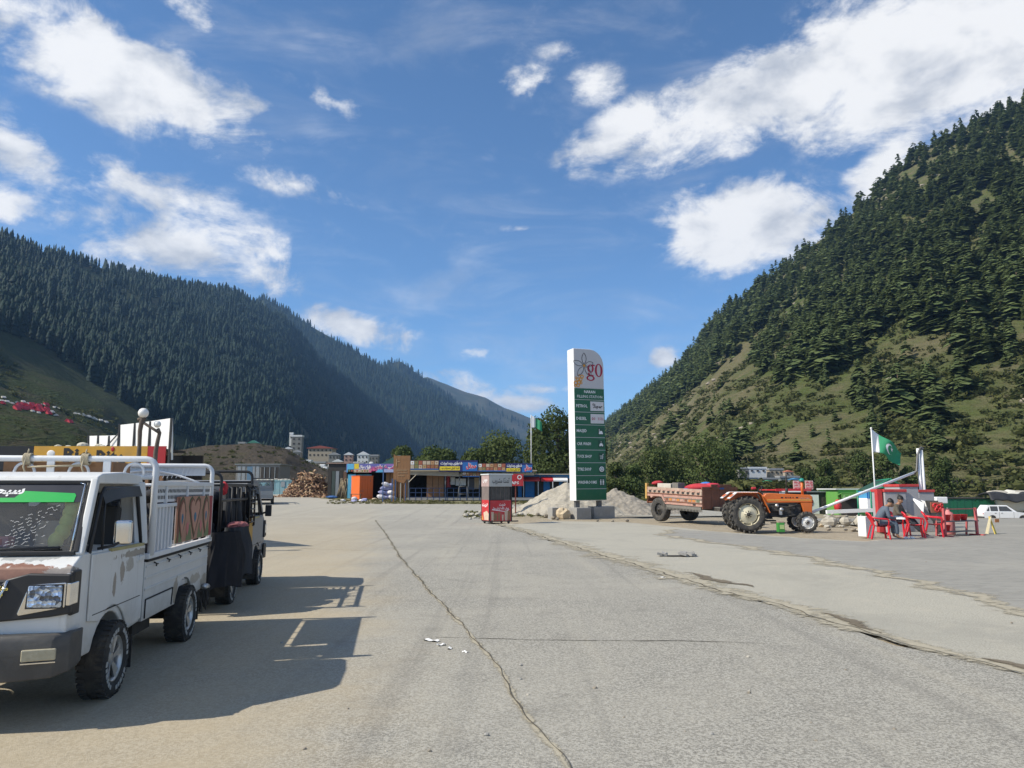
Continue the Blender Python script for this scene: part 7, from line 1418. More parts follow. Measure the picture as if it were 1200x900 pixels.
# red stand with buckets, cylinder
q0, q1 = gp(1108, 629.5), gp(1145.5, 628); sd = thing('bucket_stand', 'red pipe stand for fire buckets on the forecourt', 'stand', ((q0.x + q1.x) / 2, (q0.y + q1.y) / 2, cz), math.atan2(q1.y - q0.y, q1.x - q0.x)); hw = (q1 - q0).length / 2; hh = .92
M_faded = mat('faded_red', (.50, .09, .09), .65, var=.2, dirt=.25, dirtc=(.5, .3, .28))
for x in (-hw, hw): bx('post', (x, 0, hh / 2), (.075, .075, hh), M_faded, sd, .006); bx('foot', (x, 0, .02), (.12, .5, .04), M_faded, sd)
bx('top_bar', (0, 0, hh - .03), (2 * hw, .03, .03), M_faded, sd); bx('shelf', (.05, .12, .48), (2 * hw + .1, .30, .035), M_steel, sd); bx('lower_shelf', (0, .12, .14), (2 * hw - .1, .30, .03), M_steel, sd); MB().bar((-hw + .05, .35, 0), (-hw + .05, .3, .5), .05).build('rear_leg', M_faded, sd); MB().bar((hw - .05, .35, 0), (hw - .05, .3, .5), .05).build('rear_leg', M_faded, sd)
SM = sd.matrix_basis
def bucket(x, y, z, lab): t = thing('fire_bucket', lab, 'bucket', SM @ Vector((x, y, z)), 0, 'red fire buckets on the pipe stand'); MB().lathe([(0, 0), (.085, 0), (.13, .20), (.138, .205), (.125, .20), (.08, .02), (0, .02)], 18, 'z').build('pail', M_red, t); MB().tube([(.13 * math.cos(a), 0, .2 + .05 * math.sin(a) * -1) for a in [PI * k / 8 for k in range(9)]], .007, 5).build('handle', M_steel, t)
SM = Matrix.Translation(sd.location) @ Matrix.Rotation(sd.rotation_euler[2], 4, 'Z')
bucket(-hw + .28, .10, .50, 'red fire bucket at the left end of the upper shelf'); bucket(-.02, .10, .50, 'red fire bucket in the middle of the upper shelf'); bucket(.33, .10, .50, 'red fire bucket at the right of the upper shelf'); bucket(-hw + .26, .12, .16, 'red fire bucket alone on the lower shelf')
gc_ = thing('gas_cylinder', 'faded pink cylinder standing behind the bucket stand', 'cylinder', SM @ Vector((.18, .55, 0))); MB().lathe([(0, .0), (.17, .0), (.19, .05), (.19, .62), (.15, .74), (.06, .80), (.05, .86), (0, .86)], 20, 'z').build('vessel', mat('pink_red', (.58, .20, .19), .6, var=.15), gc_); MB().tube([(0, 0, .84), (0, 0, .92)], .03, 8).build('valve', M_steel, gc_)
fr2 = thing('hose_reel', 'red hose reel on a rusty square plate behind the bucket stand', 'hose reel', SM @ Vector((.10, .85, 0))); bx('back_plate', (0, .06, .92), (.42, .03, .36), mat('plate_rust', (.36, .14, .08), .7), fr2); bx('post', (0, .08, .45), (.06, .05, .9), M_steel, fr2)
for k, (x, z, r_) in enumerate(((-.10, .98, .09), (.02, .92, .10), (.12, .86, .09), (-.06, .84, .08), (.10, 1.0, .06))): MB().lathe([(r_ * .5, -.03), (r_, -.03), (r_, .03), (r_ * .5, .03)], 12, 'y', close=True).build('coil', M_red, fr2, (x, -.02 - .01 * k, z))
q = gp(1165, 626.5); cs = thing('caution_board', 'folding yellow and white caution board on the forecourt', 'caution board', q, math.radians(20)); MB().prism([(-.17, 0), (.17, 0), (.10, .62), (-.10, .62)], -.012, .012, 'y').build('front_leaf', mat('caution_yellow', (.72, .52, .08), .5, var=.1), cs, (.08, 0, 0), (math.radians(-14), 0, .5)); MB().prism([(-.17, 0), (.17, 0), (.10, .62), (-.10, .62)], -.012, .012, 'y').build('rear_leaf', mat('caution_cream', (.66, .58, .38), .5, var=.2), cs, (-.14, .16, 0), (math.radians(14), 0, .9)); bx('warning_band', (.08, -.09, .46), (.2, .01, .12), mat('caution_orange', (.6, .2, .05), .5), cs)
# flag on its pole
fd = 33.0; q = at(1025, 572, fd); fp = thing('flagpole', 'thin white flagpole behind the grey service ramp', 'flagpole', (q.x, fd, 0)); tp_ = at(1020.8, 502, fd); MB().tube([(0, 0, 0), (tp_.x - q.x, 0, tp_.z)], [.035, .025], 8).build('pole', M_wtxt, fp); MB().ball((tp_.x - q.x, 0, tp_.z), .05, 8, 6).build('finial', M_wtxt, fp)
top = at(1021.3, 503, fd); lo_ = at(1022.5, 529.5, fd); far1 = at(1059, 530, fd); far2 = at(1055, 547, fd); M_fgr = mat('flag_green', (.03, .25, .12), .8, var=.08)
def flag_pt(u, v):
    a = top.lerp(lo_, v); b_ = far1.lerp(far2, v) if True else None; m1 = at(1034, 511, fd).lerp(at(1033, 529, fd), v); p = a * (1 - u) ** 2 + m1 * 2 * u * (1 - u) + b_ * u * u
    return p + Vector((0, .22 * math.sin(u * 8 + v * 1.5) * u ** .6, .04 * math.sin(u * 11 + v * 3) * u))
fo = top; fl = tag(link('flag', bpy.data.meshes.new('flag')), 'green and white flag with crescent and star blowing from the pole', 'flag'); bpy.data.objects.remove(fl)
fl = thing('flag', 'green and white flag with crescent and star blowing on the flagpole', 'flag', top)
def cloth(name, u0, u1, m, nu, lift=0.0): o = MB().grid(lambda u, v: flag_pt(u0 + (u1 - u0) * u, v) - top + Vector((0, lift, 0)), nu, 10).build(name, m, fl); md = o.modifiers.new('s', 'SOLIDIFY'); md.thickness = .006; return o
cloth('white_stripe', 0, .31, M_swhite, 6); cloth('green_field', .31, 1, M_fgr, 16)
cu, cv = .62, .50
def on_flag(da, db): return flag_pt(cu + da, cv + db) - top + Vector((0, -.03, 0))
n_ = 20; outr = [(.135 * math.cos(a), .26 * math.sin(a)) for a in [.55 + (2 * PI - 1.1) * k / n_ for k in range(n_ + 1)]]; inr = [(.045 + .105 * math.cos(a), .21 * math.sin(a)) for a in [.75 + (2 * PI - 1.5) * k / n_ for k in range(n_ + 1)]]
cb_ = MB(); cb_.add([on_flag(*p) for p in outr] + [on_flag(*p) for p in inr], [(k, k + 1, n_ + 2 + k, n_ + 1 + k) for k in range(n_)]); cb_.build('crescent', M_swhite, fl)
st_ = [((.095 + (.055 if k % 2 == 0 else .022) * math.cos(2 * PI * k / 10 + .3)), (.11 if k % 2 == 0 else .045) * math.sin(2 * PI * k / 10 + .3) - .10) for k in range(10)]; sb_ = MB(); sb_.add([on_flag(*p) for p in st_] + [on_flag(.095, -.10)], [(k, (k + 1) % 10, 10) for k in range(10)]); sb_.build('star', M_swhite, fl)
fd2 = 82.0; q = at(622.6, 572, fd2); g = ground_z(q.x, fd2); f2 = thing('flagpole', 'distant flagpole with a limp green and white flag before the dark poplar tree', 'flagpole', (q.x, fd2, g)); zt2 = at(623, 486, fd2).z - g; MB().tube([(0, 0, 0), (0, 0, zt2)], .04, 6).build('pole', M_wtxt, f2); MB().grid(lambda u, v: (.03 + .45 * u, .05 * math.sin(9 * u), zt2 - .05 - (1.35 - .3 * u) * v - .3 * u), 5, 6).build('white_stripe', M_swhite, f2); MB().grid(lambda u, v: (.48 + .75 * u, .1 * math.sin(7 * u), zt2 - .35 - (1.05) * v - .5 * u), 5, 6).build('green_field', M_fgr, f2)
# mast, bracket and barrier boom
md_ = 31.0; q = at(1081, 572, md_); ms = thing('white_mast', 'white twin pipe mast rising behind the service ramp', 'mast', (q.x, md_, 0)); zt3 = zat(525.5, md_)
for dx, hgt in ((-.07, zt3), (.07, zt3 - .06)): MB().tube([(dx, 0, 0), (dx, 0, hgt)], .06, 10).build('pipe', M_swhite, ms)
def mq(px, py): p = at(px, py, md_); return (p.x - q.x, -.05, p.z)
MB().tube([mq(1077.5, 525), mq(1074.5, 533), mq(1073.5, 552), mq(1070, 555)], .045, 8).build('bracket', M_steel, ms); MB().bar(mq(1078, 524), mq(1081, 526), .08, .06).build('cap', M_steel, ms)
p0, p1 = at(1072, 553.5, md_), at(946, 602.5, 28.2); o = MB().tube([(0, 0, 0), Vector((p1.x - p0.x, p1.y - p0.y, p1.z - p0.z))], .052, 10).build('barrier_boom', M_swhite, None, p0); tag(o, 'long white barrier boom slanting from mast bracket to tractor nose', 'barrier')
p0, p1 = spot(968, 603.0), spot(1022, 600.5); o = MB().bar((0, 0, 0), (p1.x - p0.x, -2.2, 0), .16, .14).build('white_beam', M_swhite, None, (p0.x * .86, 32.5, .34)); o.data.transform(Matrix.Identity(4)); bpy.data.objects.remove(o)
d_ = 32.0; a, b_ = at(968.5, 600, d_), at(1022, 597.8, d_); o = MB().bar((0, 0, 0), b_ - a, .16, .15).build('white_beam', M_swhite, None, a); tag(o, 'white painted beam resting on rubble left of the red pier', 'beam')
for i, (px, r_) in enumerate(((972, .26), (990, .22), (1008, .24), (1019, .26))): p = at(px, 604, d_); o = MB().ball((0, 0, 0), r_, 9, 6, (1.3, 1, .95), .14).build('stone', M_pebble, None, (p.x, p.y, .20)); tag(o, 'pale rubble stone supporting the white beam', 'stone', 'rubble stones under the white beam')
for i in range(22):
    px, py = rnd.uniform(955, 1012), rnd.uniform(603, 622); p = spot(px, py); o = MB().ball((0, 0, 0), rnd.uniform(.06, .17), 8, 5, (1.2, 1, .6), .18).build('stone', rnd.choice([M_pebble, M_rock, M_tan]), None, (p.x, p.y, p.z + .03)); tag(o, 'small loose stone in the dirt between tractor and white box', 'stone', 'loose stones in the dirt right of the tractor')
gz_ = at(1043, 572, 34); gzb = thing('gazebo', 'small gazebo with a green framed triangular roof behind the ramp', 'gazebo', (gz_.x, 34, 0))
def zq(px, py, d=34): p = at(px, py, d); return Vector((p.x - gz_.x, p.y - 34, p.z))
M_grf = mat('green_frame', (.02, .22, .12), .5); M_gcl = mat('dark_green_cloth', (.012, .06, .04), .8, var=.3); ap_ = zq(1043, 561.5); el_, er_ = zq(1020, 573), zq(1056, 568.5); back = Vector((.6, 2.6, -.05))
for pts in ((el_, ap_, ap_ + back, el_ + back), (ap_, er_, er_ + back, ap_ + back)): MB().quad(*pts).build('roof_cloth', M_gcl, gzb)
for a, b_ in ((el_, ap_), (ap_, er_), (el_, er_), (ap_, (el_ + er_) / 2), (ap_, ap_ + back)): MB().tube([a, b_], .045, 6).build('rafter', M_grf, gzb)
slab('gable_cloth', [el_ + Vector((.2, .05, 0)), er_ + Vector((-.1, .05, 0)), ap_ + Vector((0, .05, -.08))], .02, M_gcl, gzb)
for p in (el_, er_, el_ + back, er_ + back): MB().tube([(p.x, p.y, 0), p], .04, 6).build('post', M_grf, gzb)
# ------------------------------------------------------------------ stalls behind
d = 50.0; o, W_, H_ = boxed('black_stall', 911, 946, 575, 593, d, 3, M_shade, 'black roadside stall with red roof edge and two pink signboards', 'stall', roof=M_kred)
bx('roof_edge', (0, -.25, H_ + .05), (W_ + .4, .1, .16), M_kred, o); bx('poster', (-W_ * .36, -.07, H_ * .78), (W_ * .2, .05, H_ * .4), mat('poster_blue', (.35, .55, .65), .5, var=.4), o); bx('white_edge', (-.1, -.32, H_ - .06), (W_ * .7, .03, .08), M_wtxt, o)
for (p0, p1) in ((928, 938.5), (942, 951.5)):
    a, b_ = at(p0, 563.3, d), at(p1, 573.4, d); pb = bx('signboard', ((a.x + b_.x) / 2 - o.location.x, -.2, (a.z + b_.z) / 2 - o.location.z), (b_.x - a.x, .06, a.z - b_.z), mat('sign_pink', (.70, .46, .43), .6, var=.1), o)
    for k in range(3): text_mesh(urdu(('چائے پراٹھا', 'تازہ جوس', 'آملیٹ دودھ')[k]), .16, M_bred, pb, (0, -.035, .17 - .17 * k), fit=.46, bold=.008)
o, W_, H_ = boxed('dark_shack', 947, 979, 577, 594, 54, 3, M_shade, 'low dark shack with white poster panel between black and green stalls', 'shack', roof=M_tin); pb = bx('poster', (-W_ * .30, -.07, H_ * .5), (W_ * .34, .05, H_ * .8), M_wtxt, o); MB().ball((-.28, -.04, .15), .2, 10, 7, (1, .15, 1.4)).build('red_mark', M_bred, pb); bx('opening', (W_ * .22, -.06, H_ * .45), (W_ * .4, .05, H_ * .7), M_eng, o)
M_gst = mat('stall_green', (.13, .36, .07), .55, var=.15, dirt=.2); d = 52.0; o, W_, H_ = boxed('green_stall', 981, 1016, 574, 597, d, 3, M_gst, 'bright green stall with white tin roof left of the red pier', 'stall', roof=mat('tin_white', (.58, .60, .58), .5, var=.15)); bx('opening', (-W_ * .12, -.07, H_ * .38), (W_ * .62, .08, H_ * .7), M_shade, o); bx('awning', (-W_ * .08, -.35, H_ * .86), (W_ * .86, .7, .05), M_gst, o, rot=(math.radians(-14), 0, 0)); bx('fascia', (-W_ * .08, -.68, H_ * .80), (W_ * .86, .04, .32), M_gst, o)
for k in range(6): MB().prism([(-.12, 0), (.12, 0), (0, .22)], -.01, .01, 'y').build('pennant', mat('pale_green', (.35, .5, .25), .6), o, (-W_ * .42 + k * .36, -.71, H_ * .74))
soft('red_bin', (at(980.5, 572, 50).x, 50, .45), .3, (.8, .8, 1.4), M_red, 'small red bin at the left foot of the green stall', 'bin')
d = 45.0; a, c = at(1015, 572, d), at(1031, 572, d); vn = thing('railed_cart', 'white cart with blue slatted rail beside the red pier', 'cart', ((a.x + c.x) / 2, d, ground_z(a.x, d))); CW = c.x - a.x; z0 = vn.location.z; zt4, zm, zb4 = zat(575.5, d) - z0, zat(584, d) - z0, zat(597, d) - z0; bx('cart_body', (0, .6, (zm + zb4) / 2), (CW, 1.2, zm - zb4), M_swhite, vn, .04)
for k in range(7): bx('slat', (-CW / 2 + CW * (k + .5) / 7, 0, (zt4 + zm) / 2), (CW / 7 * .62, .04, zt4 - zm), M_bblue, vn)
bx('top_rail', (0, 0, zt4), (CW, .06, .06), M_wtxt, vn); bx('rear_panel', (0, 1.1, (zt4 + zm) / 2), (CW, .04, zt4 - zm), M_cyan, vn)
for x in (-CW * .3, CW * .3): MB().lathe([(0, -.06), (.24, -.06), (.24, .06), (0, .06)], 16, 'y').build('wheel', M_rubber, vn, (x, .1, .24))
# white hatchback beyond the crest
cd_ = 60.0; q = at(1149.5, 572, cd_); car = thing('hatchback_car', 'small white hatchback car parked beyond the edge of the paving', 'car', (q.x, cd_, ground_z(q.x + 1, cd_)), math.radians(-6)); CLn = 3.7; M_car = mat('car_white', (.78, .78, .78), .3, var=.03, coat=.4)
cp = [(.02, .45), (.0, .62), (.06, .80), (.10, .86), (2.62, .84), (3.50, .74), (3.68, .62), (3.70, .38), (3.42, .28)] + [(2.98 + .31 * math.cos(a), .29 + .31 * math.sin(a)) for a in [PI * k / 8 for k in range(9)]] + [(1.0, .26)] + [(.70 + .31 * math.cos(a), .29 + .31 * math.sin(a)) for a in [PI * k / 8 for k in range(9)]] + [(.10, .32)]
MB().prism(cp, 0, 1.45, 'y').build('body', M_car, car, bev=.03, seg=3); cabin = MB().add([(.10, .06, .85), (2.62, .06, .84), (1.92, .17, 1.37), (.44, .17, 1.38), (.10, 1.39, .85), (2.62, 1.39, .84), (1.92, 1.28, 1.37), (.44, 1.28, 1.38)], [(0, 1, 2, 3), (4, 7, 6, 5), (3, 2, 6, 7), (0, 3, 7, 4), (1, 5, 6, 2), (0, 4, 5, 1)]).build('cabin', M_car, car, bev=.03)
M_cwin = mat('car_window', (.03, .035, .04), .08, var=.4, spec=.8)
for pts in ([(.62, .92), (1.17, .92), (1.17, 1.29), (.62, 1.29)], [(1.27, .92), (2.26, .91), (1.86, 1.29), (1.27, 1.29)], [(.30, .92), (.52, .92), (.54, 1.27)]):
    MB().add([(x, .055 + .11 * (z - .85) / .52 - .012, z) for x, z in pts], [tuple(range(len(pts)))]).build('window', M_cwin, cabin)
MB().quad((2.57, .14, .88), (2.57, 1.31, .88), (1.97, 1.22, 1.33), (1.97, .23, 1.33)).build('windscreen', M_cwin, cabin, (.025, 0, .012))
bx('bumper', (.02, .72, .42), (.14, 1.46, .14), M_bump, car, .02); bx('bumper', (3.68, .72, .38), (.14, 1.46, .16), M_bump, car, .02); bx('sill_strip', (1.85, -.006, .34), (1.7, .02, .07), M_bump, car); bx('tail_lamp', (.05, .04, .70), (.08, .06, .16), M_red, car); bx('headlight', (3.60, .05, .62), (.10, .06, .12), M_lens, car)
for x in (1.22, 2.30): bx('door_gap', (x, -.003, .62), (.012, .01, .5), M_under, car)
for x in (1.32, .84): bx('handle', (x + .1, -.012, .76), (.12, .02, .03), M_under, car)
for x in (.70, 2.98):
    for y in (.09, 1.36): w_ = MB().lathe([(.16, -.08), (.25, -.09), (.28, -.06), (.28, .06), (.25, .09), (.16, .08)], 20, 'y').build('wheel', M_rubber, car, (x, y, .28)); MB().lathe([(0, -.075), (.16, -.06), (.16, .06), (0, .075)], 14, 'y').build('rim', M_alloy, w_)
o, W_, H_ = boxed('green_shed', 1103, 1166, 584.5, 604, 72, 4, mat('shed_green', (.012, .13, .065), .5, var=.12), 'long low dark green tin shed at the foot of the mountain', 'shed', roof=M_shade)
for k in range(14): bx('wall_sheet', (-W_ / 2 + W_ * (k + .5) / 14, -.06 - .02 * (k % 2), H_ * .48), (W_ / 14 - .02, .03, H_ * .92), MATS['shed_green'], o)
q = at(1098, 572, 60); wc = bx('white_hood', (q.x, 60, zat(585, 60) - .2), (.9, 1.2, .5), M_swhite, None, .05); tag(wc, 'white sheet of metal between black strips and green shed', 'metal sheet'); wc.location.z = zat(586, 60); MB_ = bx('prop', (0, 0, -.9), (.5, .5, 1.4), M_shade, wc)
# stone wall with tarpaulins behind the car
b = MB(); r = random.Random(8)
for k in range(230): x = r.uniform(0, 9.5); b.ball((x, r.uniform(-.3, .5), r.uniform(0, 1.55)), r.uniform(.12, .30), 6, 4, (1.2, 1, .7), .2)
q = at(1166, 572, 72); sw = thing('stone_wall', 'rough dry stone wall behind the white hatchback', 'wall', (q.x, 72, ground_z(q.x, 72))); tag(b.build('stones', mat('wall_stone', (.30, .27, .22), .95, var=.35, scale=2), sw), kind='stuff')
for (px, py, r_, sq, m_, lab) in ((1186, 588, 1.3, (1.25, .6, .85), mat('tent_white', (.66, .63, .55), .8, var=.1), 'white canvas hump on the stone wall behind the hatchback'), (1181, 591, .5, (1.2, .6, .55), mat('tarp_orange', (.62, .17, .06), .7), 'orange cloth lying on the stone wall'), (1172, 577.5, 1.0, (1.3, .5, .22), M_pebble, 'pale bundle on the top left end of the stone wall'), (1196, 577.5, 1.0, (1.3, .5, .22), M_pebble, 'pale bundle on the top right end of the stone wall')):
    p = at(px, py, 71.6); soft('tarpaulin', p, r_, sq, m_, lab, 'tarpaulin')
p = at(1182, 579.5, 71.2); o = MB().grid(lambda u, v: ((u - .5) * 4.6, (v - .5) * 2.2, .10 * math.sin(u * 9) + .16 * math.sin(v * 3) - .5 * (v < .12) + .05 * math.sin(u * 23 + v * 5)), 30, 10).build('tarpaulin', M_tarp, None, p); md = o.modifiers.new('s', 'SOLIDIFY'); md.thickness = .12; tag(o, 'dark tarpaulin spread along the top of the stone wall', 'tarpaulin')
# broken drain cover in the forecourt
q = spot(792, 653); dr = thing('broken_slab', 'broken drain slab with dark hole in the forecourt edge', 'slab', (q.x, q.y, .0)); r = random.Random(2)
MB().prism([(-.42, -.05), (-.1, -.16), (.25, -.10), (.40, .06), (.15, .16), (-.2, .12)], .026, .030, 'z').build('hole', mat('hole_dark', (.012, .011, .010), .95), dr)
for k in range(9): a = r.uniform(0, 6.28); MB().prism([(r.uniform(-.16, -.08), r.uniform(-.08, 0)), (r.uniform(.05, .16), r.uniform(-.10, -.03)), (r.uniform(.04, .14), r.uniform(.02, .1)), (r.uniform(-.1, 0), r.uniform(.04, .1))], -.02, .035, 'z').build('fragment', M_conc, dr, (.45 * math.cos(a) * r.uniform(.5, 1.1), .17 * math.sin(a), .055), (r.uniform(-.5, .5), r.uniform(-.4, .4), r.uniform(0, 6)))
# litter on the road
for i, (px, py, w, lab) in enumerate(((505, 753, .08, 'longest white paper scrap lying on the road'), (517, 758, .045, 'white paper scrap in the middle of the litter trail on the road'), (527, 762, .04, 'small pale paper scrap near the end of the litter trail'), (545, 766, .03, 'last small pale scrap right of the litter trail on the road'), (776, 678, .07, 'white scrap lying on the dusty road edge'))):
    q = spot(px, py); o = MB().grid(lambda u, v: ((u - .5) * w * 2.2, (v - .5) * w * .9, (.018 * math.sin(u * 9 + i) + .016 * math.cos(v * 7 + i) + .02) * .4), 6, 4).build('paper_scrap', M_wtxt, None, (q.x, q.y, q.z + .014), (0, 0, -.5 + i)); tag(o, lab, 'paper scrap')
for i in range(46):
    px, py = rnd.uniform(330, 1190), rnd.uniform(640, 890); q = spot(px, py); z_ = .02 if q.x > lerp_pts(R_pts, q.y) else q.z + .008; r_ = rnd.uniform(.005, .016); o = MB().ball((0, 0, 0), r_, 7, 5, (1.2, 1, .7), .18).build('pebble', rnd.choice([M_pebble, M_rock, M_conc]), None, (q.x, q.y, z_ + r_ * .5)); tag(o, 'small loose pebble lying on the worn road surface', 'pebble', 'loose pebbles on the road')
# ================================================================== houses and tents on the hillsides
from mathutils.bvhtree import BVHTree
TREES_ = []
for h in HILLS: TREES_.append(BVHTree.FromPolygons([tuple(p) for p in h.P.reshape(-1, 3)], [tuple(p.vertices) for p in h.o.data.polygons]))
def hill_at(px, py, only=None):
    r = ray(px, py).normalized(); best = None
    for h, t in zip(HILLS, TREES_):
        if only is not None and h not in only: continue
        hit = t.ray_cast(Vector((0, 0, EYE)), r)
        if hit[0] is not None and (best is None or hit[0].y < best.y): best = hit[0]
    return best
def house(px, py, wpx, hpx, wall, roofm, label, floors=2, cols=3, rise=.25, rz=0.0, cat='house', flat=False, dist=None, grp=None):
    """a house whose foot shows at px, py; sizes in photograph units at its distance"""
    p = hill_at(px, py) if dist is None else at(px, py, dist)
    if p is None: p = at(px, py, 260)
    k = p.y / FPX; W_, H_, Dp = wpx * k, hpx * k, wpx * k * .7; o = thing('house', label, cat, p, rz, grp)
    bx('wall', (0, Dp / 2, (H_ - 2.5) / 2), (W_, Dp, H_ + 2.5), wall, o)
    if flat: bx('roof', (0, Dp / 2, H_ + .12 * k * 10), (W_ * 1.08, Dp * 1.08, .25 * k * 8), roofm, o)
    else: MB().prism([(-W_ * .56, H_), (0, H_ + W_ * rise), (W_ * .56, H_), (W_ * .56, H_ - .02 * W_), (-W_ * .56, H_ - .02 * W_)], -Dp * .06, Dp * 1.06, 'y').build('roof', roofm, o)
    for f in range(floors):
        for c in range(cols): bx('window', (-W_ / 2 + W_ * (c + .5) / cols, -.04, H_ * (f + .52) / floors), (W_ / cols * .36, .10, H_ / floors * .36), M_shade, o)
    return o
Wg, Wb, Wp, Ww = mat('wall_grey', (.20, .20, .19), .85, var=.2), mat('wall_beige', (.36, .31, .24), .85, var=.2), mat('wall_pink', (.34, .22, .19), .85, var=.2), mat('wall_white', (.62, .63, .63), .8, var=.1)
Rr, Rw, Rg, Rgr = mat('roof_red', (.28, .075, .06), .7, var=.2), mat('roof_white', (.66, .68, .70), .5, var=.08), mat('roof_green', (.05, .20, .15), .6, var=.2), mat('roof_grey', (.28, .29, .30), .6, var=.2)
house(347, 528, 12, 16, Wg, Rw, 'tall grey house with a white flat roof highest in the left village', 3, 2, flat=True, dist=330); house(341, 516, 4, 7, Ww, Rw, 'narrow white annex left of the tallest village house', 1, 1, flat=True, dist=332)
house(375, 536, 28, 11, Wb, Rr, 'long hotel with a red roof in the left village', 2, 6, .10, dist=300, cat='hotel'); house(347, 536, 10, 6, Wg, Rgr, 'small grey house below the tallest village house', 1, 3, dist=300); house(391, 539, 12, 6, Wg, Rgr, 'low grey house right of the long red roofed hotel', 1, 3, dist=280)
house(408, 541, 10, 8, Wp, Rw, 'brown house with a pale gable roof beside the white gabled house', 2, 2, .3, dist=240); house(425, 544, 13, 11, Ww, Rw, 'white gabled house with grey windows behind the blue shop', 2, 3, .3, dist=220); house(437, 544, 12, 9, Wg, Rgr, 'grey house right of the white gabled house', 2, 3, flat=True, dist=225); house(395, 546, 11, 5, Wb, Rw, 'low pale house below the red roofed hotel', 1, 3, dist=230)
house(358, 545, 12, 4, Ww, Rw, 'low white house at the bottom left of the village', 1, 3, flat=True, dist=250); house(374, 547, 14, 4, Wb, Rgr, 'low beige house at the bottom of the village', 1, 4, flat=True, dist=245); house(337, 531, 9, 5, Wb, Rw, 'small beige house at the left end of the village', 1, 2, dist=310)
house(296, 523, 11, 4, Wg, Rg, 'lone hut with a green roof on the forest edge', 1, 2, .3, dist=270); house(283, 523, 8, 3, Wb, Rgr, 'low beige hut left of the green roofed hut', 1, 2, flat=True, dist=270)
# terraced houses at the foot of the right mountain
M_tl = mat('wall_pale_green', (.19, .22, .205), .8, var=.2); td = 105
house(893, 568, 38, 6, Wb, Rgr, 'long low beige terraced building with a row of windows', 1, 6, flat=True, dist=td); house(888, 554, 20, 4.5, Ww, Rw, 'pale upper house above the long beige building', 1, 3, flat=True, dist=td + 6)
house(872, 556, 12, 6, Wg, Rgr, 'grey upper hut at the left end of the terraces', 1, 2, flat=True, dist=td + 6); house(926, 567, 22, 7, M_tl, Rgr, 'low green house at the right end of the terraces', 1, 5, flat=True, dist=td + 1); house(910, 556, 16, 5, Wb, Rgr, 'small upper house beside the orange awning', 1, 3, flat=True, dist=td + 7)
house(901, 570, 14, 5, Wg, mat('tarp_green', (.03, .26, .12), .7), 'small hut under a bright green tarpaulin roof below the long beige building', 1, 2, .16, dist=td - 5); house(925, 557, 10, 4, Wb, mat('tarp_salmon', (.50, .17, .10), .7), 'small hut with an orange roof on the upper terrace', 1, 2, .2, dist=td + 4); house(933, 567, 12, 5, Wg, mat('tarp_sky', (.08, .26, .46), .7), 'small hut with a blue tarpaulin roof at the right end of the terraces', 1, 2, .16, dist=td - 4)
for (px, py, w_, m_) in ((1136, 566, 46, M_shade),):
    p = hill_at(px, py, (H_right,)); tag(MB().box((0, 0, 0), (w_ * p.y / FPX, .8, 1.3)).build('terrace_shadow_wall', mat('shadow_dark_stone', (.07, .065, .055), .95, var=.4, scale=1.5, bump=.5), None, p), 'stone terrace wall coloured dark as the shadow beneath the terrace on the grassy foot of the mountain', 'wall')  # wall coloured dark to stand in for the shadow under the terrace
G_ = np.array([tuple(at(rnd.uniform(858, 948), rnd.uniform(563, 572), rnd.uniform(90, 100))) for _ in range(260)]); G_[:, 2] = np.minimum(G_[:, 2], [zat(rnd.uniform(559, 570), y) for y in G_[:, 1]]) - .8; crowd('terrace_bushes', SH, G_, nrng.uniform(.5, 1.6, len(G_)), nrng.uniform(1, 1.6, len(G_)), L_shr)
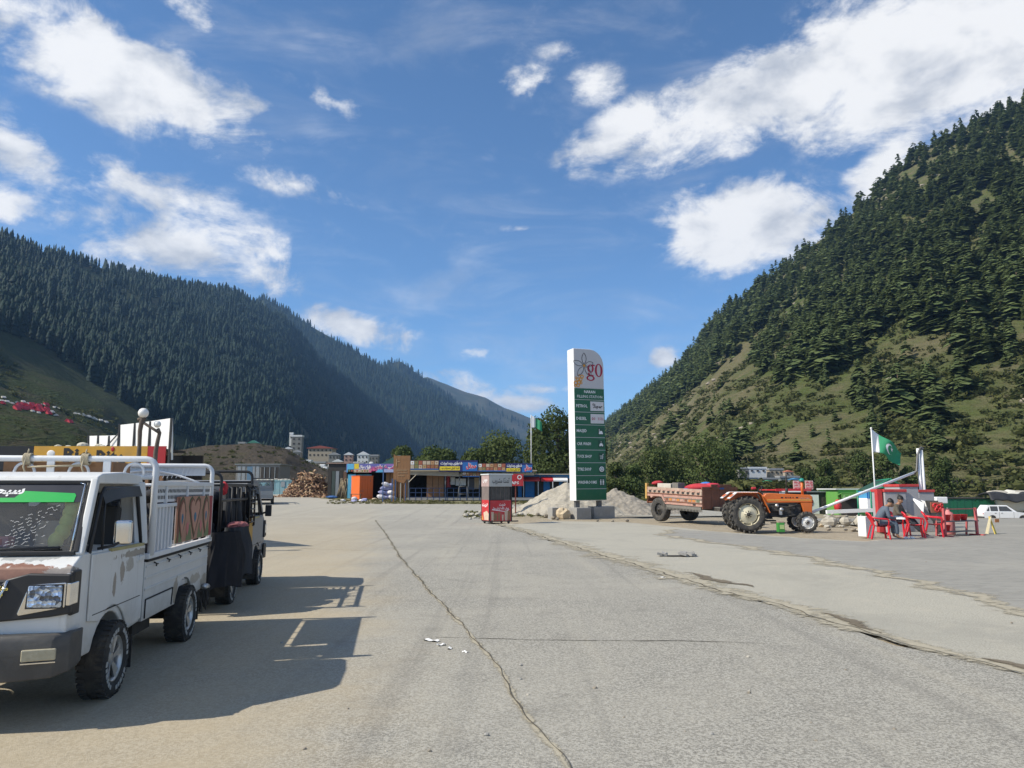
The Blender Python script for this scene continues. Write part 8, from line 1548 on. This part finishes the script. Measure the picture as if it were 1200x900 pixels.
# tents in a row on the left hillside
def tent(px, py, w, m, label, grp, h=.62):
    p = hill_at(px, py, (H_grass, H_low)); 
    if p is None: return
    k = p.y / FPX * w; t = MB().prism([(-.5 * k, 0), (-.42 * k, .22 * k), (0, h * k), (.42 * k, .22 * k), (.5 * k, 0)], -.5 * k, .5 * k, 'y').build('camp_tent', m, None, p + Vector((0, 0, -.15)), (0, 0, rnd.uniform(-.5, .5))); tag(t, label, 'tent', grp)
M_tr = mat('tent_red', (.55, .035, .06), .75, var=.2); M_tw = mat('tent_canvas', (.60, .58, .54), .8, var=.12)
for i in range(26): tent(18 + 42 * rnd.random(), 474 + rnd.random() * 8 + 0, rnd.uniform(4, 7), M_tr, 'red tent in the crowded camp on the left hillside', 'red tents of the hillside camp', .7)
for px, py in ((2, 470), (8, 471), (14, 473), (20, 472), (27, 471), (33, 474), (46, 477), (52, 481), (57, 484), (61, 483), (66, 487), (45, 484), (38, 482), (88, 485), (91, 486), (98, 487), (101, 488), (104, 489), (110, 491), (112, 492), (118, 493), (124, 495), (70, 479), (4, 466), (64, 478), (50, 475)): tent(px, py, rnd.uniform(4, 6), M_tw, 'pale canvas tent in the row across the left hillside', 'pale tents of the hillside camp', .55)
for px, py in ((3, 473), (82, 495), (79, 494), (57, 485)): tent(px, py, 5.5, M_tr, 'red tent standing apart along the row of pale tents', 'scattered red tents on the hillside', .7)
for k in range(46): px, py = rnd.uniform(235, 275), 512 + rnd.uniform(-6, 8); tent(px, py, rnd.uniform(1.5, 4), M_tw, '', '') if False else None
for i in range(34):
    px = rnd.uniform(345, 440); d_ = rnd.uniform(180, 240); p = at(px, 546 + rnd.uniform(-3, 3), d_); o = MB().box((0, 0, 0), (rnd.uniform(.8, 2.2), 1.5, rnd.uniform(.7, 1.4))).build('parked_vehicle', rnd.choice([Ww, Rgr, Wg, Rw]), None, p, bev=.25); tag(o, 'tiny vehicle parked below the village, seen far away', 'vehicle', 'vehicles parked below the village')
# ------------------------------------------------------------------ valley haze
HT = max(float(h_.Z.max()) for h_ in HILLS) + 45
hz = MB().box((0, 1500, (HT - 3) / 2), (12600, 11800, HT + 3)); print('haze top', HT); hm, hn = new_mat('haze')
pv_ = nd(hn, 'ShaderNodeVolumePrincipled', Color=(0.32, 0.58, 1.0, 1), Density=0.00013, Anisotropy=0.15)
nd(hn, 'ShaderNodeOutputMaterial', Volume=pv_.outputs[0])
ho = hz.build('haze', hm); tag(ho, kind='stuff'); ho.display_type = 'WIRE'
